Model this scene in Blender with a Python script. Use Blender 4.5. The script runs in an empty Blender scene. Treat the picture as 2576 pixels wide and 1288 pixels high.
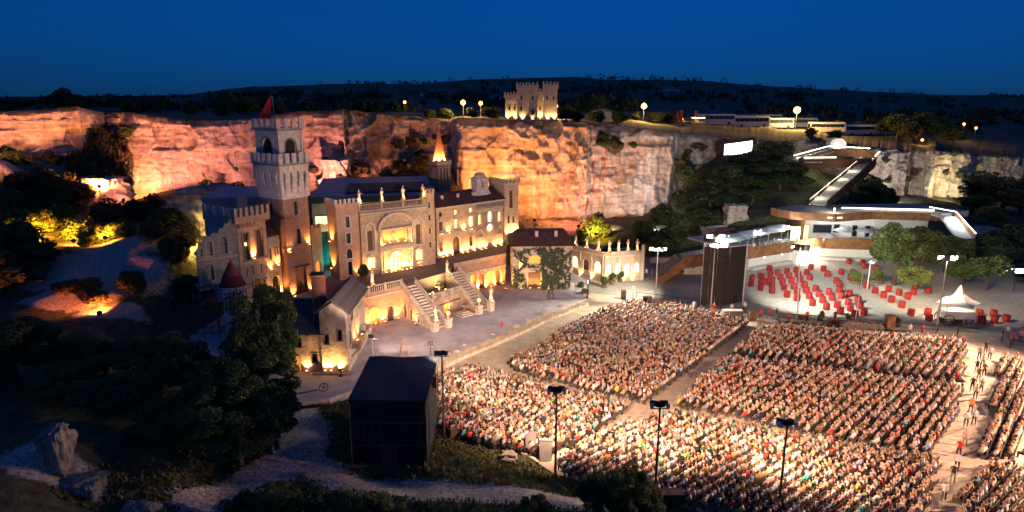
import bpy, bmesh, math, random
import numpy as np
from mathutils import Vector, Matrix, noise
from mathutils.geometry import tessellate_polygon
R = math.radians
rnd = random.Random(7)
scene = bpy.context.scene
C = scene.collection

# ------------------------------------------------------------------ camera, sky, exposure
FOC, PITCH, EYE = 1678.0, math.atan(406 / 1678), 30.0      # focal length in pixels of a 2576 px wide view, tilt, eye height
cam = bpy.data.objects.new('camera', bpy.data.cameras.new('camera'))
C.objects.link(cam)
cam.location = (0, 0, EYE)
cam.rotation_euler = (math.pi / 2 - PITCH, 0, 0)
cam.data.sensor_width = 36
cam.data.lens = 36 * FOC / 2576
cam.data.clip_start = 0.5
cam.data.clip_end = 20000
scene.camera = cam

world = bpy.data.worlds.new('World')
scene.world = world
world.use_nodes = True
wn = world.node_tree
wn.nodes.clear()
sky = wn.nodes.new('ShaderNodeTexSky')
sky.sky_type = 'NISHITA'
sky.sun_disc = False
sky.sun_elevation = R(9.0)
sky.sun_rotation = R(190)
sky.altitude = 100
sky.air_density = 1.0
sky.dust_density = 0.0
sky.ozone_density = 4.0
tint = wn.nodes.new('ShaderNodeMix')
tint.data_type = 'RGBA'; tint.blend_type = 'MULTIPLY'; tint.inputs[0].default_value = 1.0
# blue hour: the air filters to deep blue, a little deeper near the horizon all the way round
wtc = wn.nodes.new('ShaderNodeTexCoord'); wsp = wn.nodes.new('ShaderNodeSeparateXYZ')
wrp = wn.nodes.new('ShaderNodeValToRGB')
wrp.color_ramp.elements[0].position = 0.0; wrp.color_ramp.elements[0].color = (0.012, 0.150, 0.82, 1)
wrp.color_ramp.elements[1].position = 0.16; wrp.color_ramp.elements[1].color = (0.004, 0.300, 0.86, 1)
ez = wrp.color_ramp.elements.new(1.0); ez.color = (0.60, 0.85, 1.5, 1)
wn.links.new(wtc.outputs['Generated'], wsp.inputs[0]); wn.links.new(wsp.outputs[2], wrp.inputs[0])
wn.links.new(wrp.outputs[0], tint.inputs[7])
bgn = wn.nodes.new('ShaderNodeBackground')
bgn.inputs[1].default_value = SKY_STRENGTH = 0.038
wo = wn.nodes.new('ShaderNodeOutputWorld')
wn.links.new(sky.outputs[0], tint.inputs[6])
wn.links.new(tint.outputs[2], bgn.inputs[0])
wn.links.new(bgn.outputs[0], wo.inputs[0])

scene.view_settings.view_transform = 'Standard'
scene.view_settings.look = 'None'
scene.view_settings.exposure = 0.55
scene.view_settings.gamma = 1
scene.render.engine = 'CYCLES'
scene.cycles.use_denoising = True
scene.cycles.max_bounces = 4
scene.cycles.diffuse_bounces = 3
scene.cycles.glossy_bounces = 2
scene.cycles.transparent_max_bounces = 4
scene.cycles.sample_clamp_indirect = 4
scene.cycles.caustics_reflective = False
scene.cycles.caustics_refractive = False

# ------------------------------------------------------------------ picture direction -> place
def ray(u, v):
    x = (u - 1288) / FOC; y = (644 - v) / FOC
    return Vector((x, math.cos(PITCH) + y * math.sin(PITCH), -math.sin(PITCH) + y * math.cos(PITCH)))
def G(u, v, z=0.0):                 # where the direction meets the level z
    d = ray(u, v); t = (z - EYE) / d.z
    return Vector((d.x * t, d.y * t, z))
def DY(u, v, Y):                    # where the direction meets the distance Y
    d = ray(u, v); t = Y / d.y
    return Vector((d.x * t, Y, EYE + d.z * t))
def UV(p):                          # and back
    x, y, z = p[0], p[1], p[2] - EYE
    dep = y * math.cos(PITCH) - z * math.sin(PITCH)
    up = y * math.sin(PITCH) + z * math.cos(PITCH)
    return 1288 + FOC * x / dep, 644 - FOC * up / dep

# ------------------------------------------------------------------ materials
MATS = {}
def M(name, col, rough=0.8, var=0.2, scale=2.0, bump=0.0, metal=0.0, second=None, bscale=None, obj=False):
    if name in MATS: return MATS[name]
    m = bpy.data.materials.new(name); m.use_nodes = True
    nt = m.node_tree; b = nt.nodes['Principled BSDF']
    b.inputs['Roughness'].default_value = rough; b.inputs['Metallic'].default_value = metal
    if obj:
        tc = nt.nodes.new('ShaderNodeTexCoord'); src = tc.outputs['Object']
    else:
        tc = nt.nodes.new('ShaderNodeNewGeometry'); src = tc.outputs['Position']
    n = nt.nodes.new('ShaderNodeTexNoise'); n.inputs['Scale'].default_value = scale
    n.inputs['Detail'].default_value = 5; n.inputs['Roughness'].default_value = 0.65
    nt.links.new(src, n.inputs['Vector'])
    r = nt.nodes.new('ShaderNodeValToRGB')
    r.color_ramp.elements[0].position = 0.3; r.color_ramp.elements[1].position = 0.7
    lo = [max(0, c * (1 - var)) for c in col]; hi = [min(1, c * (1 + var)) for c in (second or col)]
    r.color_ramp.elements[0].color = (*lo, 1); r.color_ramp.elements[1].color = (*hi, 1)
    nt.links.new(n.outputs['Fac'], r.inputs[0]); nt.links.new(r.outputs[0], b.inputs['Base Color'])
    if bump:
        n2 = nt.nodes.new('ShaderNodeTexNoise'); n2.inputs['Scale'].default_value = bscale or scale * 4
        n2.inputs['Detail'].default_value = 4
        nt.links.new(src, n2.inputs['Vector'])
        bp = nt.nodes.new('ShaderNodeBump'); bp.inputs['Strength'].default_value = bump; bp.inputs['Distance'].default_value = 0.2
        nt.links.new(n2.outputs['Fac'], bp.inputs['Height']); nt.links.new(bp.outputs[0], b.inputs['Normal'])
    MATS[name] = m
    return m
def EM(name, col, s):
    if name in MATS: return MATS[name]
    m = bpy.data.materials.new(name); m.use_nodes = True
    b = m.node_tree.nodes['Principled BSDF']
    b.inputs['Base Color'].default_value = (*[min(1, c) for c in col], 1)
    b.inputs['Emission Color'].default_value = (*col, 1); b.inputs['Emission Strength'].default_value = s
    MATS[name] = m
    return m
def BRICK(name, c1, c2, mortar, scale=4.0, rough=0.85, w=0.5, h=0.25):
    if name in MATS: return MATS[name]
    m = M(name, c1, rough); nt = m.node_tree; b = nt.nodes['Principled BSDF']
    tc = nt.nodes.new('ShaderNodeTexCoord'); sp = nt.nodes.new('ShaderNodeSeparateXYZ'); cb = nt.nodes.new('ShaderNodeCombineXYZ')
    ad = nt.nodes.new('ShaderNodeMath')
    nt.links.new(tc.outputs['Object'], sp.inputs[0])
    nt.links.new(sp.outputs[0], ad.inputs[0]); nt.links.new(sp.outputs[1], ad.inputs[1])
    nt.links.new(ad.outputs[0], cb.inputs[0]); nt.links.new(sp.outputs[2], cb.inputs[1])
    br = nt.nodes.new('ShaderNodeTexBrick'); br.inputs['Scale'].default_value = scale
    br.inputs['Brick Width'].default_value = w; br.inputs['Row Height'].default_value = h
    br.inputs['Mortar Size'].default_value = 0.025
    br.inputs['Color1'].default_value = (*c1, 1); br.inputs['Color2'].default_value = (*c2, 1); br.inputs['Mortar'].default_value = (*mortar, 1)
    nt.links.new(cb.outputs[0], br.inputs['Vector'])
    ramp = [n for n in nt.nodes if n.type == 'VALTORGB'][0]
    ramp.color_ramp.elements[0].color = (.6, .6, .6, 1); ramp.color_ramp.elements[1].color = (1.15, 1.1, 1.05, 1)
    mx = nt.nodes.new('ShaderNodeMix'); mx.data_type = 'RGBA'; mx.blend_type = 'MULTIPLY'; mx.inputs[0].default_value = 1
    nt.links.new(br.outputs['Color'], mx.inputs[6]); nt.links.new(ramp.outputs[0], mx.inputs[7])
    nt.links.new(mx.outputs[2], b.inputs['Base Color'])
    return m

# ------------------------------------------------------------------ mesh builder
class MB:
    def __init__(s): s.v = []; s.f = []
    def add(s, vs, fs):
        o = len(s.v); s.v += [tuple(q) for q in vs]; s.f += [tuple(i + o for i in f) for f in fs]; return s
    def box(s, x0, x1, y0, y1, z0, z1):
        return s.add([(x0,y0,z0),(x1,y0,z0),(x1,y1,z0),(x0,y1,z0),(x0,y0,z1),(x1,y0,z1),(x1,y1,z1),(x0,y1,z1)],
                     [(0,3,2,1),(4,5,6,7),(0,1,5,4),(1,2,6,5),(2,3,7,6),(3,0,4,7)])
    def prism(s, poly, y0, y1):          # outline in x,z pushed through y
        n = len(poly)
        vs = [(x, y0, z) for x, z in poly] + [(x, y1, z) for x, z in poly]
        fs = [tuple(range(n)), tuple(range(2*n-1, n-1, -1))]
        return s.add(vs, fs + [(i, i+n, (i+1) % n + n, (i+1) % n) for i in range(n)])
    def zprism(s, poly, z0, z1):         # outline in x,y pushed up
        n = len(poly)
        tri = tessellate_polygon([[Vector((x, y, 0)) for x, y in poly]])
        vs = [(x, y, z0) for x, y in poly] + [(x, y, z1) for x, y in poly]
        fs = [tuple(i + n for i in t) for t in tri] + [tuple(reversed(t)) for t in tri]
        return s.add(vs, fs + [(i, (i+1) % n, (i+1) % n + n, i+n) for i in range(n)])
    def lathe(s, cx, cy, prof, n=10, cap=True):
        vs = []; fs = []
        for r, z in prof:
            for k in range(n):
                a = 2*math.pi*k/n; vs.append((cx + r*math.cos(a), cy + r*math.sin(a), z))
        for j in range(len(prof)-1):
            for k in range(n):
                k2 = (k+1) % n; fs.append((j*n+k, j*n+k2, (j+1)*n+k2, (j+1)*n+k))
        if cap: fs += [tuple(reversed(range(n))), tuple((len(prof)-1)*n + k for k in range(n))]
        return s.add(vs, fs)
    def tube(s, p0, p1, r, n=6, r1=None):
        p0, p1 = Vector(p0), Vector(p1); d = (p1-p0); r1 = r if r1 is None else r1
        if d.length < 1e-6: return s
        q = d.to_track_quat('Z', 'Y'); vs = []
        for p, rr in ((p0, r), (p1, r1)):
            for k in range(n):
                a = 2*math.pi*k/n; vs.append(p + q @ Vector((rr*math.cos(a), rr*math.sin(a), 0)))
        return s.add(vs, [(k, (k+1) % n, (k+1) % n + n, k+n) for k in range(n)] + [tuple(reversed(range(n))), tuple(range(n, 2*n))])
    def wall(s, outer, holes, y0, t, back=True):   # outline in x,z with openings cut right through
        loops = [outer] + list(holes)
        flat = [p for l in loops for p in l]; n = len(flat)
        tri = tessellate_polygon([[Vector((x, z, 0)) for x, z in l] for l in loops])
        vs = [(x, y0, z) for x, z in flat] + [(x, y0+t, z) for x, z in flat]
        fs = [tuple(q) for q in tri]
        if back: fs += [tuple(i+n for i in reversed(q)) for q in tri]
        o = 0
        for l in loops:
            m = len(l); fs += [(o+i, o+(i+1) % m, o+(i+1) % m + n, o+i+n) for i in range(m)]; o += m
        return s.add(vs, fs)
    def mesh(s, name, mats, smooth=False):
        me = bpy.data.meshes.new(name); me.from_pydata(s.v, [], s.f)
        for q in (mats if isinstance(mats, (list, tuple)) else [mats]): me.materials.append(q)
        bm = bmesh.new(); bm.from_mesh(me); bmesh.ops.recalc_face_normals(bm, faces=bm.faces); bm.to_mesh(me); bm.free()
        if smooth: me.shade_smooth()
        return me
    def build(s, name, mats, parent=None, smooth=False, loc=None):
        return put(s.mesh(name, mats, smooth), name, parent, loc)
def put(me, name, parent=None, loc=None, rz=0.0, sc=None, rot=None):
    o = bpy.data.objects.new(name, me); C.objects.link(o); o.parent = parent
    if loc is not None: o.location = loc
    if rot is not None: o.rotation_euler = rot
    elif rz: o.rotation_euler = (0, 0, rz)
    if sc is not None: o.scale = sc if isinstance(sc, (tuple, list)) else (sc, sc, sc)
    return o
def tag(o, label, cat, group=None):
    o['label'] = label; o['category'] = cat
    if group: o['group'] = group
    return o
def thing(name, label, cat, loc=(0, 0, 0), rz=0.0, group=None):
    o = bpy.data.objects.new(name, None); C.objects.link(o); o.empty_display_size = .2
    o.location = loc; o.rotation_euler = (0, 0, rz)
    return tag(o, label, cat, group)
def struct(o): o['kind'] = 'structure'; return o
def stuff(o): o['kind'] = 'stuff'; return o
ORD = ['first','second','third','fourth','fifth','sixth','seventh','eighth','ninth','tenth','eleventh','twelfth','thirteenth','fourteenth','fifteenth','sixteenth','seventeenth','eighteenth','nineteenth','twentieth']
def nth(i): return ORD[i] if i < 20 else '%d%s' % (i+1, {1:'st',2:'nd',3:'rd'}.get((i+1) % 10 if (i+1) % 100 not in (11,12,13) else 0, 'th'))
def rect(x0, x1, z0, z1): return [(x0,z0),(x1,z0),(x1,z1),(x0,z1)]
def arch(x0, x1, z0, zs, k=1.0, n=8):           # round arch, k = rise / half width
    r = (x1-x0)/2; c = (x0+x1)/2
    return [(x0,z0),(x1,z0)] + [(c + r*math.cos(math.pi*i/n), zs + k*r*math.sin(math.pi*i/n)) for i in range(n+1)]
def gothic(x0, x1, z0, zs, n=5):
    w = x1-x0
    a = [(x0 + w*math.cos(R(60)*i/n), zs + w*math.sin(R(60)*i/n)) for i in range(n+1)]
    b = [(x1 - w*math.cos(R(60)*i/n), zs + w*math.sin(R(60)*i/n)) for i in range(n-1, -1, -1)]
    return [(x0,z0),(x1,z0)] + a + b
def grow(poly, d):
    xs = [p[0] for p in poly]; zs = [p[1] for p in poly]
    cx, cz = (min(xs)+max(xs))/2, (min(zs)+max(zs))/2; sx = (max(xs)-min(xs))/2; sz = (max(zs)-min(zs))/2
    return [(cx+(x-cx)*(sx+d)/sx, cz+(z-cz)*(sz+d)/sz) for x, z in poly]
def window(parent, poly, pane, frame, fw=0.1, y=0.0, depth=0.22, proud=0.06, name='window', face=None):
    """frame ring round an opening plus a pane set back in it; face = 'left' turns it onto the left side wall"""
    f = MB().wall(grow(poly, fw), [poly], y-proud, proud+0.02, True)
    p = MB().prism(poly, y+depth, y+depth+0.05)
    fo = f.build(name, frame, parent); po = p.build('pane', pane, fo)
    return fo
def merlons(parent, x0, x1, y0, y1, z, mw, mh, gap, mat, axis='x', tail=False):
    L = (x1-x0) if axis == 'x' else (y1-y0)
    n = max(2, int(round((L+gap)/(mw+gap)))); step = (L-mw)/(n-1)
    t = (y1-y0) if axis == 'x' else (x1-x0)
    b = MB()
    if tail:
        b.prism([(0,0),(mw,0),(mw,mh),(mw*.75,mh*.75),(mw*.5,mh*.55),(mw*.25,mh*.75),(0,mh)], 0, t)
    elif axis == 'x': b.box(0, mw, 0, t, 0, mh)
    else: b.box(0, t, 0, mw, 0, mh)
    me = b.mesh('merlon', mat)
    for i in range(n):
        put(me, 'merlon', parent, (x0+i*step, y0, z) if axis == 'x' else (x0, y0+i*step, z))
def balustrade(parent, x0, x1, y, z, h, mat, name='balustrade', pitch=0.3, posts=2.2):
    b = MB(); L = x1-x0
    b.box(x0, x1, y-.09, y+.09, z, z+.1); b.box(x0, x1, y-.11, y+.11, z+h-.12, z+h)
    for i in range(int(L/pitch)):
        x = x0+(i+.5)*pitch
        b.lathe(x, y, [(.05,z+.1),(.085,z+.1+h*.25),(.045,z+.1+h*.55),(.06,z+h-.12)], 5, False)
    k = max(1, int(round(L/posts)))
    for i in range(k+1):
        x = x0+L*i/k; b.box(x-.14, x+.14, y-.14, y+.14, z-.002, z+h+.06)
    o = b.build(name, mat, parent); return o
# ------------------------------------------------------------------ terrain
def in_poly(px, py, poly):
    inside = np.zeros(px.shape, bool); n = len(poly); j = n-1
    for i in range(n):
        xi, yi = poly[i]; xj, yj = poly[j]
        c = ((yi > py) != (yj > py)) & (px < (xj-xi)*(py-yi)/((yj-yi) or 1e-9) + xi)
        inside ^= c; j = i
    return inside
def poly_dist(px, py, poly):
    d = np.full(px.shape, 1e9); n = len(poly)
    for i in range(n):
        ax, ay = poly[i]; bx, by = poly[(i+1) % n]; ex, ey = bx-ax, by-ay
        t = np.clip(((px-ax)*ex+(py-ay)*ey)/(ex*ex+ey*ey), 0, 1)
        d = np.minimum(d, np.hypot(px-ax-t*ex, py-ay-t*ey))
    return d
FLOOR = [(-41,68),(-24,63),(-12,63),(-8.3,57.2),(-3.4,53.4),(1.2,51.6),(3.4,48.6),(12,44.6),(20,40),(40,35),(75,35),(105,60),(112,118),(66,127),(48,123),(28,127),(20,122),(10,130),(-5,128),(-25,118),(-44,100),(-43,80)]
HILL = [(0,400,118),(100,440,121),(200,520,122),(300,515,134),(450,480,136),(60,580,104),(200,620,100),(350,600,100),(430,640,96),(150,680,92),
 (300,720,88),(450,735,88),(480,830,76),(200,800,80),(0,760,84),(0,640,100),(330,560,112),(450,560,115),(560,520,125),(-100,560,105),(-100,400,118),
 (0,1000,55),(0,1200,38),(120,1085,43),(300,1250,40),(300,1000,55),(500,1000,55),(600,1240,44),(700,1010,62),(760,1080,54),(980,1170,48.5),(300,880,68),(100,900,66),(-150,1000,50),
 (1200,1125,51.5),(1150,1200,46.5),(1400,1230,44.5),(1000,1275,42),(1300,1288,41),(860,1060,55),(1700,1300,41),(2000,1330,39),(600,960,64),(250,1180,44),
 (1700,600,130),(1800,520,142),(1900,430,155),(1850,390,160),(2000,480,150),(2100,460,165),(2250,555,150),(2400,560,150),(2300,530,168),(2200,505,187),(2350,512,190),(2450,520,188),(2600,500,190),(2480,580,142),(2560,640,130),(2700,600,140),
 (1400,580,139),(1000,470,141),(900,440,147),(1100,420,152),(700,500,135),(1600,560,141),(2000,400,172)]
pts = [DY(*h) for h in HILL] + [Vector((0,20,5)), Vector((-40,20,9)), Vector((40,20,4)), Vector((90,25,2)), Vector((-90,30,10)), Vector((120,150,2)), Vector((120,190,2)), Vector((-100,150,18)), Vector((0,200,10)), Vector((60,200,12)), Vector((-60,200,14))]
PX = np.array([[p.x, p.y, p.z] for p in pts])
def hfield(x, y):
    num = np.zeros(x.shape); den = np.zeros(x.shape)
    for px, py, pz in PX:
        w = 1/((x-px)**2+(y-py)**2+6)**1.7; num += w*pz; den += w
    z = num/den
    ins = in_poly(x, y, FLOOR); d = np.where(ins, 0, poly_dist(x, y, FLOOR))
    s = np.clip(d/7, 0, 1); s = s*s*(3-2*s)
    rough = np.sin(x*.9+np.sin(y*.7)*1.3)*.12+np.sin(y*1.3+x*.5)*.1+np.sin(x*2.3-y*1.9)*.05
    return (z+rough)*s-.06*(1-s)
def zg(x, y): return float(hfield(np.array([float(x)]), np.array([float(y)]))[0])

def ground_mat():
    m = M('ground_soil', (.05,.06,.022), .95, .5, 1.2, .6, second=(.1,.1,.045)); nt = m.node_tree; b = nt.nodes['Principled BSDF']
    at = nt.nodes.new('ShaderNodeAttribute'); at.attribute_name = 'mask'
    sp = nt.nodes.new('ShaderNodeSeparateColor'); nt.links.new(at.outputs['Color'], sp.inputs[0])
    geo = nt.nodes.new('ShaderNodeNewGeometry')
    n = nt.nodes.new('ShaderNodeTexNoise'); n.inputs['Scale'].default_value = .9; n.inputs['Detail'].default_value = 6; n.inputs['Roughness'].default_value = .7
    nt.links.new(geo.outputs['Position'], n.inputs['Vector'])
    ad = nt.nodes.new('ShaderNodeMath'); ad.operation = 'ADD'; nt.links.new(sp.outputs[0], ad.inputs[0]); nt.links.new(n.outputs['Fac'], ad.inputs[1])
    rp = nt.nodes.new('ShaderNodeValToRGB'); rp.color_ramp.elements[0].position = .82; rp.color_ramp.elements[1].position = 1.12
    sc = nt.nodes.new('ShaderNodeMath'); sc.operation = 'MULTIPLY'; sc.inputs[1].default_value = .8; nt.links.new(ad.outputs[0], sc.inputs[0])
    nt.links.new(sc.outputs[0], rp.inputs[0]); rp.color_ramp.elements[0].position = .62; rp.color_ramp.elements[1].position = .8
    n2 = nt.nodes.new('ShaderNodeTexNoise'); n2.inputs['Scale'].default_value = 3.5; n2.inputs['Detail'].default_value = 5
    nt.links.new(geo.outputs['Position'], n2.inputs['Vector'])
    pr = nt.nodes.new('ShaderNodeValToRGB'); pr.color_ramp.elements[0].color = (.22,.19,.15,1); pr.color_ramp.elements[1].color = (.62,.58,.52,1)
    pr.color_ramp.elements[0].position = .3; pr.color_ramp.elements[1].position = .65
    nt.links.new(n2.outputs['Fac'], pr.inputs[0])
    old = [l for l in nt.links if l.to_socket == b.inputs['Base Color']][0].from_socket
    mx = nt.nodes.new('ShaderNodeMix'); mx.data_type = 'RGBA'
    nt.links.new(rp.outputs[0], mx.inputs[0]); nt.links.new(old, mx.inputs[6]); nt.links.new(pr.outputs[0], mx.inputs[7])
    nt.links.new(mx.outputs[2], b.inputs['Base Color'])
    return m
def grid_mesh(name, X, Y, Z, mats, smooth=True):
    ny, nx = X.shape
    me = bpy.data.meshes.new(name)
    co = np.stack([X, Y, Z], -1).reshape(-1, 3)
    idx = np.arange(nx*ny).reshape(ny, nx)
    q = np.stack([idx[:-1,:-1], idx[:-1,1:], idx[1:,1:], idx[1:,:-1]], -1).reshape(-1, 4)
    me.vertices.add(len(co)); me.vertices.foreach_set('co', co.ravel().astype('f'))
    me.loops.add(q.size); me.loops.foreach_set('vertex_index', q.ravel().astype('i'))
    me.polygons.add(len(q)); me.polygons.foreach_set('loop_start', np.arange(0, q.size, 4, dtype='i'))
    me.update(); me.validate()
    for m in mats if isinstance(mats, (list, tuple)) else [mats]: me.materials.append(m)
    if smooth: me.shade_smooth()
    return me
gx = np.arange(-125, 150, .85); gy = np.arange(18, 215, .85)
GX, GY = np.meshgrid(gx, gy)
GZ = hfield(GX, GY)
me = grid_mesh('ground', GX, GY, GZ, ground_mat())
# bare pale limestone: the track in the foreground, the scree on the left slope, rock shelves
def strip_mask(line, w):
    d = np.full(GX.shape, 1e9)
    for a, b in zip(line[:-1], line[1:]):
        ex, ey = b[0]-a[0], b[1]-a[1]
        t = np.clip(((GX-a[0])*ex+(GY-a[1])*ey)/(ex*ex+ey*ey), 0, 1)
        d = np.minimum(d, np.hypot(GX-a[0]-t*ex, GY-a[1]-t*ey))
    return np.clip(1.3-d/w, 0, 1)
trk = [G(u, v, 1.0)[:2] for u, v in ((720,985),(745,1040),(770,1100),(745,1165),(640,1230),(520,1300))]
trk2 = [G(u, v, 1.2)[:2] for u, v in ((760,1150),(860,1215),(1040,1232),(1300,1245),(1500,1262))]
mask = np.maximum(strip_mask(trk, 2.6), strip_mask(trk2, 1.7))
for (u, v, Y, rx, ry) in ((330,610,100,7,4),(200,690,92,8,5),(300,700,90,6,5),(60,395,118,8,3),(160,760,84,5,2.5),(280,790,81,4,2),(120,1200,41,3,2),(20,600,102,3,3),(160,420,122,5,3)):
    p = DY(u, v, Y)
    d = np.hypot((GX-p.x)/rx, (GY-p.y)/ry); mask = np.maximum(mask, np.clip(1.5-d, 0, 1))
col = np.zeros((GX.size, 4), 'f'); col[:, 0] = mask.ravel(); col[:, 3] = 1
ca = me.color_attributes.new('mask', 'FLOAT_COLOR', 'POINT'); ca.data.foreach_set('color', col.ravel())
ground = struct(put(me, 'ground'))

# quarry cliff: limestone walls round the pit
CL = [(-260,290,112,14),(-150,286,115,14),(0,281,120,15.5),(90,277,124,15.5),(160,270,127,14),(195,267,128,13),(232,278,133,13),(262,284,138,10),(300,284,137,8),(310,283,136,7),(420,294,137,7),
 (470,302,138,7),(560,303,139,8),(640,297,140,8),(770,280,141,8),(860,277,142,8),(880,279,145,9),(960,288,151,10),(1060,298,155,11),(1135,303,153,10),(1146,300,141,2),(1160,298,139,1),
 (1300,304,137,1),(1400,303,138,1),(1478,308,140,1),(1494,312,146,1),(1600,322,148,1),(1690,332,150,1.5),(1712,336,155,3),(1790,340,160,6),(1850,352,168,10),(2000,352,178,9),(2100,356,188,5),(2195,372,194,-1),(2290,378,196,-1),
 (2298,378,201,-1),(2330,378,200,-1),(2338,378,195,-1),(2352,378,193,-1),(2366,380,199,-1),(2440,384,200,-1),(2460,390,206,0),(2600,396,208,2),(2760,400,212,4)]
CU = np.arange(-255, 2756, 2.0)
cu = np.array([c[0] for c in CL], float)
vt = np.interp(CU, cu, [c[1] for c in CL]); Yc = np.interp(CU, cu, [c[2] for c in CL]); zb = np.interp(CU, cu, [c[3] for c in CL])
jag = np.array([noise.noise(Vector((u*.035, 3.1, 0)))*5+noise.noise(Vector((u*.013, 9.1, 0)))*5+noise.noise(Vector((u*.12, 5.1, 0)))*2 for u in CU])
TOP = np.array([DY(u, v, y)[:] for u, v, y in zip(CU, vt+jag*np.clip((Yc-100)/80,0,1), Yc)])
NR = 100
S = np.concatenate([[0], np.cumsum(np.hypot(np.diff(TOP[:,0]), np.diff(TOP[:,1])))])
X = np.zeros((NR, len(CU))); Y = X.copy(); Z = X.copy()
for i in range(len(CU)):
    x0, y0, zt = TOP[i]; L = math.hypot(x0, y0); nx, ny = -x0/L, -y0/L; s = S[i]; u = CU[i]
    ang_ = min(1, max(0, (u-1270)/40))*min(1, max(0, (1500-u)/15)); rough = 1.0 + .35*ang_ + (1.2 if 860 < u < 1140 else 0) + (.5 if u > 1490 else 0)
    flat = .45 if (300 < u < 780 or u < 200) else 1.0
    for j in range(NR):
        t = j/(NR-1); z = zb[i]-1 + (zt-zb[i]+1)*t
        n1 = noise.noise(Vector((s*.11, z*.13, 1.7)))*1.0*flat*rough + (noise.cell(Vector((s*.13+noise.noise(Vector((z*.2,s*.02,1)))*.5, z*.21, 3.3)))-.5)*.75 + (noise.cell(Vector((s*.31, z*.47, 7.3)))-.5)*.35*rough*flat
        n2 = noise.noise(Vector((s*.7, z*.07, 4.2)))*.5*flat
        st = (z + noise.noise(Vector((s*.05, z*.1, 8)))*1.5)/2.7
        led = (math.floor(st)-st)*.22 + noise.noise(Vector((math.floor(st)*7.3, s*.06, 2)))*.55
        n3 = noise.noise(Vector((s*.9, z*1.1, 6)))*.2*rough + noise.noise(Vector((s*2.3, z*3.1, 9)))*.12 + (noise.cell(Vector((s*.9, z*1.4, 2.2)))-.5)*.12*rough
        rg = (1.3*(1-abs(noise.noise(Vector((s*.23, z*.26, 11.3))))))**3*.9*(rough-1)
        bat = (1-t)*(1.6 if flat == 1 else .8)
        if ang_: n1 += ang_*((noise.cell(Vector((s*.22+noise.noise(Vector((z*.3,s*.1,4))), z*.3+s*.12, 5.5)))-.5)*1.5 + (noise.cell(Vector((s*.55+z*.2, z*.6, 1.5)))-.5)*.7)
        d = n1+n2+led+n3+rg+bat
        lip = max(0, t-.93)/.07*1.0
        d -= lip*lip*1.2
        X[j, i] = x0+nx*d; Y[j, i] = y0+ny*d; Z[j, i] = z
def cliff_mat():
    m = M('limestone', (.5,.43,.35), .95, .2, .35, .0, second=(.62,.56,.48)); nt = m.node_tree; b = nt.nodes['Principled BSDF']
    geo = nt.nodes.new('ShaderNodeNewGeometry')
    def nz(scale3, detail, rough=.6):
        mp = nt.nodes.new('ShaderNodeMapping'); mp.inputs['Scale'].default_value = scale3
        n = nt.nodes.new('ShaderNodeTexNoise'); n.inputs['Scale'].default_value = 1; n.inputs['Detail'].default_value = detail; n.inputs['Roughness'].default_value = rough
        nt.links.new(geo.outputs['Position'], mp.inputs[0]); nt.links.new(mp.outputs[0], n.inputs['Vector']); return n
    def ramp(n, a, b_, c0, c1):
        r = nt.nodes.new('ShaderNodeValToRGB'); r.color_ramp.elements[0].position = a; r.color_ramp.elements[1].position = b_
        r.color_ramp.elements[0].color = (*c0,1); r.color_ramp.elements[1].color = (*c1,1); nt.links.new(n.outputs['Fac'], r.inputs[0]); return r
    def mul(a, c):
        x = nt.nodes.new('ShaderNodeMix'); x.data_type = 'RGBA'; x.blend_type = 'MULTIPLY'; x.inputs[0].default_value = 1
        nt.links.new(a, x.inputs[6]); nt.links.new(c, x.inputs[7]); return x.outputs[2]
    old = [l for l in nt.links if l.to_socket == b.inputs['Base Color']][0].from_socket
    streak = ramp(nz((.3,.3,.03), 5, .7), .38, .6, (.6,.52,.44), (1,1,1))          # rain streaks
    strata = ramp(nz((.04,.04,1.3), 6, .75), .36, .56, (.74,.7,.66), (1,1,1))          # bedding
    lichen = ramp(nz((.13,.13,.17), 8, .8), .58, .72, (1,1,1), (.5,.46,.44))        # dark weathering
    c = mul(mul(mul(old, streak.outputs[0]), strata.outputs[0]), lichen.outputs[0])
    nt.links.new(c, b.inputs['Base Color'])
    n = nz((1.2,1.2,2.6), 8, .7); bp = nt.nodes.new('ShaderNodeBump'); bp.inputs['Strength'].default_value = .7; bp.inputs['Distance'].default_value = .35
    nt.links.new(n.outputs['Fac'], bp.inputs['Height']); nt.links.new(bp.outputs[0], b.inputs['Normal'])
    return m
LIME = cliff_mat()
cl = struct(put(grid_mesh('quarry_cliff', X, Y, Z, LIME, False), 'quarry_cliff'))

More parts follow.
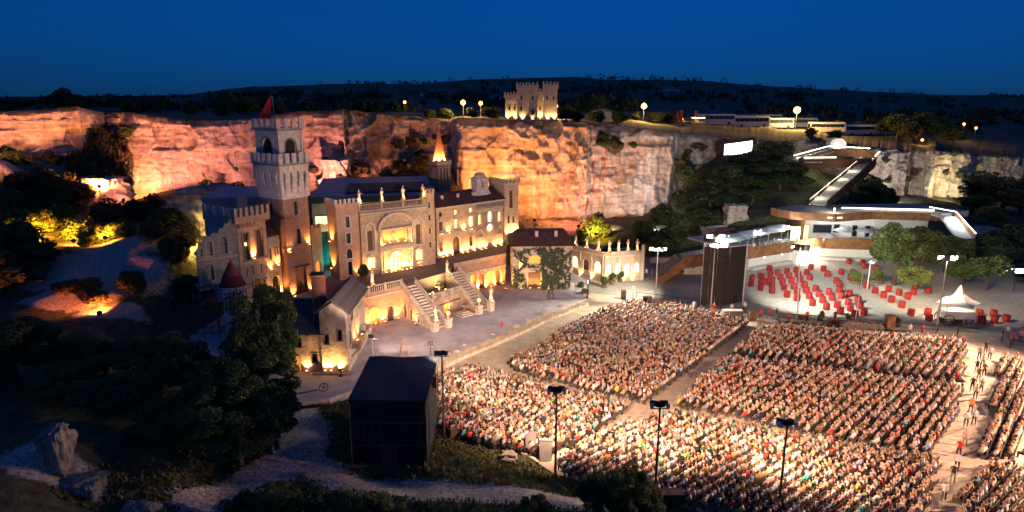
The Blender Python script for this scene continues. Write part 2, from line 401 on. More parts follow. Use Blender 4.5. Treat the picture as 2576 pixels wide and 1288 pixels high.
# land above the cliffs, out to the horizon hills
RID = [(-300,252),(0,250),(200,246),(450,240),(560,228),(640,219),(800,216),(930,212),(1050,213),(1120,206),(1280,199),(1450,196),(1540,204),(1660,203),(1780,206),(1900,216),(2050,225),(2200,233),(2330,238),(2800,243)]
ridge = np.interp(CU, [r[0] for r in RID], [r[1] for r in RID])
rows = 90
X = np.zeros((rows, len(CU))); Y = X.copy(); Z = X.copy()
for i in range(len(CU)):
    x0, y0, z0 = TOP[i]; k = x0/y0; u = CU[i]
    YR = 1300.0
    zr = DY(u, ridge[i], YR).z
    zmid = 21 if u < 1500 else 21-(min(u, 2000)-1500)/500*4.2
    for j in range(rows):
        t = j/(rows-1)
        if t < .3: y = y0 + (320-y0)*(t/.3)
        elif t < .85: y = 320 + (YR-320)*((t-.3)/.55)**1.5
        else: y = YR + 6500*((t-.85)/.15)**2
        # rise from cliff top to a field level, then up to the hill line
        a = min(1, max(0, (y-y0)/70)); base = z0*(1-a)+max(zmid, min(z0, zmid+3))*a
        b_ = min(1, max(0, (y-300)/(YR-300))); b_ = b_*b_*(3-2*b_)
        z = base*(1-b_) + zr*b_
        if y > YR: z = zr-(y-YR)*(.02 if zr > 30 else .002)
        z += noise.noise(Vector((k*y*.03, y*.03, 2)))*.9*min(1, (y-y0)/20) + noise.noise(Vector((k*y*.008, y*.008, 5)))*3*b_
        X[j, i] = k*y; Y[j, i] = y; Z[j, i] = z-.05
GRASS = M('dry_grass', (.05,.05,.025), .95, .45, .08, .5, second=(.15,.13,.08), bscale=1.5)
hills = struct(put(grid_mesh('hills', X, Y, Z, GRASS), 'hills'))
def plat_z(u, y):
    """height of that land on the direction u at distance y"""
    i = int(np.argmin(abs(CU-u))); return float(np.interp(y, PLATY[:, i], PLATZ[:, i]))
PLATY, PLATZ = Y.copy(), Z.copy()

# loose rock masses in front of the cliffs
def rock(name, c, size, seed, label, mat=LIME, flat=.35, rz=0.0, cat='rock'):
    bm = bmesh.new(); bmesh.ops.create_cube(bm, size=1); bmesh.ops.subdivide_edges(bm, edges=bm.edges, cuts=13, use_grid_fill=True)
    for v in bm.verts:
        p = v.co.copy(); p = p.lerp(p.normalized()*.56, .42); q = Vector((p.x*size[0], p.y*size[1], p.z*size[2]))
        nn = p.normalized(); n = noise.noise(p*2.2+Vector((seed, 0, 0)))*.34 + noise.noise(p*5.5+Vector((0, seed, 0)))*.16 + noise.noise(p*13+Vector((0, 0, seed)))*.07 + (noise.cell(p*3.1+Vector((seed,seed,0)))-.5)*.14
        st = (q.z*.7+seed) % 1 * .06
        v.co = Vector((q.x*(1+n-st), q.y*(1+n-st), q.z*(1+n*flat)))
    me = bpy.data.meshes.new(name); bm.to_mesh(me); bm.free(); me.materials.append(mat)
    o = put(me, name, None, c, rz); tag(o, label, cat); return o
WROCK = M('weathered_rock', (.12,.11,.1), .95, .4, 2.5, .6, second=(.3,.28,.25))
p = DY(252,478,124); rock('rock_shelf', (p.x, p.y, p.z-1.0), (10.5,9,7.5), 2.2, 'cut limestone shelf glowing pink below the vegetated gully at left')
p = DY(535,560,110); rock('rock_block', (p.x, p.y, p.z-.5), (12,7,13), 5.1, 'yellow lit limestone face just left of the battlemented hall')
p = DY(400,522,126); rock('rock_block', (p.x, p.y, p.z-1), (9,6,5), 8.4, 'layered pink limestone step between the shelf and the yellow face')
p = DY(850,418,140); rock('rock_block', (p.x, p.y, p.z-2), (6,6,8), 3.3, 'rounded dark limestone boulder behind the grey hall roof')
p = DY(1410,565,135); rock('rock_block', (p.x, p.y, p.z-3), (9,5,8), 6.6, 'grey boulder pile at the foot of the orange lit bastion')
p = DY(1900,560,136); rock('rock_block', (p.x, p.y, p.z-1.5), (9,5,6.5), 1.4, 'pale limestone outcrop above the umbrella terrace')
p = DY(1840,575,131); rock('rock_block', (p.x-2, p.y, p.z-2), (8,4,5), 4.4, 'low pale limestone outcrop left of the umbrella terrace')
p = DY(1850,545,133); rock('rock_block', (p.x, p.y, p.z), (4.6,4,5.5), 9.4, 'upright limestone knob under the slope trees')
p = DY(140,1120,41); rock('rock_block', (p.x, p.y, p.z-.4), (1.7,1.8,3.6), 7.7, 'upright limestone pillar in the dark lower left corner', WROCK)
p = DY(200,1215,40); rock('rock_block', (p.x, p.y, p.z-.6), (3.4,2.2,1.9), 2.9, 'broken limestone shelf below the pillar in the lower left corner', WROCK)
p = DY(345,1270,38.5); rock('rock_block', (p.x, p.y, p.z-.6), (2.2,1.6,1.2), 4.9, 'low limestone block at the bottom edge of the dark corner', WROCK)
p = DY(1280,1145,50.4); rock('rock_block', (p.x, p.y, p.z-.1), (1.3,.9,.8), 1.9, 'small boulder in the grass below the near seating block')
p = DY(2475,590,140); rock('rock_block', (p.x, p.y, p.z-2), (8,6,7), 3.9, 'dim limestone outcrop at the lower end of the lit ramp')

p = DY(2062,440,178); rock('rock_block', (p.x, p.y, p.z-1), (17,6,9), 2.6, 'warm lit rock face under the zigzag ramp')
p = DY(2030,372,176); rock('rock_block', (p.x, p.y+6, p.z-1.5), (9,5,5), 5.6, 'pale rock ledge left of the arched portal')
# paved floors
def flat_sheet(name, poly, z, mat, t=0.05):
    return struct(MB().zprism([(p[0], p[1]) for p in poly], z-t, z).build(name, mat))
PLAZA = M('plaza_gravel', (.30,.29,.25), .9, .12, 1.5, .25, second=(.4,.385,.33), bscale=12)
SAND = M('audience_sand', (.46,.37,.27), .95, .15, .8, .3, second=(.58,.48,.36), bscale=8)
plaza_poly = [(20.5,97),(34,89),(58,83.5),(64,78),(108,60),(112,118),(66,126),(48,122.5),(28,124),(22,121),(12,118),(11,100)]
flat_sheet('plaza', plaza_poly, .03, PLAZA)
aud_poly = [(-12,70),(-8.3,57.2),(-3.4,53.4),(1.2,51.6),(3.4,48.6),(12,44.6),(20,40),(40,35),(75,35),(107.5,60),(63.8,77.9),(57.8,83.4),(33.9,88.9),(20.4,96.9),(10.9,99.9),(10.5,96)]
flat_sheet('audience_floor', aud_poly, .02, SAND)
STAGE = M('stage_boards', (.47,.43,.46), .75, .2, .5, .1, second=(.58,.54,.57), bscale=5)
fr = [G(u, v, .9) for u, v in ((1472,752),(1370,790),(1270,836),(1160,880),(1066,924),(980,952),(896,978),(830,1002),(760,1012),(700,1005))]
stage_poly = [(p.x, p.y) for p in fr] + [(-30,66),(-40,78),(-38,98),(-22,113),(9,113),(12,103)]
struct(MB().zprism(stage_poly, .0, .9).build('stage_floor', STAGE))
# the low plastered wall along the stage front
PLAST = M('pale_plaster', (.5,.42,.3), .9, .25, 1.4, .3, second=(.62,.54,.42))
b = MB()
edge = [Vector((p.x, p.y, 0)) for p in fr[:6]]
for k in range(len(edge)-1):
    for q in range(6):
        a = edge[k].lerp(edge[k+1], q/6); c = edge[k].lerp(edge[k+1], (q+1)/6); d = (c-a).normalized(); nrm = Vector((-d.y, d.x, 0))
        if nrm.y > 0: nrm = -nrm
        h = .98
        i0, i1 = a+nrm*.06, c+nrm*.06; o0, o1 = a+nrm*.62, c+nrm*.62; w0, w1 = a+nrm*.75, c+nrm*.75
        b.add([i0, i1, o1, o0, i0+Vector((0,0,h)), i1+Vector((0,0,h)), o1+Vector((0,0,h)), o0+Vector((0,0,h))], [(0,1,2,3),(4,5,6,7),(0,1,5,4),(3,2,6,7)])
        b.add([o0, o1, o1+Vector((0,0,h)), o0+Vector((0,0,h))], [(0,1,2,3)])
        b.add([w0, w1, o1+Vector((0,0,.35)), o0+Vector((0,0,.35))], [(0,1,2,3)])
sw = tag(b.build('stage_wall', PLAST), 'low curved plaster wall along the front edge of the stage', 'wall')
# ------------------------------------------------------------------ lamps used on the set
HOUSE = M('lamp_black', (.02,.02,.022), .5, .2, 5)
def uplight(loc, power, label, color=(1,.39,.09), aim=(0,0,1), angle=110, group=None, size=.16, lens='warm', cat='uplight', glow=10, blend=.8):
    """a small flood on the ground or on a bracket: housing, lens, lamp"""
    t = thing('uplight', label, cat, loc, 0, group)
    d = Vector(aim).normalized(); q = d.to_track_quat('Z', 'Y').to_euler()
    if lens not in UPM:
        e = EM('lens_'+lens, color, glow)
        UPM[lens] = (MB().lathe(0,0,[(size*.7,-.16),(size,-.12),(size,.0)],8).mesh('housing', HOUSE),
                     MB().lathe(0,0,[(size*.9,.004),(size*.55,.05),(.02,.07)],8).mesh('lens', e))
    h = put(UPM[lens][0], 'housing', t, (0,0,.16)); h.rotation_euler = q
    l = put(UPM[lens][1], 'lens', t, (0,0,.16)); l.rotation_euler = q
    ld = bpy.data.lights.new('uplight_lamp', 'SPOT'); ld.energy = power*UPK; ld.color = color
    ld.spot_size = R(angle); ld.spot_blend = blend; ld.shadow_soft_size = .12
    lo = bpy.data.objects.new('uplight_lamp', ld); C.objects.link(lo); lo.parent = t
    lo.location = Vector((0,0,.16))+d*.12; lo.rotation_euler = (-d).to_track_quat('Z', 'Y').to_euler()
    return t
UPM = {}
UPK = 2.8
def fline(e, pts, power, what, **k):
    """floods along a facade given in its own coordinates"""
    m = Matrix.LocRotScale(e.location, e.rotation_euler, None); n = len(pts)
    for i, p in enumerate(pts):
        aim = k.get('aim', (0, .35, 1)); a = (m.to_3x3() @ Vector(aim))
        kk = dict(k); kk['aim'] = a
        lab = ('small warm uplight %s' % what) if n == 1 else ('small warm uplight %s, %s from left' % (what, nth(i)))
        uplight(m @ Vector((p[0], p[1] if p[1] > 0 else p[1]*.72, p[2])), power, lab, **kk)
def V3(p): return Vector(p[:3])

# ------------------------------------------------------------------ materials of the set
CREAM = BRICK('cream_render', (.58,.45,.32), (.68,.55,.41), (.42,.32,.23), 1.3)
WHITE = BRICK('white_render', (.62,.6,.6), (.72,.7,.7), (.45,.43,.43), 1.3)
GREENW = BRICK('faded_green_render', (.33,.37,.3), (.45,.46,.38), (.26,.28,.22), 1.3)
OCHRE = M('ochre_render', (.42,.3,.2), .9, .18, .8, .2, second=(.52,.39,.27), obj=True)
ROSE = M('rose_render', (.42,.27,.2), .9, .16, .8, .2, second=(.5,.34,.26), obj=True)
TRIM = M('stone_trim', (.5,.44,.36), .85, .12, 2, .1, second=(.6,.53,.44), obj=True)
DARKTRIM = M('grey_trim', (.22,.2,.2), .85, .15, 2, obj=True)
PANE = M('dark_pane', (.015,.015,.018), .25, .3, 2)
SHUT = M('brown_boards', (.13,.07,.04), .7, .35, 3, .2)
LIT = EM('lit_window', (1,.6,.2), 1.8)
LITW = EM('lit_window_bright', (1,.72,.34), 2.6)
LITO = EM('lit_window_orange', (1,.36,.07), .6)
ROOF = M('dark_red_roof', (.085,.035,.035), .85, .25, 1.5, .3, second=(.13,.06,.055), obj=True)
REDR = M('red_cone_roof', (.2,.05,.045), .85, .2, 2, obj=True)
BRK = BRICK('tower_brick', (.3,.15,.11), (.4,.22,.16), (.36,.3,.25), 2.2)
BRKO = BRICK('orange_brick', (.42,.22,.13), (.48,.28,.17), (.42,.33,.25), 2.2)
PATT = BRICK('pattern_brick', (.36,.29,.26), (.46,.37,.31), (.5,.44,.38), 1.6)

def bld(name, label, cat, loc, a): return thing(name, label, cat, loc, R(a))
def body(e, w, d, h, holes, mat, name='front_wall', t=.35, side=None, sideholes=(), back=True, z0=0.0, top=True):
    """four walls: a front with openings, a left side with openings, right, back and a flat top"""
    f = MB().wall(rect(0, w, z0, h), holes, 0, t).build(name, mat, e)
    b = MB(); b.box(w-t, w, t, d, z0, h-.002)
    if back: b.box(t, w-t, d-t, d, z0, h-.002)
    b.build('rear_wall', mat, e)
    s = MB().wall([(x, z) for x, z in rect(t, d, z0, h-.001)], sideholes, 0, t)
    s.v = [(y, x, z) for x, y, z in s.v]
    s.build('side_wall', side or mat, e)
    if top: MB().box(t, w-t, t, d-t, h-.35, h-.15).build('flat_roof', DARKTRIM, e)
    return f
def side_window(e, poly, pane, frame, fw=.1):
    f = MB().wall(grow(poly, fw), [poly], -.06, .08, True); f.v = [(y, x, z) for x, y, z in f.v]
    p = MB().prism(poly, .22, .27); p.v = [(y, x, z) for x, y, z in p.v]
    fo = f.build('window', frame, e); p.build('pane', pane, fo)
def band(e, w, d, z0, z1, o, mat, name='string_course'):
    b = MB(); b.box(-o, w+o, -o, 0-.002, z0, z1); b.box(-o, -.002, 0, d, z0, z1); b.box(w+.002, w+o, 0, d, z0, z1)
    return b.build(name, mat, e)
def door(e, x0, x1, z0, z1, mat=SHUT, n=6, y=.2, name='door'):
    root = MB().box(x0, x1, y+.06, y+.1, z0, z1).build(name, mat, e)
    w = (x1-x0)/n; me = MB().box(.012, w-.012, 0, .05, 0, z1-z0).mesh('plank', mat)
    for i in range(n): put(me, 'plank', root, (x0+i*w, y, z0))
    return root

# ---- main tower
a0 = 56
mt = bld('castle_tower', 'tall brick and white battlemented tower with arched lantern and red flag', 'tower', (-29.75,85.8,3.1), a0)
W_, D_ = 4.0, 5.0
w1 = arch(1.75,2.35,7.4,9.2); w2 = arch(1.65,2.25,11.4,12.9); dr = rect(1.1,2.9,0,4.2)
sw2 = arch(2.2,2.9,11.2,12.9)
body(mt, W_, D_, 13.6, [w1, w2, dr], BRK, 'brick_shaft', sideholes=[sw2])
for q in (w1, w2): window(mt, q, PANE, DARKTRIM)
side_window(mt, sw2, PANE, DARKTRIM)
door(mt, 1.1, 2.9, 0, 4.2)
MB().prism([(.8,4.3),(3.3,4.3),(3.3,4.45),(.8,4.45)], -.7, 0).build('door_canopy', DARKTRIM, mt)
band(mt, W_, D_, 7.0, 7.16, .1, DARKTRIM); band(mt, W_, D_, 10.9, 11.05, .1, DARKTRIM)
def flare(e, L, z0, z1, o, n, mat, side=False):
    """corbelled band leaning outwards, cut by tall pointed slots"""
    holes = []
    for i in range(n):
        c = L*(i+.5)/n; hw = L/n*.24
        holes.append([(c, z0+.5),(c+hw*.5, z0+(z1-z0)*.42),(c+hw, z0+(z1-z0)*.66),(c+hw*.75, z0+(z1-z0)*.74),(c, z0+(z1-z0)*.82),(c-hw*.75, z0+(z1-z0)*.74),(c-hw, z0+(z1-z0)*.66),(c-hw*.5, z0+(z1-z0)*.42)])
    k = MB().wall(rect(0, L, z0, z1), holes, 0, .3)
    vs = []
    for x, y, z in k.v:
        t = min(1, max(0, (z-z0)/(z1-z0)))**.8
        xx = x + (x/L*2-1)*o*t; yy = y-o*t
        vs.append((yy, xx, z) if side else (xx, yy, z))
    k.v = vs
    return k
f1 = flare(mt, W_, 13.6, 18.0, .3, 4, WHITE).build('corbel_front', WHITE, mt)
f2 = flare(mt, D_, 13.6, 18.0, .3, 4, WHITE, True).build('corbel_side', WHITE, mt)
MB().box(.32,W_-.32,.32,D_-.32,13.6,18.0).box(W_+.05,W_+.36,-.1,D_,13.7,18.0).build('corbel_core', WHITE, mt)
band(mt, W_+.0, D_, 17.98, 18.2, .46, DARKTRIM, 'parapet_band')
MB().box(-.4,W_+.4,-.4,D_+.4,18.2,18.3).build('gallery_floor', WHITE, mt)
merlons(mt, -.42, W_+.42, -.42, -.12, 18.3, .62, 1.25, .55, WHITE)
merlons(mt, -.42, -.12, .35, D_+.42, 18.3, .62, 1.25, .55, WHITE, 'y')
lz0, lz1 = 18.3, 22.4; o_ = .15
lh = arch(1.15,2.85,lz0+.2,20.5); sh = arch(1.5,3.5,lz0+.2,20.5)
lt = MB().wall(rect(o_, W_-o_, lz0, lz1), [lh], o_, .3); s_ = MB().wall(rect(o_+.3, D_-o_, lz0, lz1-.001), [sh], o_, .3); s_.v = [(y, x, z) for x, y, z in s_.v]
lt.add(s_.v, s_.f); lt.box(W_-o_-.3, W_-o_, o_+.3, D_-o_, lz0, lz1).box(o_+.3, W_-o_-.3, D_-o_-.3, D_-o_, lz0, lz1)
lt.build('lantern', WHITE, mt)
window(mt, lh, PANE, DARKTRIM, .14, o_, .28, name='lantern_arch')
sp_ = MB().wall(grow(sh,.14), [sh], o_-.06, .08); sp_.v = [(y, x, z) for x, y, z in sp_.v]; fo = sp_.build('lantern_arch', DARKTRIM, mt)
pp = MB().prism(sh, o_+.28, o_+.33); pp.v = [(y, x, z) for x, y, z in pp.v]; pp.build('pane', PANE, fo)
for x in (.1, W_-.4): MB().box(x,x+.3,.02,.12,lz0,lz1).build('pilaster', WHITE, mt)
band(mt, W_-.2, D_, 22.4, 22.6, .12, DARKTRIM, 'top_band')
MB().box(-.05,W_+.05,-.05,D_+.05,22.6,22.72).build('top_floor', WHITE, mt)
merlons(mt, -.08, W_+.08, -.08, .2, 22.72, .6, 1.2, .5, WHITE); merlons(mt, -.08, .2, .7, D_, 22.72, .6, 1.2, .5, WHITE, 'y')
MB().tube((1.2,2,22.7),(1.2,2,26.8),.05).build('flag_pole', DARKTRIM, mt)
FLAG = M('red_flag', (.5,.04,.03), .9, .2, 2)
vs = []; fs = []
for i in range(9):
    t = i/8; dx = .1*math.sin(t*7); L0, L1 = .05+.5*t, .3+1.7*t; vs += [(1.2-.56*L0, 2+.83*L0+dx*.5, 26.7-3.0*t), (1.2-.56*L1, 2+.83*L1+dx, 26.6-2.2*t-.5*t*t)]
for i in range(8): fs.append((2*i, 2*i+1, 2*i+3, 2*i+2))
fo = MB().add(vs, fs).build('flag', FLAG, mt); md = fo.modifiers.new('t', 'SOLIDIFY'); md.thickness = .02
fline(mt, [(.35,-.35,6.4),(3.6,-.35,6.9)], 260, 'on the brick tower shaft', angle=95)
fline(mt, [(.5,-.5,.35),(3.5,-.5,.35)], 260, 'at the foot of the brick tower', angle=95)

# ---- gate link
gl = bld('gate_house', 'narrow cream gate house with dark arch between hall and brick tower', 'house', (-31.65,84.35,3.6), a0)
ga = arch(.18,1.28,0,2.6); gw = [rect(.15,.42,5.5,6.9), rect(.85,1.1,5.8,7.0), rect(1.3,1.52,5.9,7.1)]
body(gl, 1.75, 4.5, 8.6, [ga]+gw, CREAM)
window(gl, ga, PANE, TRIM, .1, 0, .32, name='gate_arch')
for q in gw: window(gl, q, PANE, TRIM, .04)
band(gl, 1.75, .2, 7.4, 7.9, .06, GREENW, 'frieze')
MB().add([(-.1,-.2,8.6),(1.85,-.2,8.6),(1.85,4.5,11.0),(-.1,4.5,11.0),(-.1,-.2,8.45),(1.85,-.2,8.45),(1.85,4.5,10.8),(-.1,4.5,10.8)],[(0,1,2,3),(4,7,6,5),(0,4,5,1),(1,5,6,2),(2,6,7,3),(3,7,4,0)]).build('roof', ROOF, gl)
fline(gl, [(.12,-.3,4.0),(1.25,-.35,4.35)], 200, 'on the cream gate house wall', angle=95)
fline(gl, [(1.5,-.45,.3)], 220, 'at the foot of the gate house')

# ---- battlemented hall
hl = bld('battlemented_hall', 'cream battlemented hall with two tall framed windows beside the gate house', 'hall', (-34.0,80.85,3.6), a0)
W_, D_ = 4.15, 6.4
tw = [rect(.75,1.5,6.1,9.5), rect(2.55,3.45,6.2,9.6)]; sl = [rect(x, x+.12, 4.0, 5.2) for x in (.8,1.7,2.9,3.7)]
gd = rect(1.7,3.5,0,3.0)
body(hl, W_, D_, 10.9, tw+sl+[gd], CREAM, side=WHITE)
window(hl, tw[0], PANE, DARKTRIM, .2, proud=.09); window(hl, tw[1], SHUT, DARKTRIM, .2, proud=.09)
for q in sl: window(hl, q, PANE, CREAM, .03, proud=.02)
door(hl, 1.7, 3.5, 0, 3.0, n=5, name='garage_door'); MB().box(1.5,3.7,-.15,0,3.05,3.25).build('lintel', DARKTRIM, hl)
band(hl, W_, D_, 5.7, 5.85, .06, TRIM)
k = MB()
for i in range(9): x = .15+i*(W_-.3)/9; k.prism([(x,10.3),(x+.2,10.3),(x+.2,10.9),(x,10.9)], -.4, 0)
k.build('corbels', CREAM, hl)
k = MB()
for i in range(12): y = .3+i*(D_-.5)/12; k.box(-.4, -.001, y, y+.22, 10.3, 10.9)
k.build('corbels', WHITE, hl)
MB().box(-.42,W_+.42,-.42,D_,10.9,11.7).build('parapet', CREAM, hl)
merlons(hl, -.42, W_+.42, -.42, -.1, 11.7, .42, 1.15, .4, CREAM); merlons(hl, -.42, -.1, .2, D_, 11.7, .5, 1.15, .45, WHITE, 'y')
fline(hl, [(1.95,-.4,5.95)], 420, 'between the tall windows of the battlemented hall', angle=80)
fline(hl, [(4.0,-.5,.3)], 200, 'at the right foot of the battlemented hall')
MB().tube((1.1,.4,7.2),(1.1,.4,8.5),.03).build('lamp_rod', HOUSE, hl)
MB().lathe(1.1,.12,[(.05,7.9),(.13,8.0),(.13,8.25),(.05,8.35)],8).build('hanging_lamp', LITW, hl)

# ---- ruined facade on scaffolding
rf = bld('ruined_facade', 'broken pale green facade with blind arches and jagged top at far left', 'facade', (-37.85,77.8,7.4), 38)
oa = [arch(.75,1.75,.5,2.1), arch(2.75,3.75,.5,2.1), arch(.25,.75,3.6,4.4), arch(1.1,1.85,3.6,5.0), arch(2.6,3.6,3.6,5.3)]
out = [(0,0),(4.8,0),(4.8,7.9),(4.2,7.9),(3.9,7.2),(3.55,7.4),(3.3,6.7),(2.9,6.8),(2.6,6.2),(2.0,6.3),(1.7,5.9),(1.2,6.1),(.9,5.3),(.45,5.4),(.2,4.6),(0,4.4)]
MB().wall(out, oa, 0, .3).build('front_wall', GREENW, rf)
for q in oa: window(rf, q, GREENW, TRIM, .11, 0, .2, name='blind_arch')
MB().box(-.1,4.78,-.12,-.003,3.1,3.3).build('cornice', TRIM, rf)
MB().box(-.3,4.75,-1.3,1.6,-.25,-.02).build('platform', DARKTRIM, rf)
MB().box(0,4.7,.32,.5,.1,3.5).build('backing', DARKTRIM, rf)
SCAF = M('scaffold_steel', (.12,.12,.13), .5, .2, 3, metal=.6)
k = MB()
for i in range(7):
    for j in range(3):
        x = -43+i*1.75; y = 77.2+j*2.2-(i-3)*-.35
        k.tube((x,y,zg(x,y)-.1),(x,y,7.0 if i > 2 else 3+i*1.6),.06,5)
for i in range(6):
    for z in (1.6,3.4,5.2,6.9):
        if z > 3.2+i*1.4: continue
        for j in range(3):
            x = -43+i*1.75; y = 77.2+j*2.2+(i-3)*.35
            k.tube((x,y,z),(x+1.75,y+.35,z),.045,5)
        if (i+int(z)) % 2: k.tube((x,77.2+(i-3)*.35,z-1.6),(x+1.75,77.2+(i-2)*.35,z),.045,5)
        k.tube((x,77.2+(i-3)*.35,z),(x,81.6+(i-3)*.35,z),.045,5)
tag(k.build('scaffolding', SCAF), 'dark steel scaffolding carrying the ruined facade', 'scaffolding')
# ---- little turret
p = DY(590,760,76.5)
tt = thing('small_turret', 'stubby spotted white turret with red cone roof before the ruined facade', 'turret', (p.x,p.y,.9))
SPOT = M('spotted_render', (.08,.07,.07), .9, .3, 1, second=(.55,.53,.5)); 
nt = SPOT.node_tree; rp = [n for n in nt.nodes if n.type == 'VALTORGB'][0]; rp.color_ramp.elements[0].position = .34; rp.color_ramp.elements[1].position = .42
[n for n in nt.nodes if n.type == 'TEX_NOISE'][0].inputs['Scale'].default_value = 2.6
MB().lathe(0,0,[(1.35,0),(1.25,3),(1.25,7.2)],16).build('drum', SPOT, tt, True)
MB().lathe(0,0,[(1.5,7.05),(1.0,8.3),(.03,10.1)],16).build('cone_roof', REDR, tt, True)
lpm = MB().box(-.09,.09,-.09,.09,0,.25).mesh('loophole', PANE)
for z in (2.5,4.2,5.6):
    for a in (-110,-75,-45): put(lpm, 'loophole', tt, (1.27*math.cos(R(a)), 1.27*math.sin(R(a)), z))

# ---- terrace under the palace
TZ = 5.2
TERR = M('terrace_paving', (.3,.25,.23), .85, .15, 1.2, .1)
ARC = M('arcade_render', (.42,.27,.18), .9, .2, .8, .2, second=(.5,.34,.24))
tp = [(-20.6,80.5),(-14.85,85.75),(-9.4,92.6),(-8.9,95.9),(-1.35,102.4),(-.8,111),(-12,116),(-27,104),(-29.5,91),(-25,88),(-21.5,84)]
struct(MB().zprism(tp, .92, TZ).build('terrace', TERR))
up = [G(u, v, 3.6) for u, v in ((600,790),(690,800),(735,775),(850,755),(905,735),(885,690),(800,690),(735,720),(640,745))]
struct(MB().zprism([(-37,82),(-33.5,77.5),(-27.5,75.5),(-21.2,79.6),(-21.9,84.2),(-25.3,88.3),(-29.8,91.5),(-33,94)], .92, 3.6).build('upper_yard', M('yard_paving', (.36,.31,.31), .85, .12, .8, .1)))
def edge_facade(name, label, p0, p1, h, archs, mat, z=.9, n_y=0, extra=None):
    a = math.degrees(math.atan2(p1[1]-p0[1], p1[0]-p0[0])); L = math.hypot(p1[0]-p0[0], p1[1]-p0[1])
    nx, ny = math.sin(R(a)), -math.cos(R(a))
    e = bld(name, label, 'wall', (p0[0]+nx*.5, p0[1]+ny*.5, z), a)
    MB().wall(rect(0, L, .0, h), archs, 0, .42).build('facing', mat, e)
    return e, L
ar = [arch(2.6,3.9,0,1.6), arch(.9,1.7,0,1.5), arch(5.2,6.2,0,1.5)]
ea, L = edge_facade('arcade_wall', 'orange lit retaining wall with arches under the palace balustrade', (-20.6,80.5), (-14.85,85.75), TZ-.9, ar, ARC)
window(ea, ar[0], LITO, TRIM, .14, 0, .36, name='arch'); 
for q in ar[1:]: window(ea, q, SHUT, TRIM, .1, 0, .36, name='arch')
MB().box(-.05,L,-.18,-.002,TZ-1.45,TZ-1.25).build('cornice', TRIM, ea)
balustrade(ea, .1, L-.1, .2, TZ-.9, .95, TRIM)
k = MB().lathe(0,0,[(.5,0),(.55,.03),(.5,.08)],16); k.v = [(x+2.0, -.02-z, 2.2+y) for x, y, z in k.v]; k.build('medallion', M('medallion', (.2,.13,.12), .8, .5, 3, second=(.5,.42,.4)), ea)
fline(ea, [(.6,-.55,.05),(2.3,-.6,.05),(3.2,-.5,.05),(4.5,-.6,.05),(6.6,-.6,.05)], 300, 'under the palace balustrade', color=(1,.33,.05), lens='amber', angle=120)
ar2 = [arch(.3,1.2,0,1.7), arch(2.9,4.0,0,2.0), arch(4.6,5.6,0,2.0), arch(6.2,7.3,0,2.0), arch(7.9,8.9,0,2.0), arch(1.6,2.4,0,1.8)]
eb, L2 = edge_facade('arcade_wall', 'long orange lit arcade wall below the glowing town houses', (-8.9,95.9), (-1.35,102.4), TZ-.9, ar2, ARC)
for i, q in enumerate(ar2): window(eb, q, PANE if i in (0,) else (LITO if i % 2 else SHUT), TRIM, .1, 0, .36, name='arch')
MB().box(0,L2,-.2,-.002,2.85,3.05).build('cornice', TRIM, eb)
MB().box(0,L2,-.1,.3,TZ-.9,TZ-.3).build('parapet', OCHRE, eb)
for x in (2.65,4.3,5.9,7.6): MB().box(x-.12,x+.12,-.14,-.002,0,2.85).build('pilaster', TRIM, eb)
BAN = M('printed_banner', (.25,.25,.28), .8, .6, 2.5, second=(.6,.6,.62), obj=True)
k = MB().box(2.1,2.75,-.3,-.24,.7,2.9).build('hanging_banner', BAN, eb)
fline(eb, [(1.4,-.6,.05),(2.5,-.6,.05),(4.2,-.6,.05),(5.7,-.6,.05),(6.8,-.6,.05),(7.6,-.6,.05),(9.0,-.6,.05)], 260, 'along the arcade wall below the town houses', color=(1,.35,.06), lens='amber', angle=120)

# ---- grand double stair
ux, uy = math.cos(R(42.4)), math.sin(R(42.4)); ox, oy = math.sin(R(42.4)), -math.cos(R(42.4))
def stair(label, top, run, rise, width, z, n=15):
    """descends outwards (local -y); local x along the wall"""
    e = bld('stone_staircase', label, 'staircase', (top[0], top[1], z), 42.4)
    st = run/n; sh = rise/n
    me = MB().box(0, width, 0, st+.02, 0, sh).mesh('step', TRIM)
    for i in range(n): put(me, 'step', e, (0, -(i+1)*st, rise-(i+1)*sh))
    for s, x in ((0, -.22), (1, width)):
        k = MB(); poly = [(0,0),(0,rise),(-run,.12),(-run,0)]
        vs = [(x, y, q) for y, q in poly]+[(x+.22, y, q) for y, q in poly]
        k.add(vs, [(0,1,2,3),(7,6,5,4),(0,4,5,1),(1,5,6,2),(2,6,7,3),(3,7,4,0)])
        sd = k.build('side_wall', CREAM, e)
        k = MB(); k.tube((x+.11,0,rise+.85),(x+.11,-run,.95),.1,6); k.tube((x+.11,0,rise+.08),(x+.11,-run,.2),.07,6)
        for i in range(22):
            t = (i+.5)/22; k.lathe(x+.11, -run*t, [(.04,rise*(1-t)+.12),(.075,rise*(1-t)+.35),(.045,rise*(1-t)+.8)], 5, False)
        k.build('railing', TRIM, e)
        k = MB(); k.box(x-.28,x+.5,-run-.75,-run-.02,0,1.15); k.box(x-.36,x+.58,-run-.83,-run+.06,1.15,1.27); k.build('pedestal', TRIM, e)
    return e
s1 = stair('left flight of the stone staircase below the palace balustrade', (-14.6,85.35), 6.9, 4.3, 1.9, .9)
for y0, h0 in ((-.6,1.9),(-2.0,1.5),(-3.6,1.0)):
    k = MB().wall(grow(arch(y0-.6,y0,.3,h0),.1), [arch(y0-.6,y0,.3,h0)], -.3, .08); k.v = [(y, x, z) for x, y, z in k.v]; fo = k.build('blind_arch', TRIM, s1)
    k = MB().prism(arch(y0-.6,y0,.3,h0), -.262, -.23); k.v = [(y, x, z) for x, y, z in k.v]; k.build('pane', SHUT, fo)
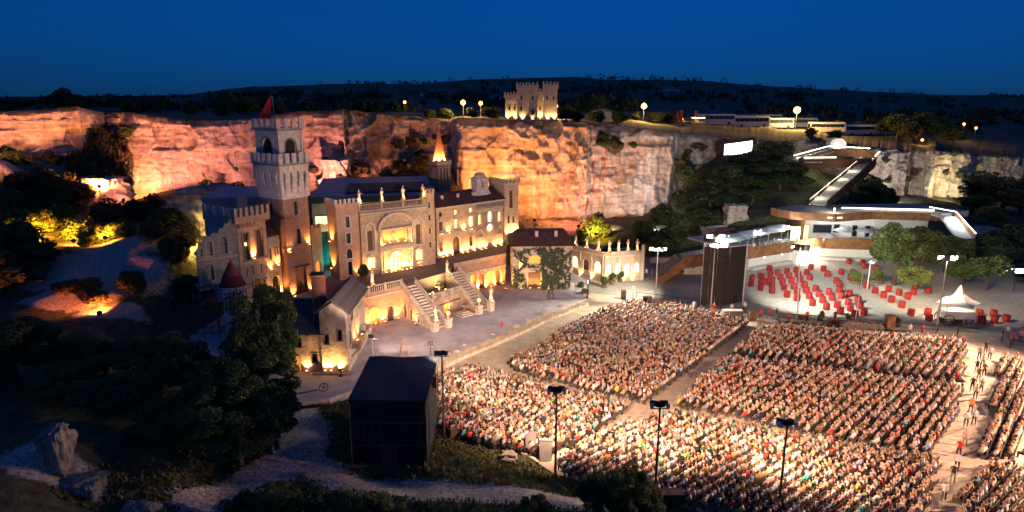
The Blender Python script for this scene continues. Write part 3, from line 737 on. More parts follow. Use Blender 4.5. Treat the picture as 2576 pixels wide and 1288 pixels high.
s2 = stair('right flight of the stone staircase before the arcade wall', (-9.35,92.2), 6.9, 4.3, 1.9, .9)
# mid landing between the flights
cx0, cy0 = -14.6+ux*2.15, 85.35+uy*2.15; LL = math.hypot(-9.35-cx0-ux*.25, 92.2-cy0-uy*.25)
lm = bld('stair_landing', 'balustraded stone landing with arch niche between the two stair flights', 'landing', (cx0, cy0, .9), 52.5)
na = arch(2.0,3.1,0,1.3)
MB().wall(rect(.1,LL-.4,0,2.4), [na], -3.2, .4).build('front_wall', CREAM, lm); window(lm, na, LITO, TRIM, .14, -3.2, .34, name='arch')
MB().box(.1,LL-.4,-2.8,-.3,2.1,2.42).build('landing_floor', TRIM, lm); balustrade(lm, .15, LL-.45, -3.0, 2.43, .85, TRIM)
MB().box(1.0,5.0,-3.5,-3.2,1.5,1.62).build('canopy', DARKTRIM, lm)
GOLD = M('gilded_stone', (.5,.4,.2), .7, .2, 2)
ft = thing('tiered_fountain', 'small tiered fountain glowing yellow between the stair flights', 'fountain', lm.matrix_basis @ Vector((3.0,-1.5,2.43)))
MB().lathe(0,0,[(1.0,0),(1.05,.35),(.9,.4),(.85,.25),(.2,.25),(.15,.9),(.6,1.0),(.62,1.12),(.5,1.1),(.12,1.05),(.09,1.6),(.3,1.7),(.02,1.9)],14).build('basin', GOLD, ft)
m_ = lm.matrix_basis
uplight(m_ @ Vector((1.6,-1.0,2.45)), 260, 'warm floor lamp left of the small tiered fountain', aim=(.4,.2,1), color=(1,.62,.16), lens='yellow', angle=150)
uplight(m_ @ Vector((4.5,-1.2,2.45)), 260, 'warm floor lamp right of the small tiered fountain', aim=(-.4,.2,1), color=(1,.62,.16), lens='yellow', angle=150)
uplight(m_ @ Vector((2.5,-3.7,.02)), 120, 'warm floor lamp before the niche under the stair landing', aim=(0,.4,1), angle=120)

# ---- statues
STAT = M('lit_statue_stone', (.62,.52,.36), .8, .1, 4)
def statue_mesh(seed):
    r = random.Random(seed); k = MB(); ph = r.random()*6
    n = 9; prof = [(.26,0),(.24,.25),(.19,.6),(.17,.85),(.21,1.15),(.2,1.32),(.08,1.42),(.07,1.48)]
    k.lathe(0,0,prof,n); k.lathe(.02,-.03,[(.03,1.46),(.1,1.53),(.115,1.62),(.09,1.72),(.02,1.77)],7)
    k.v = [(x*(1+.12*math.sin(ang*4+ph)) if z < .9 else x*1.15, y*.85+.05*math.sin(z*2.2+ph), z) for (x,y,z) in k.v for ang in (math.atan2(y,x),)]
    s = r.choice((-1,1))
    k.tube((.2*s,0,1.3),(.33*s,-.12,1.05),.065,6,.05); k.tube((.33*s,-.12,1.05),(.2*s,-.3,1.25+.3*r.random()),.05,6,.035)
    k.tube((-.2*s,0,1.3),(-.28*s,-.02,1.0),.065,6,.05); k.tube((-.28*s,-.02,1.0),(-.14*s,-.2,.88),.05,6,.035)
    return k.mesh('statue_body', STAT, True)
STM = [statue_mesh(i) for i in range(3)]
PEDM = MB().box(-.3,.3,-.3,.3,0,.14).box(-.24,.24,-.24,.24,.14,.3).mesh('plinth', STAT)
def statue(loc, label, i=0, s=1.0, rz=0.0, group='lit stone statues on the set', light=60):
    t = thing('statue', label, 'statue', loc, rz, group); t.scale = (s, s, s)
    put(PEDM, 'plinth', t); put(STM[i % 3], 'figure', t, (0,0,.3))
    if light:
        d = Vector((math.sin(rz), -math.cos(rz), 0))
        uplight(Vector(loc)+d*.55, light*s, 'foot lamp of the '+label.replace('tall draped ','').replace('draped ','').replace('standing ','').replace('in the glowing','in the'), aim=(-d.x*.6,-d.y*.6,1), angle=70, group='statue lamps', color=(1,.62,.25), size=.16, cat='lamp')
    return t
m1, m2 = s1.matrix_basis, s2.matrix_basis
statue(m1 @ Vector((.05,-7.3,1.27)), 'draped statue on the outer left newel of the stairs', 0, 1.0, .6)
statue(m2 @ Vector((2.05,-7.3,1.27)), 'tall draped statue on the outer right newel of the stairs', 1, 1.15, .6)
def urn(loc, label):
    t = thing('stone_urn', label, 'urn', loc, 0, 'glowing urns on the stair newels')
    MB().lathe(0,0,[(.2,0),(.08,.1),(.1,.22),(.3,.45),(.33,.6),(.27,.62),(.22,.55)],10).build('bowl', STAT, t, True)
    MB().lathe(0,0,[(.2,.56),(.25,.7),(.12,.85),(.02,.9)],8).build('flame', EM('urn_glow', (1,.75,.2), 2.2), t, True)
urn(m1 @ Vector((2.0,-7.3,1.27)), 'glowing urn on the inner newel of the left stair flight')
urn(m2 @ Vector((-.1,-7.3,1.27)), 'glowing urn on the inner newel of the right stair flight')
statue(m2 @ Vector((-.1,-.3,4.3)), 'statue on the top newel of the right stair flight', 2, 1.0, .6)
statue(ea.matrix_basis @ Vector((3.3,.2,TZ-.9+1.01)), 'statue standing on the palace balustrade left of the stairs', 1, 1.0, .6)
uplight(Vector((-12.5,82.0,.92)), 200, 'floor lamp before the stair foot', aim=(-.4,.6,1), angle=130)

# ---- palace corner tower
ptw = bld('palace_tower', 'orange lit corner tower with white window frames left of the palace', 'tower', (-23.6,88.3,TZ), 38)
ws = [rect(1.25,1.85,7.2,8.7), rect(1.25,1.85,5.0,6.4), gothic(1.15,1.95,2.9,3.6), rect(1.25,1.85,.5,2.4)]
body(ptw, 3.2, 3.2, 10.2, ws, ROSE, side=BRKO)
for q in ws: window(ptw, q, PANE, WHITE, .16)
MB().box(-.18,3.38,-.18,3.2,10.2,10.55).build('cornice', ROSE, ptw)
merlons(ptw, -.18, 3.38, -.18, .12, 10.55, .36, .6, .3, WHITE); merlons(ptw, -.18, .12, .25, 3.2, 10.55, .36, .6, .3, WHITE, 'y')
m_ = ptw.matrix_basis
for i, z in enumerate((1.2, 5.0)):
    uplight(m_ @ Vector((-.4,1.9,z)), 330, ('lower','upper')[i]+' bracket lamp on the orange side of the palace tower', aim=m_.to_3x3() @ Vector((.35,0,1)), color=(1,.5,.12), angle=95)
fline(ptw, [(2.7,-.6,.2)], 150, 'at the foot of the palace tower')

# ---- palace facade
pl = bld('palace', 'ornate pink palace facade with glowing central portal and roof balustrade', 'palace', (-20.85,90.25,TZ), 38)
W_, D_, H_ = 10.3, 5.0, 9.1
gL = gothic(.85,1.95,3.5,6.4); gR = gothic(8.55,9.65,3.5,6.4); lwL = rect(.85,1.95,1.0,2.5); lwR = rect(8.55,9.65,1.0,2.5)
nich = rect(3.35,7.15,4.0,6.35); por = arch(4.35,6.15,0.02,1.9)
body(pl, W_, D_, H_, [gL, gR, lwL, lwR, nich, por], CREAM)
for q in (gL, gR):
    fo = window(pl, q, CREAM, TRIM, .3, 0, .2, .1, name='gothic_window')
    x0 = min(p[0] for p in q); MB().box(x0+.22,x0+.88,.12,.2,3.55,6.3).build('blind', SHUT, fo)
    MB().lathe(0,0,[(.3,0),(.34,.05),(.2,.07)],12).build('roundel', TRIM, fo).matrix_local = Matrix.Translation((x0+.55,.16,6.75)) @ Matrix.Rotation(R(90),4,'X')
for q in (lwL, lwR):
    fo = window(pl, q, LIT, TRIM, .14); x0 = min(p[0] for p in q); x1 = x0+1.1
    MB().prism([(x0-.25,2.75),(x1+.25,2.75),((x0+x1)/2,3.1)], -.22, -.002).build('pediment', TRIM, fo); MB().box(x0-.2,x1+.2,-.35,-.002,.78,.86).build('sill', TRIM, fo)
pr = window(pl, por, LIT, TRIM, .22, 0, .3, .12, name='portal')
k = MB()
for i in range(4): k.box(4.35+i*.6-.03, 4.35+i*.6+.03, .2,.28, .05, 2.2)
for i in range(3): k.box(4.4,6.1,.2,.28,.7+i*.6,.76+i*.6)
k.build('grille', SHUT, pr)
nb = MB().box(3.35,7.15,.8,.85,3.9,6.4).box(3.35,7.15,.36,.8,3.9,3.98).box(3.35,7.15,.36,.8,6.36,6.42).box(3.3,3.35,.36,.8,3.9,6.4).box(7.15,7.2,.36,.8,3.9,6.4).build('loggia_niche', M('golden_render', (.6,.42,.18), .85, .15, 1.5), pl)
for x in (2.75,3.15,7.35,7.75):
    k = MB(); k.lathe(x,-.3,[(.2,0),(.2,.15),(.14,.2),(.13,2.9),(.2,3.05),(.2,3.15)],9); k.build('column', TRIM, pl, True)
    k = MB(); k.lathe(x,-.25,[(.17,3.95),(.12,4.05),(.11,5.95),(.17,6.1),(.17,6.2)],9); k.build('column', TRIM, pl, True)
MB().box(2.45,8.05,-.55,-.002,3.2,3.5).box(2.55,7.95,-.45,-.002,3.5,3.9).build('entablature', TRIM, pl)
MB().box(2.4,8.1,-.5,-.002,6.22,6.45).build('entablature', TRIM, pl)
c = 5.25; k = MB(); segs = 16
o1 = [(c+2.85*math.cos(math.pi*i/segs), 6.5+2.15*math.sin(math.pi*i/segs)) for i in range(segs+1)]; i1 = [(c+2.5*math.cos(math.pi*i/segs), 6.5+1.8*math.sin(math.pi*i/segs)) for i in range(segs, -1, -1)]
for i in range(segs):
    a, b_ = o1[i], o1[i+1]; d_, e2 = i1[segs-i], i1[segs-i-1]
    k.add([(a[0],-.6,a[1]),(b_[0],-.6,b_[1]),(e2[0],-.6,e2[1]),(d_[0],-.6,d_[1]),(a[0],-.003,a[1]),(b_[0],-.003,b_[1]),(e2[0],-.003,e2[1]),(d_[0],-.003,d_[1])], [(0,1,2,3),(0,4,5,1),(3,2,6,7),(1,5,6,2),(0,3,7,4)])
k.build('arched_pediment', TRIM, pl)
k = MB().prism([(c-1.6,6.5),(c+1.6,6.5),(c+1.5,7.3),(c+.8,7.9),(c-.8,7.9),(c-1.5,7.3)], -.06, -.003); k.build('tympanum', CREAM, pl)
k = MB(); 
for i in range(7): k.lathe(c-1.2+i*.4, -.12, [(.03,6.6),(.14,6.75),(.16,6.95),(.07,7.15),(.1,7.3),(.02,7.42)], 6)
k.build('relief_figures', TRIM, pl)
MB().box(-.2,W_+.1,-.3,-.002,H_-.4,H_-.15).build('cornice', TRIM, pl)
k = MB()
for i in range(34): x = .05+i*.3; k.box(x, x+.15, -.28, -.004, H_-.65, H_-.42)
k.build('dentils', TRIM, pl)
MB().box(-.1,W_,.0,.42,H_,H_+.1).build('roof_edge', TRIM, pl); balustrade(pl, .0, W_-.1, .2, H_+.1, .9, CREAM, pitch=.26, posts=3.4)
m_ = pl.matrix_basis
for i, x in enumerate((.1, 3.5, 6.85, 10.1)): statue(m_ @ Vector((x,.2,H_+1.07)), 'statue on the palace roof balustrade, %s from left' % nth(i), i, 1.0, R(38), light=55)
fline(pl, [(3.3,-1.0,.02),(4.0,-1.2,.02),(4.7,-1.0,.02),(5.8,-1.0,.02),(6.5,-1.2,.02),(7.2,-1.0,.02)], 170, 'before the palace portal', color=(1,.49,.12), lens='yellow', angle=140)
fline(pl, [(3.6,.1,4.0),(4.6,.4,4.0),(5.9,.4,4.0),(6.9,.1,4.0)], 60, 'inside the palace loggia', color=(1,.5,.12), lens='yellow', angle=150, aim=(0,.1,1))
fline(pl, [(2.9,-.75,3.95),(7.6,-.75,3.95)], 70, 'on the palace ledge beside the loggia columns', color=(1,.5,.12), lens='yellow', angle=100)
fline(pl, [(.9,-.5,.8),(9.0,-.6,.1)], 130, 'below the outer palace windows', angle=120)
statue(m_ @ Vector((5.25,.55,3.99)), 'statue standing in the glowing palace loggia', 0, 1.05, R(38), light=0)

# ---- slim turret, town houses, keep, bell tower
st_ = bld('slim_turret', 'slim cream stair turret with forked battlements right of the palace', 'turret', (-12.75,96.6,TZ), 38)
ws = [arch(.55,.9,z,z+.75) for z in (2.6,4.7,6.7,8.6)]
body(st_, 1.6, 1.6, 10.8, ws, OCHRE)
for q in ws: window(st_, q, PANE, TRIM, .06)
merlons(st_, -.05, 1.65, -.05, .2, 10.8, .42, .75, .15, OCHRE, tail=True)
th = bld('town_house', 'bright warm lit three storey town house with dark red roof', 'house', (-11.6,100.85,TZ), 42)
W_ = 7.7; ws = []
top = [rect(.45,1.05,6.5,7.2), rect(3.4,4.0,6.5,7.2), rect(6.4,7.0,6.5,7.2)]; mid = [rect(.4,1.1,4.3,5.7), rect(3.35,4.05,4.3,5.7), rect(6.3,7.1,4.2,5.8)]
low = [rect(.4,1.1,1.0,2.5), rect(6.35,7.05,1.0,2.6)]; dd = arch(3.05,4.4,.02,2.3)
body(th, W_, 6, 8.0, top+mid+low+[dd], CREAM, top=False)
for i, q in enumerate(top): window(th, q, (PANE, LIT, LIT)[i], TRIM, .1)
for i, q in enumerate(mid):
    fo = window(th, q, (SHUT, LIT, LITW)[i], TRIM, .14, proud=.1); x0 = min(p[0] for p in q); x1 = max(p[0] for p in q)
    MB().prism([(x0-.3,5.95),(x1+.3,5.95),((x0+x1)/2,6.3)], -.2, -.002).build('pediment', TRIM, fo); MB().box(x0-.35,x1+.35,-.4,-.002,4.0,4.1).build('balcony_sill', TRIM, fo)
for q in low: window(th, q, SHUT, TRIM, .12)
window(th, dd, SHUT, TRIM, .2, name='door_arch')
MB().box(-.1,W_,-.25,-.002,7.7,7.99).build('eaves', TRIM, th)
MB().box(0,W_,-.08,-.002,3.45,3.6).build('string_course', TRIM, th)
fline(th, [(.8,-.6,.02),(1.7,-.5,.02),(2.7,-.5,.02),(4.8,-.5,.02),(5.8,-.5,.02),(7.2,-.5,.02)], 180, 'at the foot of the bright town house', color=(1,.48,.14), lens='yellow', angle=130)
fline(th, [(.75,-.5,3.62),(2.2,-.5,3.62),(5.2,-.5,3.62),(6.7,-.5,3.62)], 110, 'on the middle ledge of the bright town house', color=(1,.48,.14), lens='yellow', angle=120)
gh = bld('gothic_house', 'patterned gothic house with round window and arcaded cornice beside the town house', 'house', (-5.85,106.0,TZ), 42)
W_ = 5.9; ws = [gothic(.5,1.1,4.3,5.5), gothic(2.55,3.35,4.5,5.6), gothic(4.75,5.3,4.3,5.5)]
rw = [(2.95+.62*math.cos(2*math.pi*i/14), 3.5+.62*math.sin(2*math.pi*i/14)) for i in range(14)]
body(gh, W_, 6, 8.0, ws+[rw], PATT, top=False)
for i, q in enumerate(ws): window(gh, q, (LIT, LITW, LIT)[i], TRIM, .16)
window(gh, rw, LITW, TRIM, .16, name='round_window')
for x in (.35,4.45):
    q = gothic(x,x+1.1,2.2,2.5); window(gh, q, PATT, TRIM, .12, -.02, .01, .05, name='blind_arch')
k = MB()
for i in range(14): x = .1+i*.41; k.prism(arch(x,x+.2,6.25,6.5,n=4), -.16, -.003)
k.build('cornice_arches', TRIM, gh); MB().box(-.05,W_+.05,-.22,-.002,6.65,6.85).build('cornice', TRIM, gh)
k = MB()
for i in range(12): x = .12+i*.48; k.box(x, x+.26, -.14, -.003, 7.1, 7.6)
k.build('attic_panels', DARKTRIM, gh); MB().box(-.05,W_+.05,-.3,-.002,7.75,7.99).build('eaves', TRIM, gh)
fline(gh, [(.8,-.6,.02),(1.9,-.5,.02),(4.0,-.5,.02),(5.2,-.5,.02)], 170, 'at the foot of the gothic house', color=(1,.48,.14), lens='yellow', angle=130)
rr = bld('town_roof', 'long dark red hipped roof over the two lit town houses', 'roof', (-11.6,100.85,TZ+8.02), 42)
L_ = 13.55
rfm = MB().add([(-.3,-.5,0),(L_+.3,-.5,0),(L_+.3,6,0),(-.3,6,0),(1.5,2.8,1.75),(L_-.2,2.8,1.75)], [(0,1,5,4),(1,2,5),(2,3,4,5),(3,0,4),(3,2,1,0)]).build('slope', ROOF, rr)
for i, x in enumerate((1.9,5.0,8.2)): MB().box(x,x+.4,1.2,1.6,.6,1.5).build('chimney', TRIM, rr)
bg = bld('bell_gable', 'small white belfry with domed cap on the long red roof', 'belfry', rr.matrix_basis @ Vector((9.0,1.0,.55)), 42)
ba = arch(.95,1.35,1.5,2.3)
MB().wall(rect(0,2.3,0,2.9), [ba], 0, .3).box(0,.3,.3,1.7,0,2.9).box(2,2.3,.3,1.7,0,2.9).box(.3,2,1.4,1.7,0,2.9).build('belfry_wall', WHITE, bg)
window(bg, ba, PANE, TRIM, .07); MB().box(-.12,2.42,-.12,1.8,2.9,3.05).build('cornice', TRIM, bg)
k = MB().lathe(0,0,[(1.15,0),(1.05,.35),(.7,.7),(.05,.9)],14); k.v = [(x+1.15, y*.75+.85, z+3.05) for x, y, z in k.v]; k.build('dome', WHITE, bg, True)
for x in (-.55,2.3): MB().prism([(x,0),(x+.55,0),(x+.55,1.3) if x < 0 else (x+.55,.4),(x,.4) if x < 0 else (x,1.3)], .1, .4).build('volute', WHITE, bg)
kp = bld('square_keep', 'plain cream square keep with battlements right of the town houses', 'tower', (-1.25,110.2,TZ), 36)
kw = [rect(.95,1.75,6.2,9.2), arch(.6,1.1,3.7,4.8), arch(1.6,2.1,3.7,4.8)]
body(kp, 2.9, 4.5, 10.2, kw, CREAM)
for i, q in enumerate(kw): window(kp, q, SHUT, TRIM, .08)
MB().box(-.2,3.1,-.2,4.5,10.2,10.5).build('cornice', TRIM, kp)
merlons(kp, -.2, 3.1, -.2, .08, 10.5, .42, .7, .3, CREAM); merlons(kp, -.2, .08, .3, 4.4, 10.5, .42, .7, .3, CREAM, 'y')
fline(kp, [(.5,-.6,1.6),(1.5,-.6,1.6),(2.4,-.6,1.6)], 170, 'at the foot of the square keep', color=(1,.6,.22), lens='yellow')
cp = bld('bell_tower', 'square brick bell tower with glowing orange pointed spire', 'tower', (-12.6,113.4,TZ), 42)
bw = [rect(x,x+.38,10.6,12.6) for x in (.5,1.15,1.8)]; sbw = [rect(x,x+.38,10.6,12.6) for x in (.6,1.25,1.9)]
body(cp, 2.7, 2.7, 13.4, bw, BRKO, sideholes=sbw)
for q in bw: window(cp, q, PANE, TRIM, .05)
for q in sbw: side_window(cp, q, PANE, TRIM, .05)
band(cp, 2.7, 2.7, 13.2, 13.5, .14, TRIM, 'cornice'); band(cp, 2.7, 2.7, 10.0, 10.15, .08, TRIM)
MB().lathe(1.35,1.35,[(1.15,13.5),(1.05,13.9),(.03,19.6)],8).build('spire', M('spire_tile', (.42,.14,.07), .8, .2, 2), cp)
k = MB().tube((1.35,1.35,19.5),(1.35,1.35,20.9),.04).tube((1.05,1.35,20.4),(1.65,1.35,20.4),.04); k.build('cross', DARKTRIM, cp)
merlons(cp, -.14, 2.84, -.14, .05, 13.5, .35, .4, .4, TRIM)
m_ = cp.matrix_basis
for i, q in enumerate(((.35,.25),(2.3,.25),(.1,1.4))): uplight(m_ @ Vector((q[0],q[1],13.5)), 900, 'lamp behind the parapet of the bell tower spire, %s of three' % nth(i), aim=m_.to_3x3() @ Vector((1.35-q[0],1.35-q[1],2.2)), color=(1,.5,.12), angle=110, lens='amber')
# ---- small gable house and grey hall behind
gr = bld('stage_hall', 'grey flat roofed stage hall behind the palace with a lit window strip', 'hall', (-30.5,100.5,2), 11)
HALLW = M('hall_cladding', (.45,.42,.33), .8, .08, 1); HALLR = M('hall_roof', (.4,.42,.46), .7, .15, .6); HALLD = M('hall_roof_edge', (.05,.05,.06), .7, .2, 1)
lw = rect(.4,6.0,8.6,9.9)
MB().wall(rect(0,19,0,12.4), [lw], 0, .3).build('front_wall', HALLW, gr); fo = window(gr, lw, EM('hall_window', (1,.6,.3), 1.6), DARKTRIM, .08)
k = MB()
for i in range(1,6): k.box(.4+i*.93-.03,.4+i*.93+.03,.15,.22,8.6,9.9)
k.build('mullions', DARKTRIM, fo)
MB().box(-.3,19.3,-.3,.3,11.9,12.8).build('fascia', HALLD, gr); MB().box(-.2,19.2,.3,26,12.4,12.65).build('roof', HALLR, gr)
MB().box(5,18,4,15,12.65,12.95).build('roof_well', HALLD, gr)
MB().box(0,.3,.3,26,0,12.4).box(18.7,19,.3,26,0,12.4).build('end_wall', HALLW, gr)
uplight(gr.matrix_basis @ Vector((3,-2.2,3.2)), 700, 'floor flood lighting the cream wall of the stage hall', aim=(.1,.9,.9), color=(1,.8,.45), lens='pale', angle=120)
g2 = bld('stage_hall', 'low grey roofed service hall behind the battlemented hall', 'hall', (-45.0,96.0,3), 8)
MB().box(0,13,0,.3,0,12.2).box(0,.3,.3,12,0,12.2).box(12.7,13,.3,12,0,12.2).build('front_wall', M('hall_pink', (.45,.36,.33), .8, .1, 1), g2)
MB().box(-.2,13.2,-.2,12,12.2,12.5).build('roof', HALLR, g2); MB().box(.8,1.5,-.06,.0,10.4,11.1).build('window', LITW, g2)
g3 = bld('gable_shed', 'small pale gabled shed behind the palace roof statues', 'shed', (-18.2,106.5,TZ), 30)
MB().prism([(0,0),(2.8,0),(2.8,9.2),(1.4,10.2),(0,9.2)], 0, 4).build('shed_wall', CREAM, g3)
for x in (.4,1.6): MB().box(x,x+.7,-.05,0,8.0,8.9).build('opening', PANE, g3)
MB().add([(-.2,-.2,9.2),(1.4,-.2,10.35),(1.4,4.2,10.35),(-.2,4.2,9.2)],[(0,1,2,3)]).add([(1.4,-.2,10.35),(3,-.2,9.2),(3,4.2,9.2),(1.4,4.2,10.35)],[(0,1,2,3)]).build('roof', ROOF, g3)
# teal lit gap wall between the tower and the palace tower
gp = bld('gap_wall', 'ochre gate wall with glowing arch between brick tower and palace', 'wall', (-27.7,90.3,3.6), 56)
qa = arch(.3,1.3,0,3.2)
MB().wall(rect(-.1,1.7,0,8.4), [qa], 0, .5).build('front_wall', OCHRE, gp); window(gp, qa, LITO, TRIM, .1, 0, .4, name='gate_arch')
merlons(gp, -.1, 1.7, -.1, .3, 8.4, .35, .5, .3, OCHRE)
fline(gp, [(.7,-.5,.1)], 180, 'before the ochre gate wall')
TEAL = M('teal_curtain', (.03,.2,.19), .8, .4, 1.5, second=(.06,.32,.3))
k = MB(); n = 24
for i in range(n):
    x0, x1 = i*2.6/n, (i+1)*2.6/n; y0 = .12*(i % 2); y1 = .12*((i+1) % 2)
    k.add([(x0,y0,0),(x1,y1,0),(x1,y1,5),(x0,y0,5)], [(0,1,2,3)])
tc_ = bld('backstage_curtain', 'teal lit backstage curtain in the dark gap beside the palace tower', 'curtain', (-26.9,92.2,6.2), 35)
k.build('cloth', TEAL, tc_)
ld = bpy.data.lights.new('curtain_lamp', 'POINT'); ld.energy = 60; ld.color = (.1,1,.85); ld.shadow_soft_size = .2
lo = bpy.data.objects.new('curtain_lamp', ld); C.objects.link(lo); lo.parent = tc_; lo.location = (1.2,-1.0,1.0)
# ------------------------------------------------------------------ low plastered house with brick chimney
OLDW = M('stained_plaster', (.4,.33,.25), .92, .3, .8, .3, second=(.58,.52,.44), obj=True)
PLK = M('weathered_planks', (.07,.06,.065), .85, .35, 1.5, .3, second=(.13,.11,.11), obj=True)
PLK2 = M('grey_shingles', (.1,.085,.085), .85, .35, 1.5, .3, second=(.17,.15,.15), obj=True)
lh_ = thing('plaster_house', 'stained plaster house with plank roofs, brick chimney and small balcony', 'house', (-24.3,67.3,.9), 0)
# left wing: x 0..3.9, main gabled block: x 3.9..6.7, running back
wl = [rect(1.1,1.7,2.75,3.7), rect(2.7,3.35,.9,2.0), arch(.2,1.5,0,1.2), rect(1.35,1.6,3.95,4.25), rect(2.35,2.6,3.95,4.25), rect(3.1,3.35,3.95,4.25)]
MB().wall(rect(-.4,3.9,0,4.4), wl, 0, .35).build('wing_wall', OLDW, lh_)
for i, q in enumerate(wl): window(lh_, q, LITO if i == 2 else PANE, OLDW if i > 2 else DARKTRIM, .1, name='arch' if i == 2 else 'window')
MB().box(-.4,-.05,.35,4.5,0,4.4).box(-.05,3.9,4.15,4.5,0,7).build('wing_rear_wall', OLDW, lh_)
def plank_roof(e, a, b_, c, d, n, mat, name='plank', th=.06, lap=.012):
    """sloping roof of single boards; a,b eave ends, d,c ridge ends"""
    a, b_, c, d = map(Vector, (a, b_, c, d)); nn = (b_-a).cross(d-a).normalized()
    if nn.z < 0: nn = -nn
    root = MB().add([a-nn*.1,b_-nn*.1,c-nn*.1,d-nn*.1,a-nn*.02,b_-nn*.02,c-nn*.02,d-nn*.02], [(0,1,2,3),(4,5,6,7),(0,1,5,4),(1,2,6,5),(2,3,7,6),(3,0,4,7)]).build('roof', mat, e)
    w = (b_-a).length/n; L = (d-a).length
    q = Matrix((( b_-a).normalized(), (d-a).normalized(), nn)).transposed().to_4x4()
    me = MB().box(.01, w-.01, 0, L, 0, th).mesh(name, mat)
    for i in range(n):
        o = put(me, name, root); dz = rnd.uniform(0, lap*2.5)
        o.matrix_local = Matrix.Translation(a+(b_-a)*(i/n)+nn*dz-(d-a).normalized()*rnd.uniform(0,.12)) @ q
    return root
plank_roof(lh_, (-.7,-.4,4.25), (4.5,-.4,4.25), (4.2,3.4,7.1), (-.5,3.4,7.1), 22, PLK)
gm = [rect(4.3,4.8,3.2,4.3), rect(5.7,6.2,3.6,4.8)]
MB().wall([(3.92,0),(6.7,0),(6.7,6.9),(6.1,7.25),(5.3,7.8),(3.92,6.9)], gm, -.35, .35).build('gable_wall', OLDW, lh_)
for q in gm: window(lh_, q, PANE, DARKTRIM, .1, -.35)
rw_ = [rect(.7,1.4,2.5,4.2), arch(3.2,4.1,1.9,4.2), rect(.9,1.15,6.1,6.7), rect(3.9,4.15,6.1,6.7), rect(5.4,5.65,6.1,6.7)]
rnd_w = [(2.3+.42*math.cos(2*math.pi*i/12), 5.6+.62*math.sin(2*math.pi*i/12)) for i in range(12)]
k = MB().wall(rect(0,8.6,0,6.9), rw_+[rnd_w], 0, .35); k.v = [(6.7-y, x, z) for x, y, z in k.v]; k.build('stage_side_wall', OLDW, lh_)
for i, q in enumerate(rw_+[rnd_w]):
    f = MB().wall(grow(q,.1), [q], -.06, .08); f.v = [(6.7-y, x, z) for x, y, z in f.v]; fo = f.build('window', TRIM if i < 2 else DARKTRIM, lh_)
    g_ = MB().prism(q, .2, .25); g_.v = [(6.7-y, x, z) for x, y, z in g_.v]; g_.build('pane', (PANE, LIT)[i == 1], fo)
MB().box(3.9,6.35,8.2,8.55,0,6.9).box(3.92,4.2,.02,8.2,0,6.9).build('rear_wall', OLDW, lh_)
plank_roof(lh_, (7.15,-.6,6.65), (7.15,8.9,6.65), (5.3,8.9,8.25), (5.3,-.6,8.25), 34, PLK2, 'shingle_board')
plank_roof(lh_, (3.5,-.6,6.75), (3.5,8.9,6.75), (5.28,8.9,8.25), (5.28,-.6,8.25), 34, PLK2, 'shingle_board')
# balcony
k = MB().box(6.72,7.9,.9,6.4,2.2,2.32); k.build('balcony_floor', OLDW, lh_)
k = MB(); k.box(7.78,7.9,.9,6.4,2.95,3.05); k.box(6.72,7.9,.9,1.0,2.95,3.05); k.box(6.72,7.9,6.3,6.4,2.95,3.05)
for i in range(10): y = 1.0+i*.6; k.tube((7.84,y,2.32),(7.84,y+(.6 if i % 2 else 0),2.96),.04,5); k.tube((7.84,y,2.96),(7.84,y+.6,2.32),.03,5)
k.build('balcony_rail', TRIM, lh_)
for y in (1.2,3.5,6.0):
    k = MB().tube((6.72,y,1.2),(7.7,y,2.2),.07); k.build('balcony_bracket', SHUT, lh_)
# chimney: single bricks
CHB = M('chimney_brick', (.2,.06,.045), .85, .35, 9, .2, second=(.3,.1,.07)); MORT = M('brick_mortar', (.42,.33,.27), .9, .15, 4)
ch = MB().box(3.02,4.28,.62,1.58,5.2,10.55).build('chimney', MORT, lh_)
bl, bh = .30, .145
mA = MB().box(0,bl-.035,-.03,.1,0,bh-.035).mesh('brick', CHB); mB = MB().box(-.1,.03,0,bl-.035,0,bh-.035).mesh('brick', CHB)
nrow = int(5.3/bh)
for j in range(nrow):
    z = 5.22+j*bh; off = (j % 2)*bl/2
    for i in range(5):
        x = 3.0+i*bl-off
        if x < 2.95 or x+bl > 4.36: continue
        put(mA, 'brick', ch, (x, .62, z), sc=(1, 1+rnd.uniform(-.2,.25), 1))
    for i in range(4):
        y = .6+i*bl-off
        if y < .55 or y+bl > 1.7: continue
        put(mB, 'brick', ch, (4.28, y, z), sc=(1+rnd.uniform(-.2,.25), 1, 1))
MB().box(2.9,4.4,.5,1.7,10.55,10.7).build('cap', HOUSE, ch)
MB().box(3.2,4.1,.8,1.4,10.7,10.78).build('flue', HOUSE, ch)
MB().prism([(3.9,5.0),(4.6,5.0),(4.36,5.9),(4.3,6.2)], .7, 1.5).build('chimney_shoulder', CHB, lh_)
MB().box(3.0,7.2,-1.1,-.38,0,.16).build('doorstep', TERR, lh_)
fline(lh_, [(2.2,-.55,.02),(4.3,-1.0,.18),(4.9,-1.0,.18),(6.0,-1.0,.18)], 130, 'at the foot of the stained plaster house', color=(1,.48,.13), angle=110)
m_ = lh_.matrix_basis
uplight(m_ @ Vector((7.1,2.8,2.33)), 90, 'small lamp on the balcony of the plaster house near its arch', aim=(-.4,.3,1), angle=120)
uplight(m_ @ Vector((7.2,4.6,2.33)), 90, 'small lamp at the far end of the plaster house balcony', aim=(-.4,.1,1), angle=120)
br_ = thing('iron_brazier', 'dark iron brazier with a glowing bowl before the plaster house', 'brazier', m_ @ Vector((6.1,-1.35,0)))
MB().lathe(0,0,[(.25,0),(.06,.12),(.05,.55),(.3,.75),(.34,.95),(.26,.95)],9).build('stand', HOUSE, br_, True)
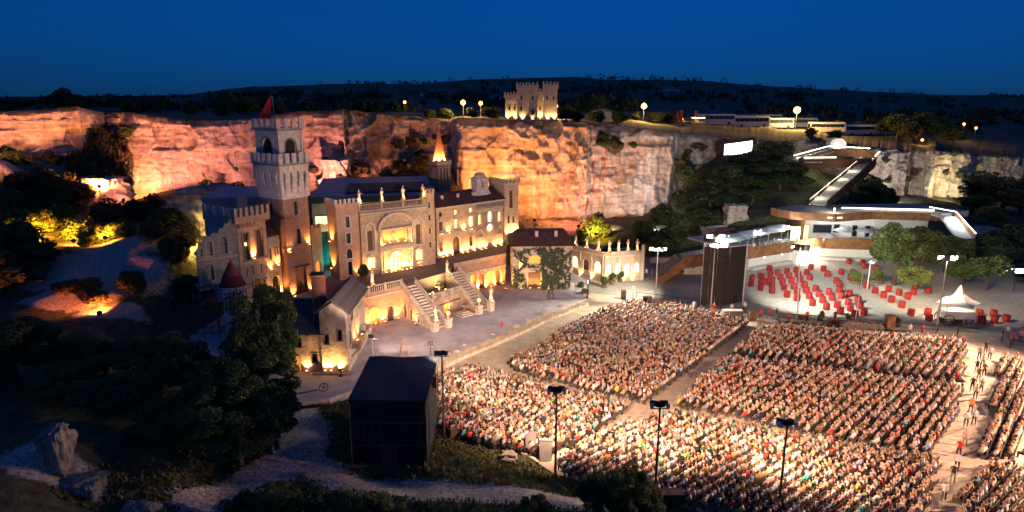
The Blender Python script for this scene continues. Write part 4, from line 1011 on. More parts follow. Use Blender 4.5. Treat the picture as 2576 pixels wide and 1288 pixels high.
MB().lathe(0,0,[(.2,.9),(.22,1.15),(.08,1.5),(.01,1.6)],7).build('flame', EM('flame', (1,.7,.22), 7), br_, True)

# ------------------------------------------------------------------ vine house
vh = bld('vine_house', 'square house overgrown with painted vines under a red hipped roof', 'house', (.1,98.9,.9), 3.5)
VW = M('vine_house_plaster', (.42,.38,.28), .9, .2, .9, .2, second=(.54,.48,.38), obj=True)
W_ = 9.2; dr = rect(2.4,4.3,0,2.6); uw = rect(2.5,4.3,3.9,5.2); sm = [rect(.95,1.6,3.1,4.6), rect(7.4,8.1,3.6,4.9), rect(5.9,6.7,3.5,5.0), rect(.7,1.7,1.0,2.3)]
body(vh, W_, 7.5, 6.8, [dr, uw]+sm, VW, side=ROSE, top=False)
window(vh, dr, SHUT, TRIM, .12, name='doorway'); window(vh, uw, LITO, TRIM, .12)
for i, q in enumerate(sm): window(vh, q, (LIT, LIT, PANE, PANE)[i], DARKTRIM, .1)
for q in (rect(1.5,2.3,3.2,4.6), rect(4.5,5.3,3.2,4.6), rect(1.2,2.2,.3,2.2)): side_window(vh, q, SHUT, TRIM)
MB().add([(-.5,-.6,6.75),(W_+.5,-.6,6.75),(W_+.5,8,6.75),(-.5,8,6.75),(1.0,3.6,8.7),(W_-1.0,3.6,8.7)], [(0,1,5,4),(1,2,5),(2,3,4,5),(3,0,4),(3,2,1,0)]).build('hipped_roof', ROOF, vh)
for x in (3.6,6.6): 
    c_ = MB().box(x,x+.45,1.6,2.05,7.2,8.6).build('chimney', TRIM, vh); MB().box(x-.07,x+.52,1.53,2.12,8.6,8.68).build('cap', TRIM, c_)
# outside stair climbing right to left
k = MB().prism([(9.4,0),(9.4,.9),(8.9,1.1),(4.6,3.9),(4.0,3.9),(4.0,3.6),(8.3,.4),(8.3,0)], -1.0, -.8); k.build('stair_parapet', VW, vh)
for i in range(13):
    x = 8.9-i*.34; MB().box(x-.34,x,-.8,-.01,.1+i*.24,.34+i*.24).build('step', TRIM, vh)
MB().box(2.3,4.5,-1.0,-.01,3.3,3.42).build('landing_slab', TRIM, vh)
VINE = M('painted_vine_leaf', (.015,.03,.018), .8, .4, 4, second=(.04,.065,.035)); VST = M('vine_stem', (.05,.05,.03), .9, .3, 4)
k = MB(); ks = MB(); rv = random.Random(3)
for s in range(64):
    x = rv.uniform(.2,9.0); z = 0.0 if s < 18 else rv.uniform(0,5.8); a = rv.uniform(70,110); pr_ = (x, z)
    for i in range(rv.randint(9,20)):
        a += rv.uniform(-38,38); a = max(20, min(160, a)); nx_ = x+.36*math.cos(R(a)); nz = z+.36*math.sin(R(a))
        if not (.1 < nx_ < 9.1) or nz > 6.4: break
        if (2.3 < nx_ < 4.4 and (nz < 2.7 or 3.8 < nz < 5.3)): a = 180-a; x = x; continue
        onstair = nx_ > 4.4 and nz < 3.9-(nx_-4.6)*.65
        y = -1.04 if onstair else -.06
        ks.tube((x,y,z),(nx_,y,nz),.06,4); x, z = nx_, nz
        for l in range(8):
            lx, lz = x+rv.gauss(0,.16), z+rv.gauss(0,.16); r_ = rv.uniform(.06,.13); t = rv.uniform(0,6.28); yy = y-rv.uniform(.02,.16)
            k.add([(lx+r_*math.cos(t+q*1.571), yy+rv.uniform(-.04,.04), lz+r_*math.sin(t+q*1.571)) for q in range(4)], [(0,1,2,3)])
stuff(k.build('vine_leaves', VINE, vh)); ks.build('vine_stems', VST, vh)
fline(vh, [(1.3,-.9,.02),(2.7,-.7,.02),(4.0,-.7,.02),(5.5,-1.6,.02)], 130, 'at the foot of the vine house', color=(1,.48,.12), angle=120)
uplight(Vector((-1.0,98.3,.92)), 300, 'floor lamp at the left corner of the vine house', aim=(.3,.5,1), color=(1,.45,.1), lens='amber', angle=120)
# ------------------------------------------------------------------ loggia
def loggia(label, p0, p1, h, n, lit):
    a = math.degrees(math.atan2(p1[1]-p0[1], p1[0]-p0[0])); L = math.hypot(p1[0]-p0[0], p1[1]-p0[1])
    e = bld('garden_loggia', label, 'loggia', (p0[0], p0[1], .03), a); e['group'] = 'wings of the garden loggia'
    hs = []; pw = L/n
    for i in range(n): hs.append(arch(i*pw+pw*.24, (i+1)*pw-pw*.24, 1.3, 2.6))
    MB().wall(rect(.02,L-.02,0,h), hs, 0, .35).build('front_wall', OCHRE, e)
    for i, q in enumerate(hs): window(e, q, LITW if i in lit else SHUT, TRIM, .12)
    for i in range(n+1): MB().box(i*pw-.12 if i else .03, (i*pw+.12) if i < n else L-.03, -.14, -.002, 0, h-.75).build('pilaster', TRIM, e)
    MB().box(0.01,L-.01,-.22,-.003,h-.7,h-.5).build('cornice', TRIM, e); MB().box(.015,L-.015,-.16,.3,h,h+.12).build('coping', TRIM, e)
    MB().box(.3,L-.3,.35,4.5,h-.5,h-.35).build('flat_roof', DARKTRIM, e)
    fline(e, [((i+.02)*pw+.1,-.5,.02) for i in range(n)], 110, 'along the %s wing of the garden loggia' % ('left' if a < 0 else 'right'), color=(1,.66,.28), lens='yellow', angle=110)
    for i in range(n):
        statue(e.matrix_basis @ Vector(((i+.5)*pw,.1,h+.12)), 'statue on the %s wing of the loggia roof, %s from left' % ('left' if a < 0 else 'right', nth(i)), i, .95, R(a), light=45)
    return e
loggia('left wing of the ochre garden loggia with lit arches and roof statues', (9.9,111.2), (14.95,105.5), 5.0, 3, (0,2))
loggia('right wing of the ochre garden loggia with four lit arches', (15.05,105.45), (21.3,106.6), 5.0, 4, (0,1,2,3))
MB_ = MB().box(0,.5,0,.5,0,6).build('corner_pillar', TRIM); MB_.location = (21.3,106.6,.03); tag(MB_, 'slim grey pillar at the right end of the garden loggia', 'pillar')

# ------------------------------------------------------------------ castle on the cliff edge
cz = plat_z(1338, 150)
cc = bld('cliff_castle', 'pale floodlit toy castle standing on the cliff edge', 'castle', (-1.5,150.0,24.6), -4)
def keep(x0, x1, y0, h, name, par=.9, nm=5, hw=()):
    w = x1-x0; e = cc
    MB().wall(rect(x0,x1,0,h), hw, y0, .4).build(name, CREAM, e); MB().box(x0,x0+.3,y0+.4,y0+3,0,h).box(x1-.3,x1,y0+.4,y0+3,0,h).build('side_wall', CREAM, e)
    for q in hw: window(e, q, PANE, TRIM, .08, y0)
    k = MB()
    for i in range(nm*2): x = x0+(i+.25)*w/(nm*2); k.prism(arch(x,x+w/(nm*4),h-.55,h-.3,n=4), y0-.22, y0-.003)
    k.build('corbels', CREAM, e); MB().box(x0-.22,x1+.22,y0-.25,y0+3,h,h+par).build('parapet', CREAM, e)
    merlons(e, x0-.22, x1+.22, y0-.25, y0+.0, h+par, .36, .55, .35, CREAM)
keep(0,2.6,0,4.6,'left_block',.8,4,[rect(.7,1.15,2.0,2.9), rect(1.9,2.3,2.0,2.9)])
keep(2.7,5.3,-1.0,6.4,'centre_tower',1.0,4,[arch(3.4,3.85,4.2,5.0), rect(3.4,3.8,2.0,2.9)])
keep(5.35,7.0,-1.6,6.4,'round_bastion',1.0,3,[arch(5.9,6.3,4.2,5.0), arch(5.9,6.3,1.2,2.2)])
keep(7.1,8.3,.2,5.2,'link_wall',.9,2,[rect(7.5,7.8,2,2.8)])
keep(8.4,11.4,-.8,6.6,'right_tower',1.0,5,[arch(9.0,9.4,4.2,5.0), rect(10.4,10.8,4.2,5.0)])
fline(cc, [(.6,-.6,0),(2.3,-.6,0),(3.9,-1.7,0),(6.1,-2.3,0),(7.7,-.5,0),(9.4,-1.5,0),(10.8,-1.5,0)], 240, 'at the foot of the cliff castle', color=(1,.62,.25), lens='yellow', angle=110)

# ------------------------------------------------------------------ black follow-spot tower in the foreground
STAGEFILL = 13000
BLK = M('black_cloth', (.012,.013,.018), .9, .3, 1.5, .3); BLKR = M('black_roof_sheet', (.03,.034,.05), .55, .15, 1)
bb = thing('spotlight_hut', 'tall black cloth covered lighting hut in the grass', 'hut', (-12.75,48.4,.7))
k = MB()
W_, D_, H_ = 5.85, 8.0, 5.9
def drape(p0, p1, n_, z0, z1):
    p0, p1 = Vector(p0), Vector(p1); d = (p1-p0).normalized(); nn = Vector((d.y, -d.x, 0)); vs = []; fs = []
    for j in range(5):
        for i in range(n_+1):
            t = i/n_; w = .05*math.sin(i*1.9+j*.7)*(.4+.15*j)
            q = p0.lerp(p1, t)+nn*w; vs.append((q.x, q.y, z1+(z0-z1)*j/4))
    for j in range(4):
        for i in range(n_): a = j*(n_+1)+i; fs.append((a, a+1, a+n_+2, a+n_+1))
    return vs, fs
for q in (((0,0,0),(W_,0,0)), ((W_,0,0),(W_,D_,0)), ((W_,D_,0),(0,D_,0)), ((0,D_,0),(0,0,0))): k.add(*drape(*q, 26, 0, H_))
k.build('cloth_wall', BLK, bb, True)
k = MB()
vs = []; fs = []
for i in range(9):
    for j in range(9): vs.append((-.15+(W_+.3)*i/8, -.15+(D_+.3)*j/8, H_+.12+.08*math.sin(i*1.1)*math.sin(j*.9)+.25*(j/8)))
for i in range(8):
    for j in range(8): a = i*9+j; fs.append((a, a+1, a+10, a+9))
k.add(vs, fs).build('roof_sheet', BLKR, bb, True); MB().box(-.15,W_+.15,-.15,D_+.15,H_-.1,H_).build('roof_frame', BLK, bb)
for x in (-.12,W_+.12):
    for y in (-.1,D_+.1): MB().tube((x,y,-.6),(x,y,H_),.06).build('scaffold_post', SCAF, bb)
k = MB()
for i in range(17): k.tube((W_+.25,.2,.2+i*.33),(W_+.25,.6,.2+i*.33),.025,5)
k.tube((W_+.25,.2,0),(W_+.25,.2,H_),.03,5).tube((W_+.25,.6,0),(W_+.25,.6,H_),.03,5).build('ladder', SCAF, bb)
for i in range(5): MB().box(.15+i*1.38,.19+i*1.38,-.1,-.07,.1,H_-.1).build('cloth_seam', BLKR, bb)
for z in (2.0,4.0): MB().tube((-.12,-.14,z),(W_+.12,-.14,z),.035,5).build('scaffold_rail', SCAF, bb)
MB().tube((W_+.12,-.1,H_-.2),(W_+2.2,-1.6,-.5),.02,4).build('guy_rope', SCAF, bb); MB().tube((-.12,-.1,H_-.2),(-2.2,-1.6,-.6),.02,4).build('guy_rope', SCAF, bb)
MB().box(2.2,3.6,-.13,-.1,.0,2.1).build('door_flap', BLKR, bb)
for i, (x, aim_, pw_) in enumerate(((1.4,(-28,92,21),STAGEFILL),(4.2,(-6,98,7),STAGEFILL))):     # fill floods added on the hut's far side, unseen, to light the set
    q0 = Vector((x, D_+.35, 4.6)); d_ = (Vector(aim_)-bb.location-q0).normalized()
    h_ = MB().box(-.3,.3,0,.25,-.22,.22).build('added_stage_fill', HOUSE, bb, loc=q0); h_.rotation_euler = d_.to_track_quat('-Y','Z').to_euler()
    MB().box(-.27,.27,-.03,-.005,-.2,.2).build('lens', EM('added_fill_lens', (1,.85,.75), 6), h_)
    ld = bpy.data.lights.new('added_fill_lamp', 'SPOT'); ld.energy = pw_; ld.color = (1,.68,.54); ld.spot_size = R((34,58)[i]); ld.spot_blend = .9; ld.shadow_soft_size = .25
    lo = bpy.data.objects.new('added_fill_lamp', ld); C.objects.link(lo); lo.parent = bb; lo.location = q0+d_*.15; lo.rotation_euler = (-d_).to_track_quat('Z','Y').to_euler()
for x in (-.35,W_+.05): MB().box(x,x+.3,5.0,5.5,4.6,5.5).build('speaker', BLK, bb)
# ------------------------------------------------------------------ visitor terraces on the right: rust steel and white walls
POLEW_ = M('stand_white', (.55,.55,.53), .5, .1, 4)
RUST = M('rusted_steel', (.17,.075,.03), .75, .3, 1.1, .1, second=(.27,.13,.055)); RUST2 = M('rusted_steel_dark', (.1,.042,.02), .8, .3, 1.1)
CONC = M('pale_concrete', (.48,.47,.44), .85, .12, .8, .1); DECK = M('deck_planks', (.34,.32,.3), .8, .2, 2); 
WPL = M('white_wall', (.66,.65,.62), .8, .06, 1)
LED = EM('led_strip', (1,.92,.75), 3.0); LEDS = EM('led_soft', (1,.85,.6), 1.6)
def panels(root, pts, t=.12, pw=1.6, mat=RUST, name='steel_panel'):
    """upright plates along a line of (x, y, z_bottom, z_top)"""
    for (x0,y0,b0,t0), (x1,y1,b1,t1) in zip(pts[:-1], pts[1:]):
        L = math.hypot(x1-x0, y1-y0); n = max(1, int(round(L/pw))); dx, dy = (x1-x0)/L, (y1-y0)/L; nx, ny = dy, -dx
        for i in range(n):
            a, c = i/n+.012/L, (i+1)/n-.012/L; q = []
            for s in (a, c):
                X, Y_ = x0+(x1-x0)*s, y0+(y1-y0)*s; q.append((X, Y_, b0+(b1-b0)*s, t0+(t1-t0)*s))
            j = rnd.uniform(0,.015)
            k = MB(); vs = []
            for off in (j, t+j):
                for (X, Y_, zb_, zt_) in q: vs += [(X+nx*off, Y_+ny*off, zb_), (X+nx*off, Y_+ny*off, zt_)]
            k.add(vs, [(0,1,3,2),(4,6,7,5),(0,4,5,1),(2,3,7,6),(1,5,7,3),(0,2,6,4)]); k.build(name, mat, root)
def deckrun(root, c, w, mat=DECK, th=.25, name='deck'):
    for (p, q) in zip(c[:-1], c[1:]):
        p, q = Vector(p), Vector(q); d = (q-p); d.z = 0; d.normalize(); nn = Vector((-d.y, d.x, 0))*w/2
        vs = [p-nn, q-nn, q+nn, p+nn]; vs = [v-Vector((0,0,th)) for v in vs]+vs
        MB().add(vs, [(3,2,1,0),(4,5,6,7),(0,1,5,4),(1,2,6,5),(2,3,7,6),(3,0,4,7)]).build(name, mat, root)
def led(root, a, b_, r=.07, mat=LED, name='led_handrail', power=0):
    o = MB().tube(a, b_, r, 6).build(name, mat, root)
    return o
# lower terrace
T1 = 3.2
tr = thing('lower_terrace', 'long terrace with rusted steel parapet above the white plaza wall', 'terrace', (0,0,0))
A_, B_, C_, C2 = (41.3,112.8), (56.5,121.2), (66.0,119.6), (84.0,118.0); Ls, L_ = (28.5,106.4), (31.4,107.8)
tfl = [Ls, L_, A_, B_, C_, C2, (86,128), (60,129), (50,127), (40,120), (28,112)]
MB().zprism(tfl, T1-.4, T1).build('terrace_floor', DECK, tr)
panels(tr, [(*q, T1-1.0, T1+1.05) for q in (Ls, L_, A_, B_, C_, C2)])
k = MB(); ins = [(40.6,115.0),(55.9,123.0),(66.3,122.0),(84,120.5)]
wl_ = [(41.6,113.6),(56.3,121.9),(66.2,120.4),(84.0,118.9)]
for p, q in zip(wl_[:-1], wl_[1:]):
    a = Vector((*p,0)); c = Vector((*q,0)); d = (c-a).normalized(); nn = Vector((-d.y, d.x, 0))*.4
    MB().add([a, c, c+nn, a+nn, a+Vector((0,0,T1-.98)), c+Vector((0,0,T1-.98)), c+nn+Vector((0,0,T1-.98)), a+nn+Vector((0,0,T1-.98))], [(0,1,5,4),(1,2,6,5),(2,3,7,6),(3,0,4,7),(4,5,6,7)]).build('white_wall', WPL, tr)
    a2 = a-nn*2.6; c2 = c-nn*2.6
    MB().add([a2, c2, c, a, a2+Vector((0,0,.55)), c2+Vector((0,0,.55)), c+Vector((0,0,.55)), a+Vector((0,0,.55))], [(0,1,5,4),(4,5,6,7),(1,2,6,5),(3,0,4,7)]).build('bench_ledge', CONC, tr)
    led(tr, a+Vector((0,0,T1-1.05))-nn*.3, c+Vector((0,0,T1-1.05))-nn*.3, .05, LEDS, 'led_line')
for p in ((44.5,114.8),(48.5,117.0),(51.5,118.7)):
    MB().lathe(p[0],p[1]-.55,[(.1,T1-1.2),(.16,T1-1.1),(.16,T1-1.0)],8).build('downlight', LED, tr)
for q in ((37,111.5,6.2),(44,115.8,6.4),(50.5,119.6,6.4)):  # stand lamps added to brighten the parasols and the terrace
    ld = bpy.data.lights.new('terrace_fill', 'POINT'); ld.energy = 500; ld.color = (.92,.95,1); ld.shadow_soft_size = .2; lo = bpy.data.objects.new('terrace_fill', ld); C.objects.link(lo); lo.parent = tr; lo.location = q
    MB().lathe(q[0],q[1],[(.1,q[2]+.25),(.14,q[2]+.3),(.05,q[2]+.4)],8).build('added_bulb', LED, tr); MB().tube((q[0],q[1],T1),(q[0],q[1],q[2]+.25),.03,5).build('added_lamp_stand', POLEW_, tr)
# glowing foyer under the terrace
fy = thing('lit_foyer', 'dazzling white lit foyer entrance under the rusted terrace', 'foyer', (51.6,117.2,.03), R(30))
MB().box(0,6.8,0,.2,2.2,2.5).box(0,.2,.2,3,0,2.4).box(6.6,6.8,.2,3,0,2.4).build('frame', WPL, fy)
for i in range(4): MB().box(.25+i*1.6,.25+i*1.6+1.5,.1,.14,.05,2.15).build('glass_panel', EM('foyer_glow', (1,.93,.76), 4.0), fy)
ld = bpy.data.lights.new('foyer_lamp', 'AREA'); ld.energy = 900; ld.size = 5; ld.color = (1,.88,.65); lo = bpy.data.objects.new('foyer_lamp', ld); C.objects.link(lo); lo.parent = fy; lo.location = (3.4,-.3,1.9); lo.rotation_euler = (R(70),0,0)
# outer stair
osx = thing('steel_stair', 'wide outdoor stair with rusted steel side wall beside the garden loggia', 'staircase', (0,0,0))
panels(osx, [(23.7,105.2,-.0,1.05),(24.8,105.5,.0,1.3),(28.45,106.35,T1-1.0,T1+1.05)], pw=1.4)
for i in range(18):
    t = i/18; x = 23.9+4.6*t; y = 105.55+.95*t; h = T1*(i+1)/18
    MB().box(0,.27,0,6.2,0,.18).build('step', DECK, osx, loc=(x, y, h-.18))
MB().box(0,4.6,5.9,6.2,0,1.0).build('rear_rail', DARKTRIM, osx, loc=(23.9,105.7,1.7))
MB().box(0,8,.0,.3,0,T1-.42).build('white_wall', WPL, osx, loc=(29.5,110.5,0))
# upper pavilion
pv = thing('upper_pavilion', 'white pavilion under a rusted steel roof edge with lit interior', 'pavilion', (0,0,0))
RZ = 8.9; rl, rc, rr_, r4 = (51.9,122.5), (58.7,119.6), (67.0,122.5), (78.5,120.4)
MB().zprism([rl, rc, rr_, r4, (86,124), (80,133), (57,131), (50,127)], RZ-1.25, RZ-.15).build('roof_slab', DECK, pv)
panels(pv, [(*q, RZ-1.45, RZ) for q in (rl, rc, rr_, r4)], t=.15, pw=1.5)
panels(pv, [(50,127,RZ-1.45,RZ),(51.85,122.5,RZ-1.45,RZ)], t=.15)
MB().box(0,.3,0,9,0,RZ-1.3-T1).build('rust_pier', RUST2, pv, loc=(54.4,122.6,T1))
wv = [(55.0,125.2),(62.0,125.6),(68.5,124.2),(79,124.5)]
for p, q in zip(wv[:-1], wv[1:]):
    a = Vector((*p,T1+.01)); c = Vector((*q,T1+.01)); d = (c-a).normalized(); nn = Vector((-d.y, d.x, 0))*.3; hh = Vector((0,0,RZ-1.27-T1))
    MB().add([a,c,c+nn,a+nn,a+hh,c+hh,c+nn+hh,a+nn+hh], [(0,1,5,4),(1,2,6,5),(2,3,7,6),(3,0,4,7)]).build('white_wall', WPL, pv)
for (x, y, w, h, z, m_) in ((52.6,123.4,1.7,2.6,T1+.02,LEDS),(55.3,124.9,1.2,2.6,T1+.02,LIT),(57.5,125.0,3.4,1.5,T1+1.2,PANE),(61.5,125.2,1.0,1.5,T1+1.2,PANE),(64.8,124.6,.8,2.0,T1+.6,PANE),(67.0,124.2,.8,2.0,T1+.6,PANE)):
    fo = MB().box(-.08,w+.08,-.1,.0,-.08,h+.08).build('window_frame', DARKTRIM, pv, loc=(x,y,z)); MB().box(0,w,-.14,-.11,0,h).build('pane', m_, fo)
MB().box(0,2.6,0,.12,0,.16).build('roof_light', LED, pv, loc=(57.5,119.6,RZ-.75))
MB().lathe(59.5,121.6,[(.1,RZ),(.1,RZ+.5),(.16,RZ+.55),(.16,RZ+.75)],8).build('deck_lamp', LED, pv)
led(pv, (62.5,125.0,RZ+.25), (78.5,122.6,RZ+.25), .12); led(pv, (66.5,124.5,RZ+.1), (78.5,122.5,RZ+.1), .05)
ld = bpy.data.lights.new('terrace_fill', 'POINT'); ld.energy = 220; ld.color = (.95,.95,1); ld.shadow_soft_size = .3; lo = bpy.data.objects.new('terrace_fill', ld); C.objects.link(lo); lo.parent = pv; lo.location = (60.5,122.6,RZ-1.8)
ld = bpy.data.lights.new('terrace_fill', 'POINT'); ld.energy = 260; ld.color = (1,.86,.6); ld.shadow_soft_size = .3; lo = bpy.data.objects.new('terrace_fill', ld); C.objects.link(lo); lo.parent = pv; lo.location = (53.0,121.6,RZ-2.0)
ld = bpy.data.lights.new('deck_fill', 'POINT'); ld.energy = 300; ld.color = (1,.9,.7); ld.shadow_soft_size = .2; lo = bpy.data.objects.new('deck_fill', ld); C.objects.link(lo); lo.parent = pv; lo.location = (59.5,121.6,RZ+1.4)  # light added over the roof deck in place of the handrail's own glow
# deck arm going down on the far right
dk = thing('deck_ramp', 'bright lit deck ramp running down at the far right', 'ramp', (0,0,0))
e1 = G(2385,545,8.4); e2 = G(2428,600,5.2)
q0 = Vector((78,121.5,RZ-.1)); deckrun(dk, [q0, Vector((e1.x,e1.y,8.4)), Vector((e2.x,e2.y,5.2))], 3.4, CONC)
for off in (1.75,):
    led(dk, (e1.x+off,e1.y+.6,9.2), (e2.x+off,e2.y,6.1), .08); led(dk, q0+Vector((0,1.8,.8)), (e1.x+off,e1.y+.6,9.2), .08)
panels(dk, [(e1.x+1.8,e1.y+.7,7.8,9.15),(e2.x+1.8,e2.y,4.6,6.0)], pw=2)
ld = bpy.data.lights.new('ramp_lamp', 'POINT'); ld.energy = 450; ld.color = (.9,.95,1); ld.shadow_soft_size = .3; lo = bpy.data.objects.new('ramp_lamp', ld); C.objects.link(lo); lo.parent = dk; lo.location = ((e1.x+e2.x)/2+.6,(e1.y+e2.y)/2,8.6)
# zigzag ramp up the rock
zr_ = thing('zigzag_ramp', 'long rusted steel zigzag ramp climbing to the quarry rim with lit handrails', 'ramp', (0,0,0))
lo_ = G(2056,514,9.1); hi_ = G(2184,404,14.0); c1 = Vector((lo_.x,lo_.y,9.1)); c2 = Vector((hi_.x,hi_.y,14.0))
d = (c2-c1); d.z = 0; d.normalize(); nn = Vector((-d.y, d.x, 0))
deckrun(zr_, [c1, c2], 3.2, CONC)
r0, r1 = c1-nn*1.7, c2-nn*1.7; panels(zr_, [(r0.x,r0.y,8.0,10.0),(r1.x,r1.y,12.6,14.9)], pw=2.4, mat=RUST2)
r0, r1 = c1+nn*1.6, c2+nn*1.6; panels(zr_, [(r0.x,r0.y,8.4,9.9),(r1.x,r1.y,13.3,14.85)], pw=2.4, mat=RUST2)
led(zr_, c1+nn*1.45+Vector((0,0,.9)), c2+nn*1.45+Vector((0,0,.9)), .05, LEDS)
for i in range(5):
    t = (i+.5)/5; ld = bpy.data.lights.new('ramp_lamp', 'POINT'); ld.energy = 260; ld.color = (1,.85,.6); ld.shadow_soft_size = .15
    lo = bpy.data.objects.new('ramp_lamp', ld); C.objects.link(lo); lo.parent = zr_; lo.location = c1.lerp(c2, t)+nn*1.2+Vector((0,0,1.2))
for i in range(5):
    t = (i+.5)/5.5; p = c1.lerp(c2, t); zz = zg(p.x, p.y)
    MB().tube((p.x,p.y,min(zz,p.z-1)-.3),(p.x,p.y,p.z-.2),.25,8).build('support', RUST2, zr_)
hl_ = Vector((*G(2010,406,14.8)[:2],14.8)); deckrun(zr_, [c2, hl_], 3.0, CONC)
panels(zr_, [(hl_.x,hl_.y-1.5,13.2,15.2),(c2.x,c2.y-1.6,12.8,14.8)], pw=2.6, mat=RUST2)
led(zr_, hl_+Vector((0,1.2,.75)), c2.lerp(hl_,.45)+Vector((0,1.2,.75)), .14)
ap = Vector((*G(2088,378,16.2)[:2],16.2)); rt = Vector((*G(2194,383,16.0)[:2],16.0)); h2 = Vector((hl_.x,hl_.y+1.8,15.0))
deckrun(zr_, [h2, ap, rt], 3.0, CONC); panels(zr_, [(h2.x,h2.y-1.4,14.2,15.6),(ap.x,ap.y-1.5,15.0,16.8),(rt.x,rt.y-1.5,14.6,16.6)], pw=2.6)
led(zr_, h2+Vector((0,1.3,.9)), ap+Vector((0,1.3,.9)), .12); led(zr_, ap+Vector((0,1.3,.9)), rt+Vector((0,1.3,.9)), .12); led(zr_, rt+Vector((.8,-2,.3)), c2+Vector((1.5,1,.4)), .14)
for p, s in ((h2.lerp(ap,.5),350),(ap.lerp(rt,.6),350),(rt.lerp(c2,.5),300),(hl_.lerp(c2,.5)+Vector((0,0,-2.2)),500)):
    ld = bpy.data.lights.new('ramp_lamp', 'POINT'); ld.energy = s; ld.color = (1,.86,.62); ld.shadow_soft_size = .2
    lo = bpy.data.objects.new('ramp_lamp', ld); C.objects.link(lo); lo.parent = zr_; lo.location = p+Vector((0,.8,1.6))
kz = thing('arched_portal', 'small white arched portal building at the top of the zigzag ramp', 'portal', (ap.x+1.5,ap.y+3.5,15.6), R(-8))
MB().prism(arch(0,4.0,0,2.0,.7,10), 0, 3.5).build('vault', WPL, kz); MB().prism(arch(.9,2.6,0,1.6,1,8), -.06, -.01).build('doorway', LEDS, kz)
ld = bpy.data.lights.new('portal_lamp', 'SPOT'); ld.energy = 150; ld.color = (1,.9,.7); ld.spot_size = R(110); lo = bpy.data.objects.new('portal_lamp', ld); C.objects.link(lo); lo.parent = kz; lo.location = (1.5,-3.5,1.6); lo.rotation_euler = (R(80),0,0)
# rim building with glowing front
rb = thing('rim_building', 'rusted steel box building on the quarry rim with a glowing glass front', 'building', (48.8,160.2,15.4), R(33))
W_ = 14.0; og = [(2.6,.35),(13.0,.55),(13.0,3.5),(2.6,3.0)]
MB().wall([(0,0),(W_,.0),(W_,4.4),(0,3.9)], [og], 0, .3).build('steel_front', RUST2, rb)
nw = 7
for i in range(nw):
    x0, x1 = 2.6+i*10.4/nw+.03, 2.6+(i+1)*10.4/nw-.03; f = lambda x: (x-2.6)/10.4
    MB().prism([(x0,.35+.2*f(x0)),(x1,.35+.2*f(x1)),(x1,3.0+.5*f(x1)),(x0,3.0+.5*f(x0))], .15, .2).build('glass_panel', EM('rim_glow', (1,.94,.8), 3.6), rb)
MB().zprism([(0,.3),(W_,.3),(W_,8),(0,8)], 3.6, 3.85).build('roof', RUST2, rb); MB().box(0,.3,.3,8,0,3.85).box(W_-.3,W_,.3,8,0,3.85).build('side_wall', RUST2, rb)
MB().box(1,W_,.2,5,-1.6,-.02).build('concrete_base', CONC, rb)
ld = bpy.data.lights.new('front_fill', 'POINT'); ld.energy = 700; ld.color = (1,.9,.65); lo = bpy.data.objects.new('front_fill', ld); C.objects.link(lo); lo.parent = rb; lo.location = (10.5,-3,-2.0)  # light added to brighten the rusted front

# ------------------------------------------------------------------ big screen on its truss
sc_ = thing('screen_tower', 'tall dark screen tower with white truss posts at the edge of the plaza', 'screen', (27.2,92.0,.03))
SCR = M('screen_black', (.005,.0045,.004), .75, .3, 1.2, second=(.009,.008,.007)); TRUSS = M('white_truss', (.6,.6,.6), .5, .1, 3)
pA, pB, pC = Vector((0,0,0)), Vector((2.7,-.9,0)), Vector((6.5,1.35,0))
for i, (p, q) in enumerate(((pA,pB),(pB,pC))):
    n = (3,4)[i]; nn = Vector((q.y-p.y, -(q.x-p.x), 0)).normalized()
    for c_ in range(n):
        for r_ in range(5):
            a = p.lerp(q, c_/n+.006); b2 = p.lerp(q, (c_+1)/n-.006); z0, z1 = .5+r_*1.72, .5+(r_+1)*1.72-.03; th = -nn*.12
            MB().add([a+Vector((0,0,z0)), b2+Vector((0,0,z0)), b2+Vector((0,0,z1)), a+Vector((0,0,z1)), a+th+Vector((0,0,z0)), b2+th+Vector((0,0,z0)), b2+th+Vector((0,0,z1)), a+th+Vector((0,0,z1))], [(0,1,2,3),(7,6,5,4),(0,4,5,1),(1,5,6,2),(2,6,7,3),(3,7,4,0)]).build('screen_panel', SCR, sc_)
for p in (pA, pC, Vector((1.2,3.2,0))):
    MB().tube(p+Vector((.1,.1,0)), p+Vector((.1,.1,9.7)), .11, 8).build('post', TRUSS, sc_)
k = MB().tube((0,.1,9.6),(2.7,-.8,9.2),.1).tube((2.7,-.8,9.2),(6.6,1.4,9.0),.1).tube((0,.1,9.6),(6.6,1.4,9.0),.08).tube((1.2,3.2,9.5),(6.6,1.4,9.0),.08); k.build('top_truss', TRUSS, sc_)
MB().zprism([(-.3,-.3),(2.7,-1.3),(7,1.2),(6.8,2.6),(1,4)], 9.75, 9.85).build('top_sheet', M('rain_sheet', (.06,.065,.07), .5, .1, 1), sc_)

